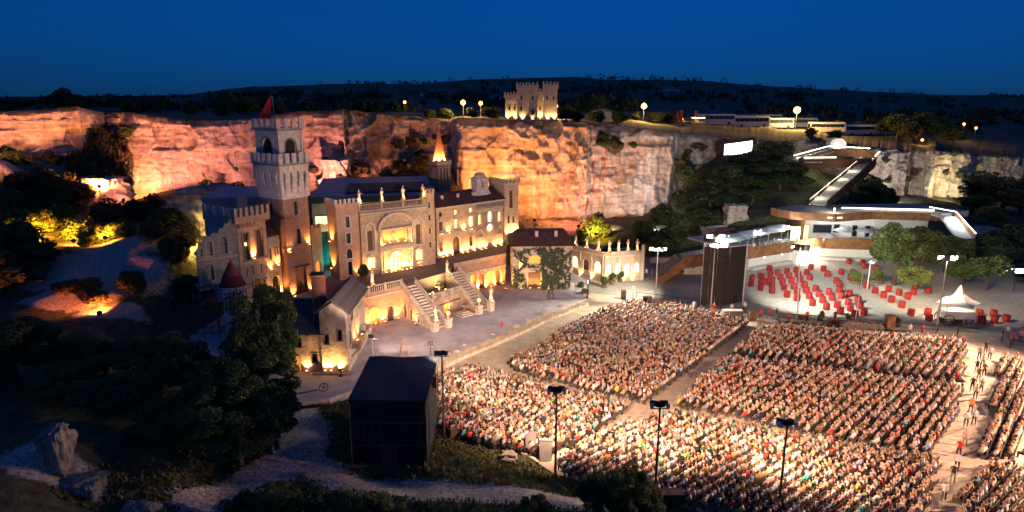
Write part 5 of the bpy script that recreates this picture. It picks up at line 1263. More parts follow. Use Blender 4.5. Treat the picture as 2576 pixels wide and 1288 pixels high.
# ------------------------------------------------------------------ floodlight masts
POLE = M('mast_steel', (.06,.05,.05), .5, .2, 4); POLEW = M('mast_white', (.55,.55,.53), .5, .1, 4); WBOX = M('white_box', (.7,.7,.7), .5, .05, 3)
FLD = EM('flood_lens', (1,.93,.8), 25)
def mast(base, h, label, aim, power, color=(1,.8,.55), n=2, pole=POLE, angle=88, lean=(0,0), glow=FLD, box=False, size=.3, rz=0.0):
    t = thing('floodlight_mast', label, 'floodlight', base, rz, 'floodlight masts')
    top = Vector((lean[0], lean[1], h))
    MB().tube((0,0,0), top, .11, 8, .07).build('pole', pole, t); MB().tube(top+Vector((-.7,0,-.1)), top+Vector((.7,0,-.1)), .04, 6).build('crossbar', pole, t)
    if box:
        MB().box(-.3,.3,-.12,.12,.0,.42).build('cloth_box', BLK, t, loc=top+Vector((0,-.1,.1)))
        for x in (-.6,.6): MB().box(x-.12,x+.12,-.1,.1,-.02,.28).build('speaker_box', WBOX, t, loc=top)
    aims = aim if isinstance(aim[0], (tuple, list, Vector)) else [aim]
    for i, a in enumerate(aims):
        d = (Vector(a)-Vector(base)-top).normalized(); x = (i-(len(aims)-1)/2)*.65
        q = d.to_track_quat('-Y', 'Z').to_euler(); pos = top+Vector((x,0,.2))+ (Vector((0,.3,0)) if box else Vector())
        h_ = MB().box(-size,size,.0,.25,-size*.7,size*.7).build('lamp_housing', POLE, t, loc=pos); h_.rotation_euler = q
        l_ = MB().box(-size*.9,size*.9,-.03,-.005,-size*.6,size*.6).build('lamp_lens', glow, h_)
        ld = bpy.data.lights.new('flood_lamp', 'SPOT'); ld.energy = power; ld.color = color; ld.spot_size = R(angle); ld.spot_blend = .7; ld.shadow_soft_size = size
        lo = bpy.data.objects.new('flood_lamp', ld); C.objects.link(lo); lo.parent = t; lo.location = pos+d*.15; lo.rotation_euler = (-d).to_track_quat('Z', 'Y').to_euler()
    if pole is POLEW and h > 7:                 # bank of lamps side by side on the crossbar
        d = (Vector(aims[0])-Vector(base)-top).normalized(); q = d.to_track_quat('-Y', 'Z').to_euler()
        for x in (-1.05,-.65,.65,1.05):
            h_ = MB().box(-.18,.18,.0,.2,-.2,.2).build('lamp_housing', POLE, t, loc=top+Vector((x,0,.25))); h_.rotation_euler = (q.x*.3, 0, 0)
            MB().box(-.17,.17,-.03,-.005,-.19,.19).build('lamp_lens', glow, h_)
        MB().tube(top+Vector((-1.3,0,.0)), top+Vector((1.3,0,.0)), .04, 6).build('lamp_rail', pole, t)
    return t
def gb(u, v, z=0.02): p = G(u, v, z); return (p.x, p.y, z)
WARM = (1,.64,.41)
def lens_near(): return FLD
mast(gb(1117,1095,.5), 7.6, 'black floodlight mast beside the black hut with one lamp facing the stage', [(-4,80,0),(6,72,0)], 7500, WARM, angle=80)
mast(gb(1397,1195,.9), 7.0, 'second black floodlight mast right of the hut, before the near seating', [(12,74,0),(2,64,0)], 7000, (1,.6,.39), box=True, angle=128)
mast(gb(1648,1243,.4), 7.2, 'black floodlight mast rising from the dark bush at the bottom', [(26,70,0),(14,62,0)], 7000, (1,.6,.39), box=True, angle=128)
mast(gb(1957,1292,.02), 7.1, 'black floodlight mast nearest the bottom edge among the spectators', [(38,66,0),(30,54,0)], 7000, (1,.6,.39), box=True, angle=128)
mast(gb(1648,765), 8.1, 'white floodlight mast between the garden loggia and the screen tower', [(12,84,0),(26,82,0),(15,101,0)], 21000, (1,.86,.68), pole=POLEW)
mast(gb(1797,772), 9.0, 'white floodlight mast directly before the screen tower', [(20,78,0),(34,78,0)], 24000, (1,.84,.66), pole=POLEW)
mast((28.6,91.6,.03), 10.4, 'tall white mast with cold lamp against the screen tower', [(44,98,0)], 28000, (.86,1,.9), pole=POLEW)
mast(gb(2005,808), 9.6, 'white floodlight mast among the red barrels', [(46,96,0),(62,104,0),(58,150,14)], 26000, (1,.95,.8), pole=POLEW, size=.6, lean=(.3,2))
mast(gb(2355,832), 9.6, 'leaning floodlight mast with dazzling lamp near the white wagon', [(66,97,0),(48,72,0)], 26000, (1,.7,.48), pole=POLEW, size=.6)
mast(gb(2181,727), 4.4, 'short white lamp post before the big plaza tree', [(60,100,0)], 1500, (1,.9,.7), n=1, pole=POLEW, size=.3)
p = gb(2150,815); t = thing('white_pole', 'thin white pole at the seating side of the plaza fence', 'pole', p); MB().tube((0,0,0),(.25,0,7.4),.05,6).build('shaft', POLEW, t); MB().lathe(.25,0,[(.07,7.4),(.1,7.45),(.02,7.55)],6).build('finial', POLEW, t)
# unseen floodlights put in beyond the right edge to light the right hand blocks
mast((64.0,66.0,.02), 9.0, 'unseen floodlight mast beyond the right edge of the seating', [(50,62,0),(42,48,0)], 38000, (1,.58,.38), angle=150)
mast((54.0,45.0,.02), 9.0, 'added unseen floodlight mast beyond the right edge, nearer to the hut side', [(40,46,0),(32,44,0)], 26000, (1,.56,.36), angle=130)
# stage flood on a stand
sf = gb(938,905,.9)
t = mast(sf, 2.6, 'small white flood on a stand at the stage edge near the plaster house', [(-10,84,0)], 800, (1,.7,.6), n=1, pole=POLEW, size=.3)
mast(gb(1085,935,.05), 3.2, 'added low fill flood at the left end of the stage wall', [(-14,90,5)], 900, (1,.62,.42), size=.3)  # low floods added at both wall ends as stage fill
mast(gb(1478,765,.05), 3.2, 'added low fill flood at the right end of the stage wall', [(-10,98,5)], 900, (1,.62,.42), size=.3)
# sodium lamps on the rim
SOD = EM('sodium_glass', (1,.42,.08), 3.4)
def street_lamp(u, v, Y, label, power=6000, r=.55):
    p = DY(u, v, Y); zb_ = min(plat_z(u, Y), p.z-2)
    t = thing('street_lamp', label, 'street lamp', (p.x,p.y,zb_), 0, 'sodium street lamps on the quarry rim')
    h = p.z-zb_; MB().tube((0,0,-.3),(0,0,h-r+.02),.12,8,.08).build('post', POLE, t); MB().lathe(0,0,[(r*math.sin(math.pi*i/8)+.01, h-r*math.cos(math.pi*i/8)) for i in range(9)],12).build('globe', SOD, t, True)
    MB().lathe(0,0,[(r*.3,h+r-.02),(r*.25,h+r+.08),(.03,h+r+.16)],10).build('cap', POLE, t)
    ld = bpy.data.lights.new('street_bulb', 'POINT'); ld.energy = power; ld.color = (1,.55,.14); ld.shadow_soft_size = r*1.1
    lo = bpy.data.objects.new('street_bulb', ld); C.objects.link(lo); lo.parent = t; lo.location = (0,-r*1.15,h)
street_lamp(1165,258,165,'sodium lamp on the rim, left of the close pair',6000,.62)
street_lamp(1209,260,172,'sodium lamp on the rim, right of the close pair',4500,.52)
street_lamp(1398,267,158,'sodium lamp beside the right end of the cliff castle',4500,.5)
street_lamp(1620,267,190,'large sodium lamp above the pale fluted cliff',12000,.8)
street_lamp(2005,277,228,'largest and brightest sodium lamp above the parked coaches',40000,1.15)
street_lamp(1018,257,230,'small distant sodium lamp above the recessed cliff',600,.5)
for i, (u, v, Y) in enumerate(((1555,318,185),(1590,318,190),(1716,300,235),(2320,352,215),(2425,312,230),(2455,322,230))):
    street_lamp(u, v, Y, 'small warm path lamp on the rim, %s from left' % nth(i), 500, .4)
# ------------------------------------------------------------------ coloured floods on the rock
def cflood(u, v, Y, aim, power, color, label, angle=110):
    p = DY(u, v, Y); g_ = zg(p.x, p.y); p.z = max(p.z, g_+.05); a = DY(*aim)
    t = uplight(p, power, label, color=color, aim=(a-p), angle=angle, size=.35, lens='c'+label[:9], cat='floodlight', glow=4, group='coloured floods on the rock', blend=1)
    if p.z > g_+.3: MB().tube((0,0,g_-p.z-.1),(0,0,.05),.05,6).build('stand', SCAF, t)
PINK, ORG, RED = (1,.3,.21), (1,.33,.07), (1,.2,.14)
cflood(60,500,112,(60,330,120),5000,(1,.3,.19),'orange flood below the left end of the quarry wall')
cflood(-60,470,108,(-40,330,116),6000,(1,.3,.17),'orange flood beyond the left edge below the quarry wall')
for i_, u_ in enumerate((365,450,530,610,690)): cflood(u_,500,130,(u_,380,138.5),2200,PINK,'pink flood at the foot of the smooth wall, %s from left' % nth(i_),150)
cflood(250,470,118,(235,380,127),6000,(1,.32,.1),'red flood in the gully bushes',150)
cflood(338,512,130,(340,460,137),2200,ORG,'amber flood in the left corner of the smooth wall',130)
cflood(310,505,118,(270,470,122),450,PINK,'pink flood before the cut shelf',130)
cflood(810,480,131,(830,360,141),4200,PINK,'pink flood behind the main tower',140)
cflood(930,470,138,(960,360,150),1500,PINK,'pink flood behind the stage hall',140)
cflood(1185,505,128,(1190,420,139),4200,ORG,'amber flood behind the bell tower',130)
cflood(1250,500,127,(1260,380,138),2600,(1,.4,.16),'amber flood behind the belfry',140)
cflood(1345,555,126,(1390,430,137),4200,ORG,'amber flood left of the boulders under the bastion',140)
cflood(1455,570,127,(1440,450,138),3600,(1,.24,.13),'red flood right of the boulders under the bastion',140)
cflood(1530,590,133,(1570,440,147),3200,(1,.62,.46),'pale flood below the fluted cliff, left',140)
cflood(1650,600,134,(1640,440,148),1400,(.9,.85,1),'pale flood below the fluted cliff, right',140)
cflood(2385,495,186,(2390,440,197),5000,(1,.8,.45),'pale flood against the right hand quarry wall',120)
cflood(2240,500,180,(2280,430,195),3500,(.95,.85,.8),'dim flood at the foot of the right hand quarry wall',140)
cflood(90,600,100.5,(100,560,106),3200,(1,.33,.03),'amber flood in the bushes at the far left',165)
cflood(185,608,99.5,(175,565,106),3400,(1,.37,.04),'yellow flood among the left bushes',165)
cflood(265,600,99.5,(255,560,106),1500,(1,.34,.04),'amber flood right of the yellow one among the left bushes',165)
cflood(495,640,96,(535,540,107),4500,(1,.66,.2),'yellow flood left of the ruined facade',140)
cflood(250,790,80.5,(205,735,85),2600,(1,.2,.04),'red flood low on the dark left slope',150)
cflood(1500,590,126,(1500,560,132),1500,(1,.6,.08),'yellow flood in the bush behind the loggia',160)
# ------------------------------------------------------------------ people
SKIN = M('skin', (.42,.24,.16), .6, .12, 8, second=(.55,.34,.24)); HAIRM = M('hair', (.06,.035,.02), .6, .4, 8)
def oc_mat(name, dark=1.0, rnd_ramp=None):
    m = bpy.data.materials.new(name); m.use_nodes = True; nt = m.node_tree; b = nt.nodes['Principled BSDF']; b.inputs['Roughness'].default_value = .85
    oi = nt.nodes.new('ShaderNodeObjectInfo')
    if rnd_ramp:
        r = nt.nodes.new('ShaderNodeValToRGB'); r.color_ramp.interpolation = 'CONSTANT'
        while len(r.color_ramp.elements) < len(rnd_ramp): r.color_ramp.elements.new(.5)
        for i, c in enumerate(rnd_ramp): r.color_ramp.elements[i].position = i/len(rnd_ramp); r.color_ramp.elements[i].color = (*c,1)
        nt.links.new(oi.outputs['Random'], r.inputs[0]); nt.links.new(r.outputs[0], b.inputs['Base Color'])
    else: nt.links.new(oi.outputs['Color'], b.inputs['Base Color'])
    return m
SHIRT = oc_mat('shirt_cloth'); HAIRS = [(.02,.014,.01),(.05,.028,.015),(.1,.055,.025),(.2,.13,.06),(.35,.33,.31),(.03,.02,.015)]
HAIRR = oc_mat('hair_kind', rnd_ramp=HAIRS); TROU = oc_mat('trousers_kind', rnd_ramp=[(.02,.02,.03),(.05,.05,.08),(.12,.1,.08),(.03,.03,.03),(.25,.22,.18)])
def skin_body(pose, sub, seed):
    """one continuous figure grown from a jointed skeleton, facing +y"""
    r = random.Random(seed); j = lambda a: r.uniform(-a, a)
    V = []; E_ = []; Rr = []
    def v(p, rad, par=None):
        V.append(Vector(p)); Rr.append(rad); i = len(V)-1
        if par is not None: E_.append((par, i))
        return i
    if pose == 'sit':
        lean = r.uniform(-.05,.12); tw = j(.09)
        pel = v((0,0,.5),(.17,.13)); ch_ = v((tw*.5,lean*.6-.03,.78),(.17,.115), pel); up_ = v((tw,lean-.02,.98),(.15,.1), ch_)
        nk = v((tw,lean+.0,1.09),(.055,.055), up_); hd = v((tw+j(.05),lean+.04+j(.03),1.2+j(.02)),(.085,.1), nk); ht = v((tw+j(.02),lean+.03,1.31),(.07,.085), hd)
        for s in (-1,1):
            hp = v((.11*s,.08,.5),(.085,.085), pel); kn = v((.14*s+j(.04),.47,.5),(.065,.065), hp); an = v((.13*s+j(.03),.42+j(.06),.1),(.045,.045), kn); v((.13*s,.56+j(.03),.05),(.045,.035), an)
            sh_ = v((.19*s+tw,lean-.02,.97),(.06,.06), up_); el = v((.26*s+j(.05),.08+j(.08),.74+j(.05)),(.046,.046), sh_); hd_ = v((.1*s+j(.06),.3+j(.05),.62+j(.04)),(.034,.034), el); v((.05*s+j(.03),.36,.6),(.03,.022), hd_)
    else:
        st = .16 if pose == 'walk' else .03
        pel = v((0,0,.92),(.15,.11)); ch_ = v((0,.01,1.2),(.16,.11), pel); up_ = v((0,0,1.42),(.14,.09), ch_)
        nk = v((0,.01,1.52),(.05,.05), up_); hd = v((0,.04,1.62),(.08,.095), nk); v((0,.03,1.72),(.065,.08), hd)
        for s in (-1,1):
            hp = v((.1*s,0,.88),(.09,.09), pel); kn = v((.11*s,st*s*.7+.02,.5),(.065,.065), hp); an = v((.11*s,st*s*1.2-.03,.1),(.045,.045), kn); v((.12*s,st*s*1.2+.12,.04),(.045,.035), an)
            sh_ = v((.18*s,0,1.4),(.058,.058), up_); el = v((.25*s,-.03-st*s*.4,1.14),(.045,.045), sh_); hd_ = v((.24*s,.1-st*s*.5,.92),(.034,.034), el); v((.23*s,.13-st*s*.5,.84),(.03,.02), hd_)
    me = bpy.data.meshes.new('person'); me.from_pydata(V, E_, [])
    ob = bpy.data.objects.new('person_tmp', me); C.objects.link(ob)
    md = ob.modifiers.new('skin', 'SKIN'); md.use_smooth_shade = True
    for i, sv in enumerate(me.skin_vertices[0].data): sv.radius = Rr[i] if isinstance(Rr[i], tuple) else (Rr[i], Rr[i])
    me.skin_vertices[0].data[0].use_root = True
    if sub: m2 = ob.modifiers.new('sub', 'SUBSURF'); m2.levels = sub; m2.render_levels = sub
    dg = bpy.context.evaluated_depsgraph_get(); out = bpy.data.meshes.new_from_object(ob.evaluated_get(dg))
    bpy.data.objects.remove(ob); out.name = 'person'
    return out
def region(c, sit):
    """0 skin 1 hair 2 shirt 3 trousers, by place on the body"""
    x, y, z = c
    if sit:
        if z > 1.1: return 1 if (z > 1.27 or y < .03) else 0
        if z > 1.06: return 0
        if y > .2 and .56 < z < .75 and abs(x) < .24: return 0
        if z < .6 and (y > .1 or z < .44): return 3 if z > .09 else 1
        return 2
    if z > 1.55: return 1 if (z > 1.69 or y < .03) else 0
    if z > 1.5: return 0
    if abs(x) > .19 and z < 1.12: return 0
    return 2 if z > .92 else (3 if z > .09 else 1)
def dress(me, sit, mats):
    me.materials.clear()
    for m in mats: me.materials.append(m)
    for p in me.polygons: p.material_index = region(p.center, sit)
    me.shade_smooth(); return me
SITM = [dress(skin_body('sit', 1, s), True, [SKIN, HAIRR, SHIRT, TROU]) for s in range(1,13)]
STDM = [dress(skin_body(p, 1, s), False, [SKIN, HAIRR, SHIRT, TROU]) for p, s in (('stand',1),('walk',2),('stand',3),('walk',4))]
LOWM = [skin_body('sit', 0, s) for s in range(11,23)]
PAL = [('white',(.72,.67,.62),21),('cream',(.62,.5,.37),11),('pale pink',(.6,.36,.3),13),('black',(.02,.02,.022),11),('grey',(.25,.24,.24),7),('brown',(.2,.1,.06),10),('red',(.55,.04,.03),5),('light blue',(.3,.42,.62),5),('navy blue',(.03,.04,.1),4),('orange',(.6,.2,.04),2),('yellow',(.6,.45,.08),1.5),('turquoise',(.05,.4,.42),1.5),('green',(.08,.24,.08),1.5),('beige',(.45,.32,.22),11)]
rc_ = random.Random(21); PW = [p[2] for p in PAL]
PWR = [w*(.55 if p[0] == 'white' else 1.9 if p[0] in ('brown','pale pink','beige','red') else 1) for p, w in zip(PAL, PW)]
def pick(b=''): return rc_.choices(PAL, PWR if b in ('upper right','middle right','far right') else PW)[0]
BLOCKS = {
 'near left': (50, [(1072,972),(1120,938),(1190,922),(1240,935),(1330,958),(1420,985),(1500,995),(1588,1020),(1500,1075),(1384,1142),(1330,1128),(1260,1118),(1180,1098),(1100,1068),(1074,1040)]),
 'far left': (52, [(1282,912),(1300,890),(1360,862),(1450,812),(1560,764),(1640,756),(1760,778),(1880,806),(1740,930),(1625,1004),(1550,985),(1480,972),(1400,950),(1330,935)]),
 'upper right': (47, [(1912,822),(2020,818),(2100,828),(2240,842),(2430,852),(2426,948),(2330,940),(2200,925),(2060,908),(1890,888),(1845,882)]),
 'middle right': (45, [(1825,900),(1880,902),(2060,922),(2200,940),(2330,955),(2422,965),(2405,1040),(2366,1128),(2300,1122),(2200,1108),(2000,1072),(1860,1040),(1700,1010)]),
 'near right': (38, [(1402,1150),(1500,1090),(1640,1042),(1700,1036),(1850,1066),(2000,1092),(2200,1128),(2362,1152),(2345,1230),(2325,1300),(2150,1330),(1960,1305),(1760,1262),(1660,1235),(1480,1195),(1410,1175)]),
 'far right': (47, [(2522,900),(2600,895),(2660,900),(2660,1140),(2472,1140),(2500,1010)]),
 'lower right corner': (38, [(2486,1165),(2660,1160),(2700,1320),(2380,1330),(2420,1240)]),
}
SEATP = .475
seats = []; rows_out = []
for bn, (ang, pol) in BLOCKS.items():
    W = [G(u, v, .75) for u, v in pol]; poly = [(p.x, p.y) for p in W]
    ux_, uy_ = math.cos(R(ang)), math.sin(R(ang)); fx, fy_ = -uy_, ux_     # row direction, facing direction (towards the stage)
    ss = [p[0]*ux_+p[1]*uy_ for p in poly]; tt_ = [p[0]*fx+p[1]*fy_ for p in poly]
    rn = 0; ROWP = .74 if 'left' in bn else (.78 if bn == 'near right' else .86)
    t = max(tt_)-.4
    while t > min(tt_)+.3:
        line = []
        s = min(ss)
        sn = np.arange(min(ss), max(ss), SEATP); px = sn*ux_+t*fx; py = sn*uy_+t*fy_
        ins = in_poly(px, py, poly)
        # slight fan: rows bow gently
        for a, b_, q in zip(px, py, ins):
            if q: line.append((a, b_))
        if len(line) >= 3:
            rn += 1
            rows_out.append((bn, rn, ang, line))
            for si, (a, b_) in enumerate(line):
                if rc_.random() < .965: seats.append((a+rc_.gauss(0,.05), b_+rc_.gauss(0,.05), ang, bn, rn, si+1))
        t -= ROWP
def inview(x, y, z=1.0):
    u, v = UV((x, y, z)); return -5 < u < 2581 and v < 1293
vis = [s for s in seats if inview(s[0], s[1])]
vis.sort(key=lambda s: s[0]**2+s[1]**2)
near_, far_ = vis[:300], vis[300:]
print('SEATS', len(seats), len(vis), 'rows', len(rows_out))
TENS = ['','','twenty','thirty','forty','fifty','sixty','seventy','eighty','ninety']
def nw(i):
    if i <= 20: return ORD[i-1]
    t, o = divmod(i, 10)
    return (TENS[t][:-1]+'ieth') if o == 0 else TENS[t]+' '+ORD[o-1]
HN = ['black','dark brown','brown','blond','grey','dark']
for (x, y, ang, bn, rn, si) in near_:
    nm, colr, _ = pick(bn); f = rc_.uniform(.9,1.02)
    o = put(rc_.choice(SITM), 'person', None, (x, y, .03), R(ang)+R(rc_.gauss(0,9)), (f,f,f))
    o.color = (*[min(1, c*rc_.uniform(.85,1.15)) for c in colr], 1)
    tag(o, 'person in %s top, %s seat of %s row in the %s block' % (nm, nw(si), nw(rn), bn), 'person', 'seated audience')
# the rest of the audience: one mass
def crowd_mesh(items):
    bases = []
    for me in LOWM:
        n = len(me.vertices); co = np.zeros(n*3, 'f'); me.vertices.foreach_get('co', co); co = co.reshape(-1,3)
        fs = [tuple(p.vertices) for p in me.polygons]; rg = [region(p.center, True) for p in me.polygons]
        bases.append((co, fs, rg))
    vs = []; lv = []; ls = []; fc = []; o = 0; lo_ = 0
    for (x, y, ang, bn, rn, si) in items:
        co, fs, rg = rc_.choice(bases); a = R(ang)+R(rc_.gauss(0,9)); f = rc_.uniform(.9,1.05); c, s = math.cos(a)*f, math.sin(a)*f
        q = np.empty_like(co); q[:,0] = co[:,0]*c-co[:,1]*s+x; q[:,1] = co[:,0]*s+co[:,1]*c+y; q[:,2] = co[:,2]*f+.03
        vs.append(q); sk = rc_.uniform(.8,1.15); sh_ = [min(1, k*rc_.uniform(.85,1.15)) for k in pick(bn)[1]]
        cols = [(.48*sk,.29*sk,.2*sk), rc_.choice(HAIRS), sh_, rc_.choice([(.02,.02,.03),(.05,.05,.08),(.12,.1,.08),(.25,.22,.18)])]
        for p, g in zip(fs, rg):
            lv.extend(i+o for i in p); ls.append(lo_); lo_ += len(p); fc.append(cols[g])
        o += len(co)
    me = bpy.data.meshes.new('crowd'); V = np.concatenate(vs)
    me.vertices.add(len(V)); me.vertices.foreach_set('co', V.ravel()); me.loops.add(len(lv)); me.loops.foreach_set('vertex_index', np.array(lv,'i'))
    me.polygons.add(len(ls)); me.polygons.foreach_set('loop_start', np.array(ls,'i')); me.update()
    ca = me.color_attributes.new('cloth', 'FLOAT_COLOR', 'CORNER'); cl_ = np.ones((len(lv),4),'f')
    tot = np.diff(np.append(ls, len(lv))); cl_[:,:3] = np.repeat(np.array(fc,'f'), tot, axis=0); ca.data.foreach_set('color', cl_.ravel())
    me.shade_smooth(); return me
cm = crowd_mesh(far_)
m = bpy.data.materials.new('crowd_cloth'); m.use_nodes = True; at = m.node_tree.nodes.new('ShaderNodeAttribute'); at.attribute_name = 'cloth'
m.node_tree.links.new(at.outputs['Color'], m.node_tree.nodes['Principled BSDF'].inputs['Base Color']); m.node_tree.nodes['Principled BSDF'].inputs['Roughness'].default_value = .85
cm.materials.append(m); print('crowd polys', len(cm.polygons))
cr = stuff(put(cm, 'audience_crowd')); tag(cr, 'dense mass of seated spectators filling the farther seating blocks', 'crowd')
# seat rows
SEAT = M('seat_plastic', (.06,.05,.045), .6, .3, 2)
one = MB().box(-.22,.22,-.22,.2,.42,.46).box(-.2,.2,-.27,-.23,.44,.8)
for (bn, rn, ang, line) in rows_out:
    if not any(inview(*q) for q in line): continue
    k = MB(); x0, y0 = line[0]; a = R(ang); c, s = math.cos(a), math.sin(a)
    for (x, y) in line:
        L = (x-x0)*c+(y-y0)*s; k.add([(vx+L, vy, vz) for vx, vy, vz in one.v], one.f)
    Lm = (line[-1][0]-x0)*c+(line[-1][1]-y0)*s
    k.box(-.2, Lm+.2, -.03, .03, .34, .4)
    for q in range(0, len(line), 3):
        L = (line[q][0]-x0)*c+(line[q][1]-y0)*s; k.box(L-.02, L+.02, -.2, .15, 0, .34)
    o = k.build('seat_row', SEAT, None, loc=(x0, y0, .022)); o.rotation_euler = (0,0,a)
    tag(o, '%s row of black seats from the stage in the %s block' % (nw(rn), bn), 'seat row', 'rows of linked seats')
# standing and walking people
def stand(u, v, label, colr, kind=0, rz=0.0, z=.03, group='people standing round the seating'):
    p = G(u, v, z); o = put(STDM[kind % 4], 'person', None, (p.x, p.y, z), rz); o.color = (*colr,1); tag(o, label, 'person', group); return o
RD, WH, BK, PK = (.6,.03,.03), (.7,.68,.65), (.02,.02,.025), (.6,.35,.32)
stand(1795,790,'usher in red shirt standing before the screen tower',RD,0,3.0); stand(1840,792,'usher in white shirt and red apron beside the screen tower',WH,2,3.2)
stand(1745,784,'person in white shirt at the left foot of the screen tower',WH,0,2.8); stand(1872,786,'person in white right of the screen tower',WH,2,2.5)
stand(1913,805,'person in red walking at the plaza gate, leftmost of the gate group',RD,1,2.0); stand(1935,802,'person in red in the middle of the plaza gate',RD,3,-.8); stand(1952,804,'person in dark clothes walking at the plaza gate',BK,1,1.0)
stand(1983,813,'person in red standing at the left end of the plaza fence',RD,0,2.4); stand(2029,810,'tall person in red behind the plaza fence',RD,2,3.4); stand(2099,811,'person in black behind the plaza fence',BK,0,3.0)
stand(2287,845,'usher in white shirt and red apron near the brown post',WH,0,3.0); stand(2318,850,'second usher in red apron near the brown post',RD,2,2.6)
stand(2520,860,'dark dressed person in the group at the right edge',BK,0,1.0); stand(2534,850,'person in white in the group at the right edge',WH,2,2.0); stand(2546,868,'usher with red apron in the group at the right edge',RD,0,3.0); stand(2566,862,'pink dressed person at the right edge',PK,3,2.2)
stand(2425,1125,'person in pink walking down the right aisle',PK,1,2.4); stand(2410,1150,'person in red walking down the right aisle',RD,3,2.4); stand(2452,1005,'person in beige walking up the right aisle',(.45,.34,.24),1,-.7); stand(2460,960,'person in dark brown halfway up the right aisle',(.16,.08,.05),3,-.7); stand(2470,925,'person in cream near the top of the right aisle',(.6,.52,.4),1,-.7)
stand(2215,925,'person in white crossing the blue carpet walk',WH,1,1.2); stand(2228,932,'person in pink crossing the blue carpet walk',PK,3,1.2)
stand(1398,945,'person in light blue walking between the left blocks',(.3,.42,.62),1,-1.0); stand(1372,950,'person in white walking between the left blocks',WH,3,-1.0)
stand(1735,950,'person in black at the middle aisle',BK,0,-.8); stand(1505,1082,'usher in black standing at the near end of the middle aisle',BK,2,-.5)
stand(1262,838,'person in red walking along the stage front',RD,1,-.8); stand(1613,695,'person in black at the foot of the steel stair',BK,0,2.0); stand(1625,700,'person in white at the foot of the steel stair',WH,2,2.6); stand(1640,697,'person in grey on the steel stair path',(.25,.25,.26),1,1.0)
aisle = [(2462,905),(2478,890),(2455,940),(2474,948),(2444,985),(2466,990),(2440,1040),(2428,1075),(2448,1070),(2405,1185),(2395,1215),(2372,1262),(2488,905)]
for i, (u, v) in enumerate(sorted(aisle, key=lambda q: q[1])):
    nm, colr, _ = pick(); stand(u, v, 'person in %s top strolling in the right aisle, %s from the top' % (nm, nth(i)), colr, 1+2*(i % 2), 2.4 if i % 3 else -.7)
# blue carpet walk between the right blocks
q = [G(u, v, .0) for u, v in ((1870,893),(2060,914),(2200,932),(2330,947),(2425,956))]; k = MB()
for a, b_ in zip(q[:-1], q[1:]):
    d = (b_-a).normalized(); nn = Vector((-d.y, d.x, 0))*.75
    k.add([a-nn, b_-nn, b_+nn, a+nn], [(0,1,2,3)])
o = k.build('carpet_path', M('blue_carpet', (.03,.035,.09), .95, .2, 3)); o.location = (0,0,.028); struct(o)
# ------------------------------------------------------------------ trees and bushes
def leafmat(name, c, c2):
    m = M(name, c, .8, .3, .8, second=c2); nt = m.node_tree; b = nt.nodes['Principled BSDF']
    tr_ = nt.nodes.new('ShaderNodeBsdfTranslucent'); mx = nt.nodes.new('ShaderNodeMixShader'); mx.inputs[0].default_value = .25
    out = [n for n in nt.nodes if n.type == 'OUTPUT_MATERIAL'][0]; src = [l for l in nt.links if l.to_socket == b.inputs['Base Color']][0].from_socket
    nt.links.new(src, tr_.inputs[0]); nt.links.new(b.outputs[0], mx.inputs[1]); nt.links.new(tr_.outputs[0], mx.inputs[2]); nt.links.new(mx.outputs[0], out.inputs[0])
    return m
LEAF = leafmat('leaf_green', (.05,.085,.025), (.1,.14,.04)); LEAFD = leafmat('leaf_dark', (.04,.065,.025), (.08,.11,.04)); LEAFY = leafmat('leaf_light', (.09,.14,.025), (.17,.22,.05)); LEAFA = leafmat('leaf_olive', (.09,.08,.03), (.14,.12,.04))
LEAFM = leafmat('leaf_mid', (.07,.12,.035), (.13,.18,.05)); BARK = M('bark', (.09,.065,.045), .9, .3, 4, .4)
def crown_mesh(name, n, size, seed, mat, lobes=15, flat=.8, spread=.62, lob=(.28,.46)):
    r = np.random.default_rng(seed)
    cen = []
    while len(cen) < lobes:
        p = r.uniform(-1, 1, 3)
        if np.linalg.norm(p) < 1: cen.append(p*np.array([spread, spread, spread*1.05]))
    cen = np.array(cen); rad = r.uniform(lob[0], lob[1], lobes)
    k = r.integers(0, lobes, n); d = r.normal(size=(n,3)); d /= np.linalg.norm(d, axis=1)[:,None]
    p = cen[k]+d*(rad[k]*r.uniform(.55,1.08,n)**.6)[:,None]
    # leaves roughly face outwards with a lot of scatter
    nrm = d+r.normal(size=(n,3))*.7; nrm /= np.linalg.norm(nrm, axis=1)[:,None]
    a = np.cross(nrm, r.normal(size=(n,3))); a /= np.linalg.norm(a, axis=1)[:,None]; b = np.cross(nrm, a)
    s = size*r.uniform(.5,1.3,n)[:,None]
    v = np.stack([p+a*s, p+b*s*.55, p-a*s, p-b*s*.55], 1).reshape(-1,3)
    me = bpy.data.meshes.new(name); me.vertices.add(len(v)); me.vertices.foreach_set('co', v.ravel().astype('f'))
    me.loops.add(n*4); me.loops.foreach_set('vertex_index', np.arange(n*4, dtype='i')); me.polygons.add(n); me.polygons.foreach_set('loop_start', np.arange(0, n*4, 4, dtype='i')); me.update()
    me.materials.append(mat); return me, cen
def trunk_mesh(name, cen, seed):
    r = random.Random(seed); k = MB(); top = (r.uniform(-.05,.05), r.uniform(-.05,.05), 0.0)
    k.tube((0,0,-2.2),(.02,.0,-1.1),.085,7,.065).tube((.02,0,-1.1),(top[0],top[1],0),.065,7,.04)
    for c in cen[:9]:
        st_ = r.uniform(.2,.9); b0 = Vector((.02,0,-1.1)).lerp(Vector(top), st_); c = Vector(c); mid_ = b0.lerp(c,.5)+Vector((r.uniform(-.08,.08),r.uniform(-.08,.08),.05))
        k.tube(b0, mid_, .035, 5, .024).tube(mid_, c, .024, 5, .008)
    return k.mesh(name, BARK)
TREES = {}
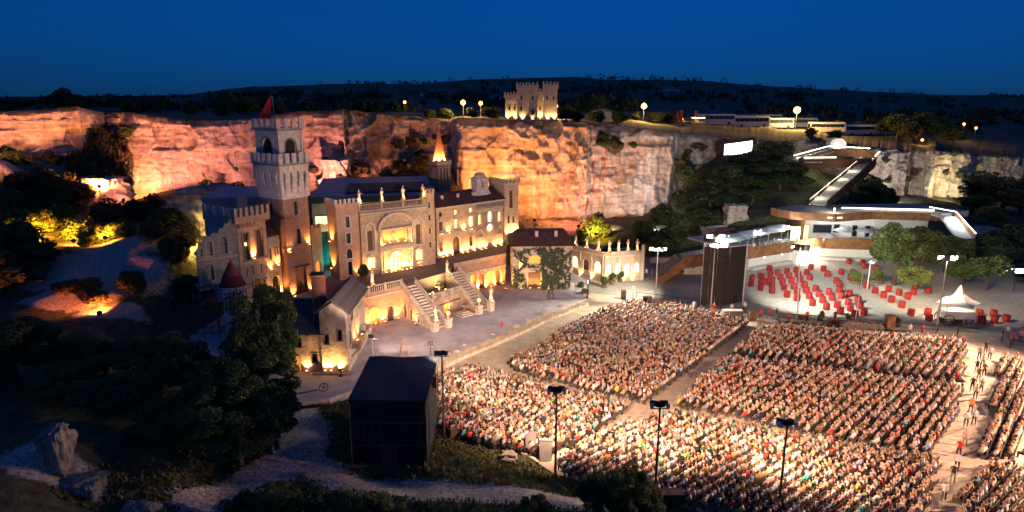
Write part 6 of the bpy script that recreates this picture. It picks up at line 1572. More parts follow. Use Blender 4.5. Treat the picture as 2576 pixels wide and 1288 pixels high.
def kind(key, n, size, seed, mat, **kw):
    if key not in TREES:
        c, cen = crown_mesh('crown', n, size, seed, mat, **kw); TREES[key] = (c, trunk_mesh('trunk', cen, seed))
    return TREES[key]
def tree(u, vtop, Y, r, key, label, name='tree', cat='tree', group=None, base=None, squash=1.0, low=.0, lean=0.0):
    x = DY(u, 640 if vtop < 640 else vtop, Y).x
    zb_ = zg(x, Y) if base is None else base; zt = DY(u, vtop, Y).z
    h = max(zt-zb_, r*.8); x = (u-1288)/FOC*(Y*math.cos(PITCH)+(EYE-(zb_+h*.6))*math.sin(PITCH))
    if base is None: zb_ = zg(x, Y); h = max(zt-zb_, r*.8)
    cz = h*(.62-low*.1); hz = h-cz
    if low: h = max(h, 1.25*r); cz = h*.5; hz = h*.55
    c, t_ = TREES[key]
    o = thing(name, label, cat, (x, Y, zb_), 0, group)
    put(t_, 'trunk' if name != 'shrub' else 'stem', o, (0,0,cz), rnd.uniform(0,6.28), (r, r, cz/2.0))
    put(c, 'crown' if name != 'shrub' else 'foliage', o, (lean,0,cz), rnd.uniform(0,6.28), (r*rnd.uniform(.95,1.15), r*rnd.uniform(.95,1.15), hz*squash))
    return o
for i, (m, nm) in enumerate(((LEAF,'g'),(LEAFD,'d'),(LEAFY,'y'),(LEAFA,'a'))):
    for s in range(3): kind(nm+str(s), 3400, .095, 10+i*5+s, m)
kind('F0', 15000, .042, 71, LEAF, lobes=40, lob=(.12,.28), spread=.82); kind('F1', 15000, .042, 72, LEAFD, lobes=34, lob=(.16,.3), spread=.75); kind('F2', 14000, .042, 73, LEAFM, lobes=38, lob=(.12,.28), spread=.8)
kind('P0', 9000, .06, 81, LEAF, lobes=26, lob=(.18,.32), spread=.72); kind('P1', 9000, .06, 82, LEAFY, lobes=24, lob=(.18,.32), spread=.72)
def row(lst, where, keys, group, name='tree', cat='tree', adj='leafy', **kw):
    lst = sorted(lst)
    for i, q in enumerate(lst): tree(*q[:4], keys[i % len(keys)], '%s %s %s, %s from left' % (adj, cat, where, nth(i)), name, cat, group, **kw)
row([(1620,548,128,3.2),(1680,508,132,4),(1740,470,137,4.5),(1700,562,127,3.5),(1790,432,142,5),(1760,522,133,4),(1840,404,148,5),(1822,482,138,4.5),(1890,374,156,5.5),(1880,442,146,5),(1942,349,162,6),(1930,422,150,5.5),(1985,402,156,5),(1962,472,145,4.5),(1895,506,141,4),(1725,400,151,3),(1655,590,123,3),(1610,600,122,2.6),(2010,440,150,4),(1860,530,138,3)], 'on the slope above the umbrella terrace', ['g0','d1','g2','d0','g1'], 'trees on the slope above the terraces', adj='leafy green')
row([(2262,546,104,5.0),(2325,556,108,4.6),(2385,590,112,4.4)], 'standing on the plaza behind the red barrels', ['P0','P0','F2'], 'plaza trees', adj='broad green', base=.03)
row([(2300,668,99,3.0)], 'glowing bright under the plaza trees', ['P1'], 'plaza trees', adj='young lime green', base=.03)
row([(2425,640,103,3.4),(2490,632,101,3.8)], 'with leaning trunk behind the white wagon', ['P0','g0'], 'plaza trees', adj='spreading green', base=.03)
row([(2520,592,120,5),(2565,560,127,6),(2580,690,106,4),(2470,424,172,6),(2530,440,167,7),(2572,470,160,7),(2450,484,162,5),(2512,540,147,5),(2540,640,115,4)], 'in the dark at the right edge', ['d0','d1','d2'], 'dark trees at the right edge', adj='dark leafy')
row([(2190,449,160,4),(2232,462,157,4),(2212,490,150,3.5),(2175,480,150,3)], 'between the zigzag ramp and the right quarry wall', ['g1','d2'], 'bushes by the ramp', 'shrub', 'bush', 'deep green', low=1)
def rim(lst, where, keys, group, adj, name='tree', cat='tree', low=0):
    lst = sorted(lst)
    for i, (u, v, Y, r) in enumerate(lst): tree(u, v, Y, r, keys[i % len(keys)], '%s %s %s, %s from left' % (adj, cat, where, nth(i)), name, cat, group, base=plat_z(u, Y)-.2, low=low)
rim([(2262,282,226,6),(2312,276,232,7),(2352,287,226,6),(2400,318,220,5),(2232,300,236,5),(2292,304,216,4),(2440,300,260,6)], 'on the rim right of the coaches', ['d0','g1','a2'], 'rim trees at right', 'dark leafy')
rim([(150,214,205,4.5),(172,226,200,4),(200,234,205,3.5)], 'on the skyline at far left', ['d0','d1'], 'skyline trees at left', 'dark rounded')
rim([(1080,290,170,2),(1120,293,165,2.2),(1190,292,162,2),(1240,290,160,2.4),(1425,286,150,2.6),(1450,292,150,2.2),(1500,300,160,2.5),(1560,303,170,2.5),(1650,285,200,3),(1680,295,205,3),(1600,300,195,2),(560,250,200,3),(620,245,210,3.4),(700,255,190,2.5),(480,258,180,2.4),(330,262,170,2.2),(40,262,160,2.2),(2100,352,200,2.4),(2040,350,196,2.2)], 'along the cliff rim', ['d1','g2','d2'], 'bushes along the cliff rim', 'low dark', 'shrub', 'bush', 1)
row([(240,302,133,4),(225,342,130,4),(270,322,134,3.5),(250,372,128,4),(220,402,126,4),(285,402,128,4),(240,442,123,3.6),(160,432,120,4),(210,330,131,3),(255,345,132,3.4),(205,372,127,3),(300,360,134,3),(265,415,126,3.5),(180,455,119,3.5),(135,480,115,3.5),(85,505,111,3.5),(320,330,137,2.5),(110,470,116,4),(60,482,113,4),(200,482,117,3.6),(30,522,109,3.5),(140,522,112,3.5),(300,440,126,3)], 'in the gully between the left quarry walls', ['a0','d1','a1','d0'], 'gully bushes at left', 'shrub', 'bush', 'autumn tinted', low=1)
row([(120,548,105,3),(180,552,104,3),(75,577,103,2.5),(230,588,101,2.5),(95,560,106,3),(150,540,107,3.2),(210,565,104,2.8),(270,590,103,2.6),(50,560,106,3),(310,600,103,2.4)], 'lit amber at the far left', ['y0','y1','y2'], 'amber lit bushes', 'shrub', 'bush', 'glowing', low=1)
row([(260,540,110,3.5),(310,560,112,3),(352,552,115,3),(420,590,104,3.6),(462,642,97,3.6),(400,622,100,3),(484,694,92,3.6),(330,706,86,2.5),(40,642,96,4),(22,704,88,5),(90,662,93,3.5),(450,600,103,3),(380,500,122,2.4)], 'on the left slope above the pale scree', ['d0','g1','d2','a0'], 'bushes on the left slope', 'shrub', 'bush', 'dark', low=1)
row([(205,700,84,3.2),(165,725,85,2.4),(240,730,83,2.2)], 'lit red low on the left slope', ['a1','a0'], 'red lit trees', adj='rusty')
row([(600,466,132,3),(700,472,131,3),(522,482,134,2.5),(902,422,142,3),(962,442,140,3),(872,432,138,2.5),(1012,442,140,2.5),(1060,400,148,3)], 'at the foot of the pink quarry wall', ['d0','a1','d2'], 'bushes below the quarry wall', 'shrub', 'bush', 'scrubby', low=1)
row([(1500,528,131,3.2),(1478,562,130,2.5),(1520,560,130,2)], 'half lit yellow behind the garden loggia', ['y1','g0','y2'], 'bushes behind the loggia', 'shrub', 'bush', 'tall', low=1)
row([(655,702,58,3.6)], 'rising before the battlemented hall', ['F2'], 'foreground trees', adj='tall leafy')
row([(650,885,53,3.8),(565,905,51,3.4),(470,855,55,3.6),(380,840,60,4),(262,862,60,4.2),(122,835,61,4.6),(20,800,57,5),(540,985,48,3.4),(300,980,52,4),(430,1020,48,3.6),(150,985,54,3.5),(690,985,50,2.6),(600,1060,47,3)], 'in the dark foreground', ['F0','F1','F2'], 'foreground trees', adj='dark bushy')
row([(700,1228,41,1.8),(822,1222,40,2),(932,1242,39.5,1.6),(604,1242,40,1.6),(1000,1266,39,1.0)], 'at the bottom edge below the dirt track', ['F1','F2'], 'bottom edge bushes', 'shrub', 'bush', 'leafy dark', low=1)
row([(1505,1196,42.6,1.9),(1570,1180,42.0,2.2),(1622,1212,42.2,1.6),(1350,1272,40,1.3)], 'in silhouette before the near right seating', ['F0','F1'], 'silhouetted bushes', 'shrub', 'bush', 'black', low=1)
rc2 = random.Random(17); cbs = []
for (u0, u1, v0, v1, n_) in ((862,1135,330,430,16),(1515,1610,328,368,7),(205,330,290,420,8),(1700,1790,345,430,6),(2100,2430,385,480,9),(640,860,400,470,5),(0,190,380,430,6)):
    for _ in range(n_): cbs.append((rc2.uniform(u0,u1), rc2.uniform(v0,v1)))
for i, (u, v) in enumerate(sorted(cbs)):
    Yc_ = float(np.interp(u, cu, [c[2] for c in CL]))-1.6; p_ = DY(u, v, Yc_); r_ = rc2.uniform(.9,1.9)
    o = thing('shrub', 'small shrub rooted on a ledge of the quarry cliff, %s from left' % nw(i+1), 'bush', p_-Vector((0,0,r_*.5)), 0, 'shrubs on the cliff ledges')
    kk = ('d0','g1','a0','d2')[i % 4]; put(TREES[kk][1], 'stem', o, (0,.4,r_*.6), rc2.uniform(0,6), (r_*.7,r_*.7,r_*.3)); put(TREES[kk][0], 'foliage', o, (0,0,r_*.6), rc2.uniform(0,6), (r_*1.3,r_,r_*.75))
# potted and planted greens on the plaza and beside the loggia
TUB = M('planter_wood', (.16,.1,.06), .8, .3, 3)
def planter(u, v, r, h, key, label, tub=.0):
    p = G(u, v, .03); o = thing('planted_tub', label, 'planter', (p.x,p.y,.03), 0, 'planters on the plaza')
    MB().lathe(0,0,[(r*.55,0),(r*.66,.5),(r*.6,.5),(r*.58,.42)],10).build('tub', TUB, o)
    put(TREES[key][0], 'foliage', o, (0,0,.4+h*.5), rnd.uniform(0,6), (r, r, h*.55))
planter(2152,712,1.7,1.7,'P1','large round planter with lime shrub among the red barrels'); planter(2205,710,1.5,2.0,'P1','planter with lime shrub left of the young plaza tree')
planter(2098,645,.6,2.0,'y0','slim potted palm against the white plaza wall'); planter(1712,690,.9,3.0,'P0','potted palm under the steel stair, left one'); planter(1741,688,.9,3.0,'P0','potted palm under the steel stair, right one')
for i, (u, v) in enumerate(((1461,735),(1520,722),(1540,714),(1560,709),(1598,704))): planter(u, v, .75, 1.5, 'g%d' % (i % 3), 'potted shrub along the garden loggia, %s from left' % nth(i))
planter(1468,752,.8,1.4,'y2','pale flowering shrub at the right end of the stage wall')
for i, (u, v) in enumerate(((2065,806),(2135,812),(2258,822))): planter(u, v, .5, 1.0, 'P0', 'clipped box shrub along the plaza fence, %s from left' % nth(i))
pt = thing('planted_tub', 'dark potted shrub at the left foot of the palace', 'planter', pl.matrix_basis @ Vector((-.6,-1.2,0)))
MB().lathe(0,0,[(.4,0),(.5,.6),(.44,.6)],9).build('tub', TUB, pt); put(TREES['d0'][0], 'foliage', pt, (0,0,1.4), 0, (.9,.9,1.0))
# grass on the mound, distant woods
def cards(name, P_, size, mat, tall=1.0):
    r = np.random.default_rng(5); n = len(P_); a = r.uniform(0, 6.28, n); s = size*r.uniform(.5,1.4,n)
    dx, dy = np.cos(a)*s*.5, np.sin(a)*s*.5; h = s*tall*r.uniform(.6,1.3,n); lx, ly = r.normal(0,.25,n)*s, r.normal(0,.25,n)*s
    p = np.array(P_); v = np.stack([np.stack([p[:,0]-dx,p[:,1]-dy,p[:,2]],1), np.stack([p[:,0]+dx,p[:,1]+dy,p[:,2]],1), np.stack([p[:,0]+dx*.4+lx,p[:,1]+dy*.4+ly,p[:,2]+h],1), np.stack([p[:,0]-dx*.4+lx,p[:,1]-dy*.4+ly,p[:,2]+h],1)],1).reshape(-1,3)
    me = bpy.data.meshes.new(name); me.vertices.add(len(v)); me.vertices.foreach_set('co', v.ravel().astype('f')); me.loops.add(n*4); me.loops.foreach_set('vertex_index', np.arange(n*4,dtype='i'))
    me.polygons.add(n); me.polygons.foreach_set('loop_start', np.arange(0,n*4,4,dtype='i')); me.update(); me.materials.append(mat); return put(me, name)
rg_ = np.random.default_rng(9); xs = rg_.uniform(-30,14,26000); ys = rg_.uniform(38,64,26000); keep_ = ~in_poly(xs, ys, FLOOR)
def tdist(x, y, line):
    d = np.full(x.shape, 1e9)
    for a, b_ in zip(line[:-1], line[1:]):
        ex, ey = b_[0]-a[0], b_[1]-a[1]; t = np.clip(((x-a[0])*ex+(y-a[1])*ey)/(ex*ex+ey*ey),0,1); d = np.minimum(d, np.hypot(x-a[0]-t*ex, y-a[1]-t*ey))
    return d
keep_ &= (tdist(xs, ys, trk) > 2.0) & (tdist(xs, ys, trk2) > 1.2); xs, ys = xs[keep_], ys[keep_]; zs = hfield(xs, ys)-.03
GRM = leafmat('grass_blade', (.06,.07,.02), (.13,.13,.045))
tag(stuff(cards('grass', np.stack([xs,ys,zs],1), .22, GRM, 1.0)), 'rough grass on the dark mound in the foreground', 'grass')
P_ = []
CC = [(rg_.uniform(-100,2680), rg_.choice([rg_.uniform(240,420), rg_.uniform(420,900), rg_.uniform(1000,1300)], p=[.4,.5,.1]), rg_.uniform(12,110), rg_.uniform(.7,1.5)) for _ in range(70)]
for k_ in range(1100):
    c_ = CC[rg_.integers(0,70)]; u = rg_.normal(c_[0], c_[2]); Yd = max(235, c_[1]*rg_.normal(1,.05))
    if u < 520 and Yd > 500 and rg_.random() < .6: continue
    zb_ = plat_z(u, Yd); x = (u-1288)/FOC*(Yd*math.cos(PITCH)+(EYE-zb_)*math.sin(PITCH)); R_ = (1.3+Yd*.0016)*rg_.uniform(.5,1.4)*c_[3]
    for j in range(22):
        d = rg_.normal(size=3); d /= np.linalg.norm(d); P_.append((x+d[0]*R_*1.2, Yd+d[1]*R_, zb_+R_*.7+d[2]*R_*.8))
tag(stuff(cards('distant_wood', P_, 1.7, LEAFD, .9)), 'dark scattered woods and hedges on the hills behind the quarry', 'wood')
# ------------------------------------------------------------------ red barrels on the plaza
REDC = M('red_barrel', (.24,.009,.006), .75, .15, 3); REDT = M('red_barrel_top', (.17,.008,.006), .8, .1, 3)
def barrel_mesh():
    n = 24; prof = [(.40,0),(.43,.08),(.45,.45),(.43,.85),(.40,.93)]; vs = []; fs = []
    for r, z in prof:
        for k in range(n):
            a = 2*math.pi*k/n; rr_ = r*(1+.05*(1 if k % 3 else -1)); vs.append((rr_*math.cos(a), rr_*math.sin(a), z))
    for j in range(len(prof)-1):
        for k in range(n): fs.append((j*n+k, j*n+(k+1) % n, (j+1)*n+(k+1) % n, (j+1)*n+k))
    return MB().add(vs, fs).mesh('barrel_body', REDC, False)
BM = barrel_mesh(); BT = MB().lathe(0,0,[(.41,.90),(.44,.92),(.44,.97),(.36,.98)],16).mesh('lid', REDT)
ZHc = lambda x, y: ((3000+x*.3882)/1.5528, (850+y*.3882)/1.5528)
BP = [(20,575),(95,555),(190,540),(280,525),(430,495),(40,625),(125,600),(210,585),(300,570),(390,550),(40,680),(145,650),(235,635),(320,615),(415,600),(40,735),(160,705),(260,690),(365,675),(190,775),(290,745),(385,735),(475,715),(290,810),(410,790),(510,770),(610,750),(715,730),(445,860),(545,830),(640,805),(735,785),(815,765),(585,900),(695,880),(805,855),(900,830),(725,945),(825,915),(920,890),(870,975),(960,955),(555,515),(595,565),(735,545),(850,550),(826,598),(685,635),(715,668),(810,440),(950,450),(972,484),(1080,510),(990,685),(1075,735),(1160,780),(1240,825),(1210,720),(1315,755),(1480,695),(1460,750),(1405,795),(1345,880),(1610,735),(1435,960),(1605,955),(1615,1015),(1780,965),(1795,1020),(1940,975),(2000,1030),(2125,970),(2145,1040),(2265,970),(2275,1035),(2395,1020),
 (-62,595),(-70,650),(15,510),(-3,642)]
BP += [((2400+x*.38816-3000)/.3882, y) for x, y in ((1385,605),(1375,665),(1465,590),(1490,650),(1470,705))]
BW = sorted([(ZHc(x, y+26)) for x, y in BP], key=lambda q: q[1])
rowsB = []; 
for q in BW:
    if rowsB and q[1]-rowsB[-1][0][1] < 9: rowsB[-1].append(q)
    else: rowsB.append([q])
for ri, rr_ in enumerate(rowsB):
    for ci, (u, v) in enumerate(sorted(rr_)):
        p = G(u, v, .03); o = thing('red_barrel', 'red ribbed barrel table on the plaza, %s from left in the %s row from behind' % (nth(ci), nth(ri)), 'barrel', (p.x,p.y,.03), rnd.uniform(0,1), 'red barrels on the plaza')
        put(BM, 'barrel_body', o); put(BT, 'lid', o)
# ------------------------------------------------------------------ umbrellas, tables and chairs on the terrace
AWN = M('awning_cloth', (.42,.45,.5), .8, .1, 1); WCH = M('white_furniture', (.7,.7,.7), .5, .05, 3)
def awning(u, v, Y, w, d, label, rz):
    p = DY(u, v, Y); h = p.z-T1; o = thing('square_parasol', label, 'parasol', (p.x,p.y,T1+.01), R(rz), 'square parasols on the terrace')
    MB().tube((0,0,0),(0,0,h),.05,8).build('pole', POLEW, o); MB().lathe(0,0,[(.4,0),(.4,.08),(.06,.1)],10).build('foot', DARKTRIM, o)
    e = [(-w/2,-d/2,h-.35),(w/2,-d/2,h-.35),(w/2,d/2,h-.35),(-w/2,d/2,h-.35)]
    k = MB().add(e+[(0,0,h+.15)]+[(x,y,z-.22) for x,y,z in e], [(0,1,4),(1,2,4),(2,3,4),(3,0,4),(0,5,6,1),(1,6,7,2),(2,7,8,3),(3,8,5,0)]); k.build('canopy', AWN, o)
    k = MB()
    for x, y, z in e: k.tube((0,0,h-.05),(x*.97,y*.97,z-.05),.025,4)
    k.build('ribs', POLEW, o)
for i, (u, v, Y) in enumerate(((1772,594,110.5),(1812,594,112),(1862,588,115),(1897,580,117.5),(1935,573,120.5),(1968,566,123))): awning(u, v, Y, 4.2, 3.6, 'grey square parasol on the rusted terrace, %s from left' % nth(i), 28)
def round_par(u, v, Y, label):
    p = DY(u, v, Y); h = p.z-T1; o = thing('round_parasol', label, 'parasol', (p.x,p.y,T1+.01), 0, 'round parasols before the pavilion')
    MB().tube((0,0,0),(0,0,h),.04,8).build('pole', POLEW, o); MB().lathe(0,0,[(1.75,h-.55),(1.2,h-.3),(.6,h-.1),(.03,h)],12,False).build('canopy', AWN, o); MB().lathe(0,0,[(.35,0),(.35,.08),(.06,.1)],10).build('foot', DARKTRIM, o)
round_par(2080,588,121.8,'white round parasol before the pavilion, leftmost of three'); round_par(2122,573,121.6,'white round parasol before the pavilion, middle of three'); round_par(2178,574,121.2,'white round parasol before the pavilion, rightmost of three')
CHM = {'seat': MB().box(-.22,.22,-.22,.22,.44,.48).mesh('seat', WCH), 'backrest': MB().box(-.22,.22,.18,.22,.5,.9).mesh('backrest', WCH), 'leg': MB().box(-.02,.02,-.02,.02,0,.44).mesh('leg', WCH)}
TBM = {'top': MB().lathe(0,0,[(.5,.72),(.5,.76),(.1,.77)],14).mesh('top', WCH), 'column': MB().lathe(0,0,[(.28,0),(.28,.03),(.05,.06),(.05,.72)],10).mesh('column', WCH)}
spots = [(36.0,112.0),(39.0,114.0),(42.5,116.2),(46.0,118.2),(49.5,120.4),(52.3,121.4),(57.8,121.9),(60.8,122.2),(63.8,122.0),(67.5,121.6)]
for i, (x, y) in enumerate(spots):
    o = thing('round_table', 'small white round table on the terrace, %s from left' % nth(i), 'table', (x,y,T1+.01), 0, 'terrace tables')
    put(TBM['top'], 'table_top', o); put(TBM['column'], 'column', o)
    for j in range(3):
        a = R(30+120*j+rnd.uniform(-20,20)); c = thing('terrace_chair', 'white chair at the %s terrace table from left, %s side' % (nth(i), ('right','left','front')[j]), 'chair', (x+.85*math.cos(a), y+.85*math.sin(a), T1+.01), a-R(90), 'white terrace chairs')
        put(CHM['seat'], 'seat', c); put(CHM['backrest'], 'backrest', c)
        for sx in (-.18,.18):
            for sy in (-.18,.18): put(CHM['leg'], 'leg', c, (sx,sy,0))
for i, (u, v, cl_) in enumerate(((2014,605,WH),(2100,588,PK),(2150,590,WH))):
    p = G(u, v, T1+.01); o = put(STDM[i % 4], 'person', None, (p.x,p.y,T1+.01), i*1.3); o.color = (*cl_,1); tag(o, 'person in %s standing on the terrace, %s from left' % (('white','pink','white')[i], nth(i)), 'person', 'people on the terrace')
# ------------------------------------------------------------------ plaza fence and street furniture
WOODD = M('dark_timber', (.07,.04,.025), .8, .3, 3); 
def fence(pts, label, h=1.0, post=2.2):
    o = thing('rail_fence', label, 'fence', (*pts[0],.03))
    o0 = Vector((*pts[0],.03))
    for a, b_ in zip(pts[:-1], pts[1:]):
        a, b_ = Vector((*a,.03))-o0, Vector((*b_,.03))-o0; n = max(1, int((b_-a).length/post))
        for zz in (h, h*.45): MB().tube(a+Vector((0,0,zz)), b_+Vector((0,0,zz)), .06 if zz == h else .03, 5).build('rail', WOODD, o)
        for i in range(n): p = a.lerp(b_, i/n); MB().box(p.x-.05,p.x+.05,p.y-.05,p.y+.05,0,h).build('post', WOODD, o)
fp = [G(u, v, 0)[:2] for u, v in ((1957,806),(2107,818),(2220,827),(2357,838),(2460,846))]; fence(fp, 'dark timber rail fence between plaza and right seating')
fp = [G(u, v, 0)[:2] for u, v in ((1600,752),(1650,757),(1758,773))]; fence(fp, 'dark timber rail fence left of the screen tower')
fp = [G(u, v, 0)[:2] for u, v in ((2540,875),(2600,882))]; fence(fp, 'short rail fence at the right edge')
def boxy(u, v, w, d, h, label, name, cat, mat, rz=0.0, z=.03, top=None):
    p = G(u, v, z); o = thing(name, label, cat, (p.x,p.y,z), rz)
    MB().box(-w/2,w/2,-d/2,d/2,0,h).build('body', mat, o); MB().box(-w/2-.04,w/2+.04,-d/2-.04,d/2+.04,h,h+.06).build('top', top or mat, o); return o
boxy(2236,826,1.0,.8,1.75,'upright rusted steel post box by the plaza fence','steel_cabinet','cabinet',RUST)
boxy(2020,803,1.2,.6,.5,'low brown bench block by the fence, left one','bench_block','bench',SHUT); boxy(2096,813,1.3,.6,.5,'low red brown bench block by the fence, middle one','bench_block','bench',M('red_bench', (.3,.06,.04), .7, .2, 3)); boxy(2120,815,.9,.6,.4,'low black bench block by the fence, right one','bench_block','bench',HOUSE)
boxy(1568,752,.7,.7,1.3,'dark timber cabinet left of the screen fence','timber_cabinet','cabinet',WOODD); boxy(1592,757,.3,.3,2.2,'white marker post beside the timber cabinet','marker_post','post',POLEW); boxy(1628,760,1.2,.8,.8,'dark timber crate behind the far left seating','timber_crate','crate',WOODD)
boxy(1152,1097,1.2,.9,.8,'brown wooden crate below the near left seating','timber_crate','crate',M('crate_wood', (.2,.1,.05), .8, .3, 3), z=.1)
boxy(1372,1158,1.0,.3,1.9,'pale upright board at the near end of the middle aisle','notice_board','board',M('pale_board', (.3,.29,.27), .8, .1, 2), z=.1); boxy(1335,1135,1.0,.08,1.7,'grey wire screen panel beside the white board','wire_panel','panel',DARKTRIM, R(25), .1)
boxy(1892,806,.9,.7,1.4,'brown counter cabinet right of the screen tower','counter','cabinet',SHUT); boxy(1842,798,2.6,.8,1.0,'long white topped counter at the foot of the screen tower','counter','counter',DARKTRIM, 0, .03, WPL)
boxy(1690,1262,1.6,.8,.8,'dark brown box at the bottom edge before the near seating','timber_crate','crate',WOODD, z=.3)
# sloping timber bench box along the fence
p = G(2172,826,.03); o = thing('timber_slope_bench', 'sloping timber bench along the plaza fence', 'bench', (p.x,p.y,.03), R(-8))
for i in range(6): MB().prism([(-3+i*.95,0),(-3+i*.95+.9,0),(-3+i*.95+.9,1.0-.08*i if i < 5 else .3),(-3+i*.95,1.0-.02*i if i else .5)], -.4, .4).build('timber_panel', M('pale_timber', (.22,.17,.12), .8, .2, 2), o)
ln = [G(u, v, 0) for u, v in ((1960,810),(2060,818),(2160,826),(2290,836))]; k = MB()
for a, b_ in zip(ln[:-1], ln[1:]):
    d = (b_-a).normalized(); nn = Vector((-d.y,d.x,0))*.5; k.add([a-nn,b_-nn,b_+nn,a+nn],[(0,1,2,3)])
o = k.build('lawn_strip', M('lawn', (.06,.13,.03), .95, .3, 4, .4)); o.location = (0,0,.045); struct(o)
boxy(2548,735,.14,.14,3.0,'slim post under the white lit sign at right','sign_post','post',POLE)
p = G(2548,735,.03); o = thing('lit_sign', 'blank white lit sign board at the right edge of the plaza', 'sign', (p.x,p.y,3.1)); MB().box(-2.2,2.2,-.1,.1,0,.8).build('sign_case', POLE, o); MB().box(-2.1,2.1,-.14,-.11,.06,.74).build('lit_face', EM('sign_face', (.85,.93,1), 5), o)
# ------------------------------------------------------------------ white wagon with peaked canopy
wp = G(2402,815,.03); wg = thing('vendor_wagon', 'white vendor wagon with peaked canopy and large spoked wheel', 'wagon', (wp.x,wp.y,.03), R(-4))
MB().box(-2.0,2.0,-.9,.9,.95,2.0).build('body', WPL, wg); MB().box(-1.9,1.9,-.8,.8,.5,.95).build('chassis', HOUSE, wg)
MB().lathe(0,0,[(2.9,3.0),(1.6,3.5),(.7,4.2),(.12,5.3),(.02,5.4)],4).build('canopy', M('canopy_cloth', (.7,.66,.58), .8, .08, 2), wg)
for x in (-1.8,1.8):
    for y in (-.8,.8): MB().tube((x,y,2.0),(x,y,3.1),.05,6).build('post', POLEW, wg)
for x in (-1.5,1.15):
    for y in (-1.05,.95):
        wm = MB().lathe(0,0,[(.72,-.05),(.8,-.05),(.8,.05),(.72,.05),(.72,-.05)],18,False); wm.v = [(xx+x, zz+y, yy+.8) for xx,yy,zz in wm.v]; wo_ = wm.build('wheel', POLEW if x > 0 else HOUSE, wg)
        k = MB()
        for i in range(8): a = R(45*i); k.tube((x,y,.8),(x+.75*math.cos(a),y,.8+.75*math.sin(a)),.03,4)
        k.build('spokes', POLEW, wo_)
ld = bpy.data.lights.new('wagon_lamp', 'POINT'); ld.energy = 250; ld.color = (1,.8,.5); lo = bpy.data.objects.new('wagon_lamp', ld); C.objects.link(lo); lo.parent = wg; lo.location = (0,0,2.9)
# ------------------------------------------------------------------ coaches parked on the rim
BW_ = M('coach_white', (.6,.58,.6), .35, .05, 1); BB_ = M('coach_blue', (.16,.22,.4), .35, .05, 1); BG_ = M('coach_glass', (.02,.03,.05), .1, .1, 1); TY = M('tyre', (.015,.015,.016), .8, .2, 3); RIM = M('wheel_rim', (.4,.4,.4), .4, .1, 3); HLM = EM('coach_headlight', (1,.85,.6), 3)
def coach_parts(mat):
    prof = [(-1.25,.35),(1.25,.35),(1.27,1.5),(1.22,3.1),(1.05,3.4),(.6,3.52),(-.6,3.52),(-1.05,3.4),(-1.22,3.1),(-1.27,1.5)]
    k = MB(); n = len(prof); vs = [(-6,y,z) for y,z in prof]+[(5.7,y,z) for y,z in prof]+[(6,y*.96,.35+(z-.35)*.95) for y,z in prof]
    fs = [(j*n+i, j*n+(i+1) % n, (j+1)*n+(i+1) % n, (j+1)*n+i) for j in range(2) for i in range(n)]+[tuple(range(n)), tuple(range(3*n-1,2*n-1,-1))]
    return k.add(vs, fs).mesh('body', mat)
CB = [coach_parts(BW_), coach_parts(BB_)]; WNM = MB().box(-.78,.78,0,.03,0,1.05).mesh('window', BG_); WSM = MB().box(0,.03,-1.05,1.05,0,1.5).mesh('windscreen', BG_)
TYM = MB().lathe(0,0,[(.3,-.14),(.5,-.14),(.5,.14),(.3,.14)],14).mesh('wheel', TY); RMM = MB().lathe(0,0,[(.3,-.15),(.3,.13)],10).mesh('rim', RIM)
def coach(u, Y, label, col=0, rz=0.0, base=None):
    zb_ = plat_z(u, Y) if base is None else base; x = (u-1288)/FOC*(Y*math.cos(PITCH)+(EYE-zb_)*math.sin(PITCH))
    o = thing('coach', label, 'coach', (x,Y,zb_+.02), rz, 'coaches parked on the rim')
    put(CB[col], 'body', o)
    for s, yy in ((-1,-1.275),(1,1.245)):
        for i in range(7): put(WNM, 'window', o, (-5+i*1.62,yy,1.85))
    put(WSM, 'windscreen', o, (6.0,0,1.5)); put(WSM, 'rear_window', o, (-6.03,0,1.6))
    for xx in (-3.6,4.0):
        for yy in (-1.15,1.15):
            w = put(TYM, 'wheel', o, (xx,yy,.5), rot=(R(90),0,0)); put(RMM, 'rim', w)
    for yy in (-.8,.8): put(MB().box(0,.05,-.2,.2,0,.2).mesh('headlight', HLM), 'headlight', o, (5.98,yy,.75))
for i, (u, Y, c, rz) in enumerate(((1800,222,0,.0),(1888,226,0,.06),(1950,232,1,.1),(2078,232,0,-.02),(2160,236,0,.2),(1860,262,1,.1),(1925,266,0,.0),(2010,245,1,.0))):
    coach(u, Y, '%s coach parked on the rim, %s' % (('white','blue grey')[c], ('leftmost in front','second in the front row','third in the front row','long one right of the big lamp','rightmost of the row','left one of the rear row','right one of the rear row','hidden behind the big lamp')[i]), c, rz)
for i, (u, v, Y) in enumerate(((1702,278,225),(1712,276,214),(1748,276,214))):
    zb_ = plat_z(u, Y); p = DY(u, v, Y); o = thing('banner_flag', 'orange banner on a tall pole beside the coaches, %s from left' % nth(i), 'flag', (p.x,p.y,zb_), 0, 'orange banners')
    h = p.z-zb_; MB().tube((0,0,0),(0,0,h),.06,6).build('pole', POLE, o)
    vs = []; fs = []
    for j in range(7): t = j/6; vs += [(.06,.02,h-.2-5*t), (.9-.1*math.sin(j),.06*math.sin(j*2),h-.3-5*t)]
    for j in range(6): fs.append((2*j,2*j+1,2*j+3,2*j+2))
    fo = MB().add(vs, fs).build('cloth', M('orange_banner', (.55,.12,.04), .85, .15, 2), o); fo.modifiers.new('t','SOLIDIFY').thickness = .02
p = DY(1755,322,212); zb_ = plat_z(1755,212); o = thing('market_stall', 'small brightly lit stall at the left end of the coaches', 'stall', (p.x,p.y,zb_))
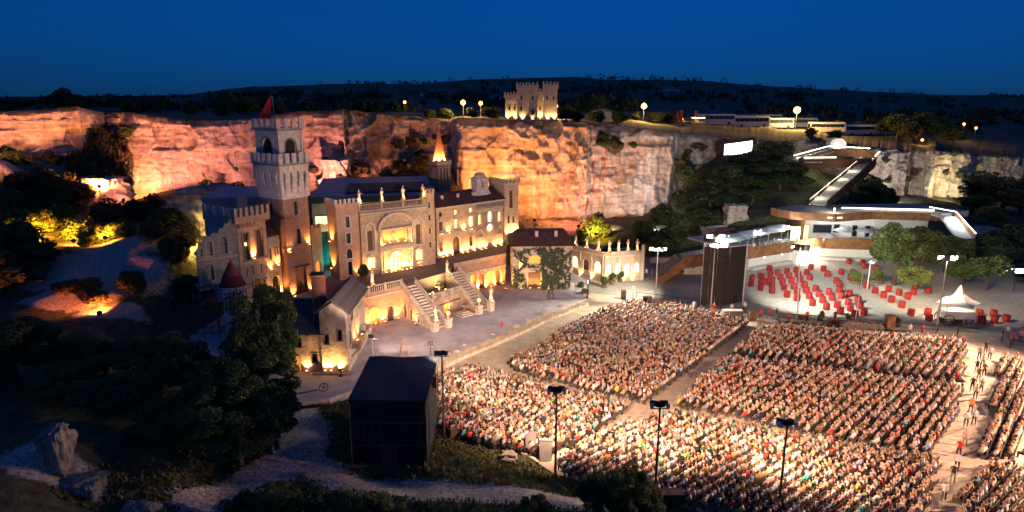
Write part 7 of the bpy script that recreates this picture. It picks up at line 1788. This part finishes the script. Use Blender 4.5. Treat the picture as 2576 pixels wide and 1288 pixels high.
MB().box(-2.2,2.2,-.8,.8,0,1.0).build('counter', M('stall_wood', (.4,.25,.12), .7, .2, 2), o); MB().box(-2.5,2.5,-1.2,1.2,2.5,2.62).build('roof', WPL, o)
for x in (-2.2,2.2): MB().tube((x,-.8,0),(x,-.8,2.5),.05,6).build('post', POLEW, o)
MB().box(-2.0,2.0,-.2,.2,2.3,2.42).build('tube_light', EM('stall_light', (1,.7,.3), 14), o)
for i, (u, v, Y, w) in enumerate(((1068,235,560,9),(1250,243,420,10),(1690,243,700,16),(1515,301,185,5))):
    zb_ = plat_z(u, Y); p = DY(u, v, Y); o = thing('far_shed', 'pale far off shed on the hills, %s from left' % nth((0,1,3,2)[i]), 'shed', (p.x,p.y,zb_)); h = max(1.8, p.z-zb_)
    MB().box(-w/2,w/2,0,w*.6,0,h).build('shed_wall', WPL, o); MB().prism([(-w/2-.3,h),(w/2+.3,h),(w/2+.3,h+.25),(0,h+w*.16),(-w/2-.3,h+.25)], -.3, w*.6+.3).build('roof', M('far_roof', (.3,.3,.34), .7, .1, 1), o)
# ------------------------------------------------------------------ props on the stage
def aframe(u, v, z, h, label, mat, name='step_ladder', cat='ladder'):
    p = G(u, v, z); o = thing(name, label, cat, (p.x,p.y,z), .3)
    for s in (-1,1):
        for t in (-1,1): MB().tube((.5*s*(h/2.2),.45*t*(h/2.2),0),(.12*s,.03*t,h),.05,6).build('leg', mat, o)
    for i in range(5): f = i/6; MB().tube((-.5*(h/2.2)*(1-f)-.1*f,-.43*(1-f)*(h/2.2),h*f+.2),(.5*(h/2.2)*(1-f)+.1*f,-.43*(1-f)*(h/2.2),h*f+.2),.035,5).build('rung', mat, o)
aframe(1018,905,.9,2.6,'tall wooden trestle ladder at the stage front', M('ladder_wood', (.45,.25,.12), .7, .2, 3)); aframe(1385,752,.9,1.9,'dark trestle easel before the vine house', WOODD, 'trestle', 'trestle')
PROP = M('prop_stone', (.42,.36,.3), .9, .25, 3, .3)
for i, (u, v, s) in enumerate(((1150,886,.5),(1170,868,.35),(1300,822,.6),(1330,806,.4),(1368,788,.6),(1410,772,.5),(1240,842,.35),(1128,890,.4))):
    p = G(u, v, .9); rock('stone_block', (p.x,p.y,.9+s*.28), (s*1.5,s*1.1,s*.8), 3.1*i+.5, 'loose prop stone on the stage front edge, %s in the line' % nth(i), PROP, cat='stone')
p = G(1168,790,.9); o = thing('stone_steps', 'small square stone well base with steps before the stairs', 'well', (p.x,p.y,.9), R(40)); 
for i in range(3): MB().box(-1.2+i*.35,1.2-i*.35,-1.2+i*.35,1.2-i*.35,i*.16,(i+1)*.16).build('step', TRIM, o)
MB().lathe(0,0,[(.1,.48),(.1,1.1),(.4,1.3),(.42,1.4),(.1,1.4)],10).build('basin', ROSE, o)
boxy(1128,815,.6,.5,.45,'small red chest at the foot of the left stair flight','red_chest','chest',REDT, .5, .9)
# wooden gangway from the stage to the track
p0 = G(770,985,.9); o = thing('wooden_gangway', 'dark plank gangway from the stage down to the dirt track', 'gangway', (p0.x,p0.y,.9), R(-60))
for i in range(12): t = i/12; MB().box(i*.32,i*.32+.29,-1.1,1.1,-.08,.0).build('plank', WOODD, o, loc=(0,0,-.75*t))
for i, (u, v) in enumerate(((815,985),)): 
    p = G(u, v, .9); w = thing('wagon_wheel', 'old spoked wagon wheel leaning at the stage edge', 'wheel', (p.x,p.y,1.37), .4)
    k = MB().lathe(0,0,[(.4,-.04),(.47,-.04),(.47,.04),(.4,.04),(.4,-.04)],18,False); k.v = [(x, z, y) for x,y,z in k.v]; k.build('tyre', WOODD, w)
    k = MB()
    for q in range(8): a = R(45*q); k.tube((0,0,0),(.42*math.cos(a),0,.42*math.sin(a)),.03,5)
    k.build('spokes', WOODD, w)
p = G(1430,1215,.9); boxy(1420,1222,.12,.12,1.2,'short dark stake in the grass below the near right seating','stake','post',WOODD, 0, .9)
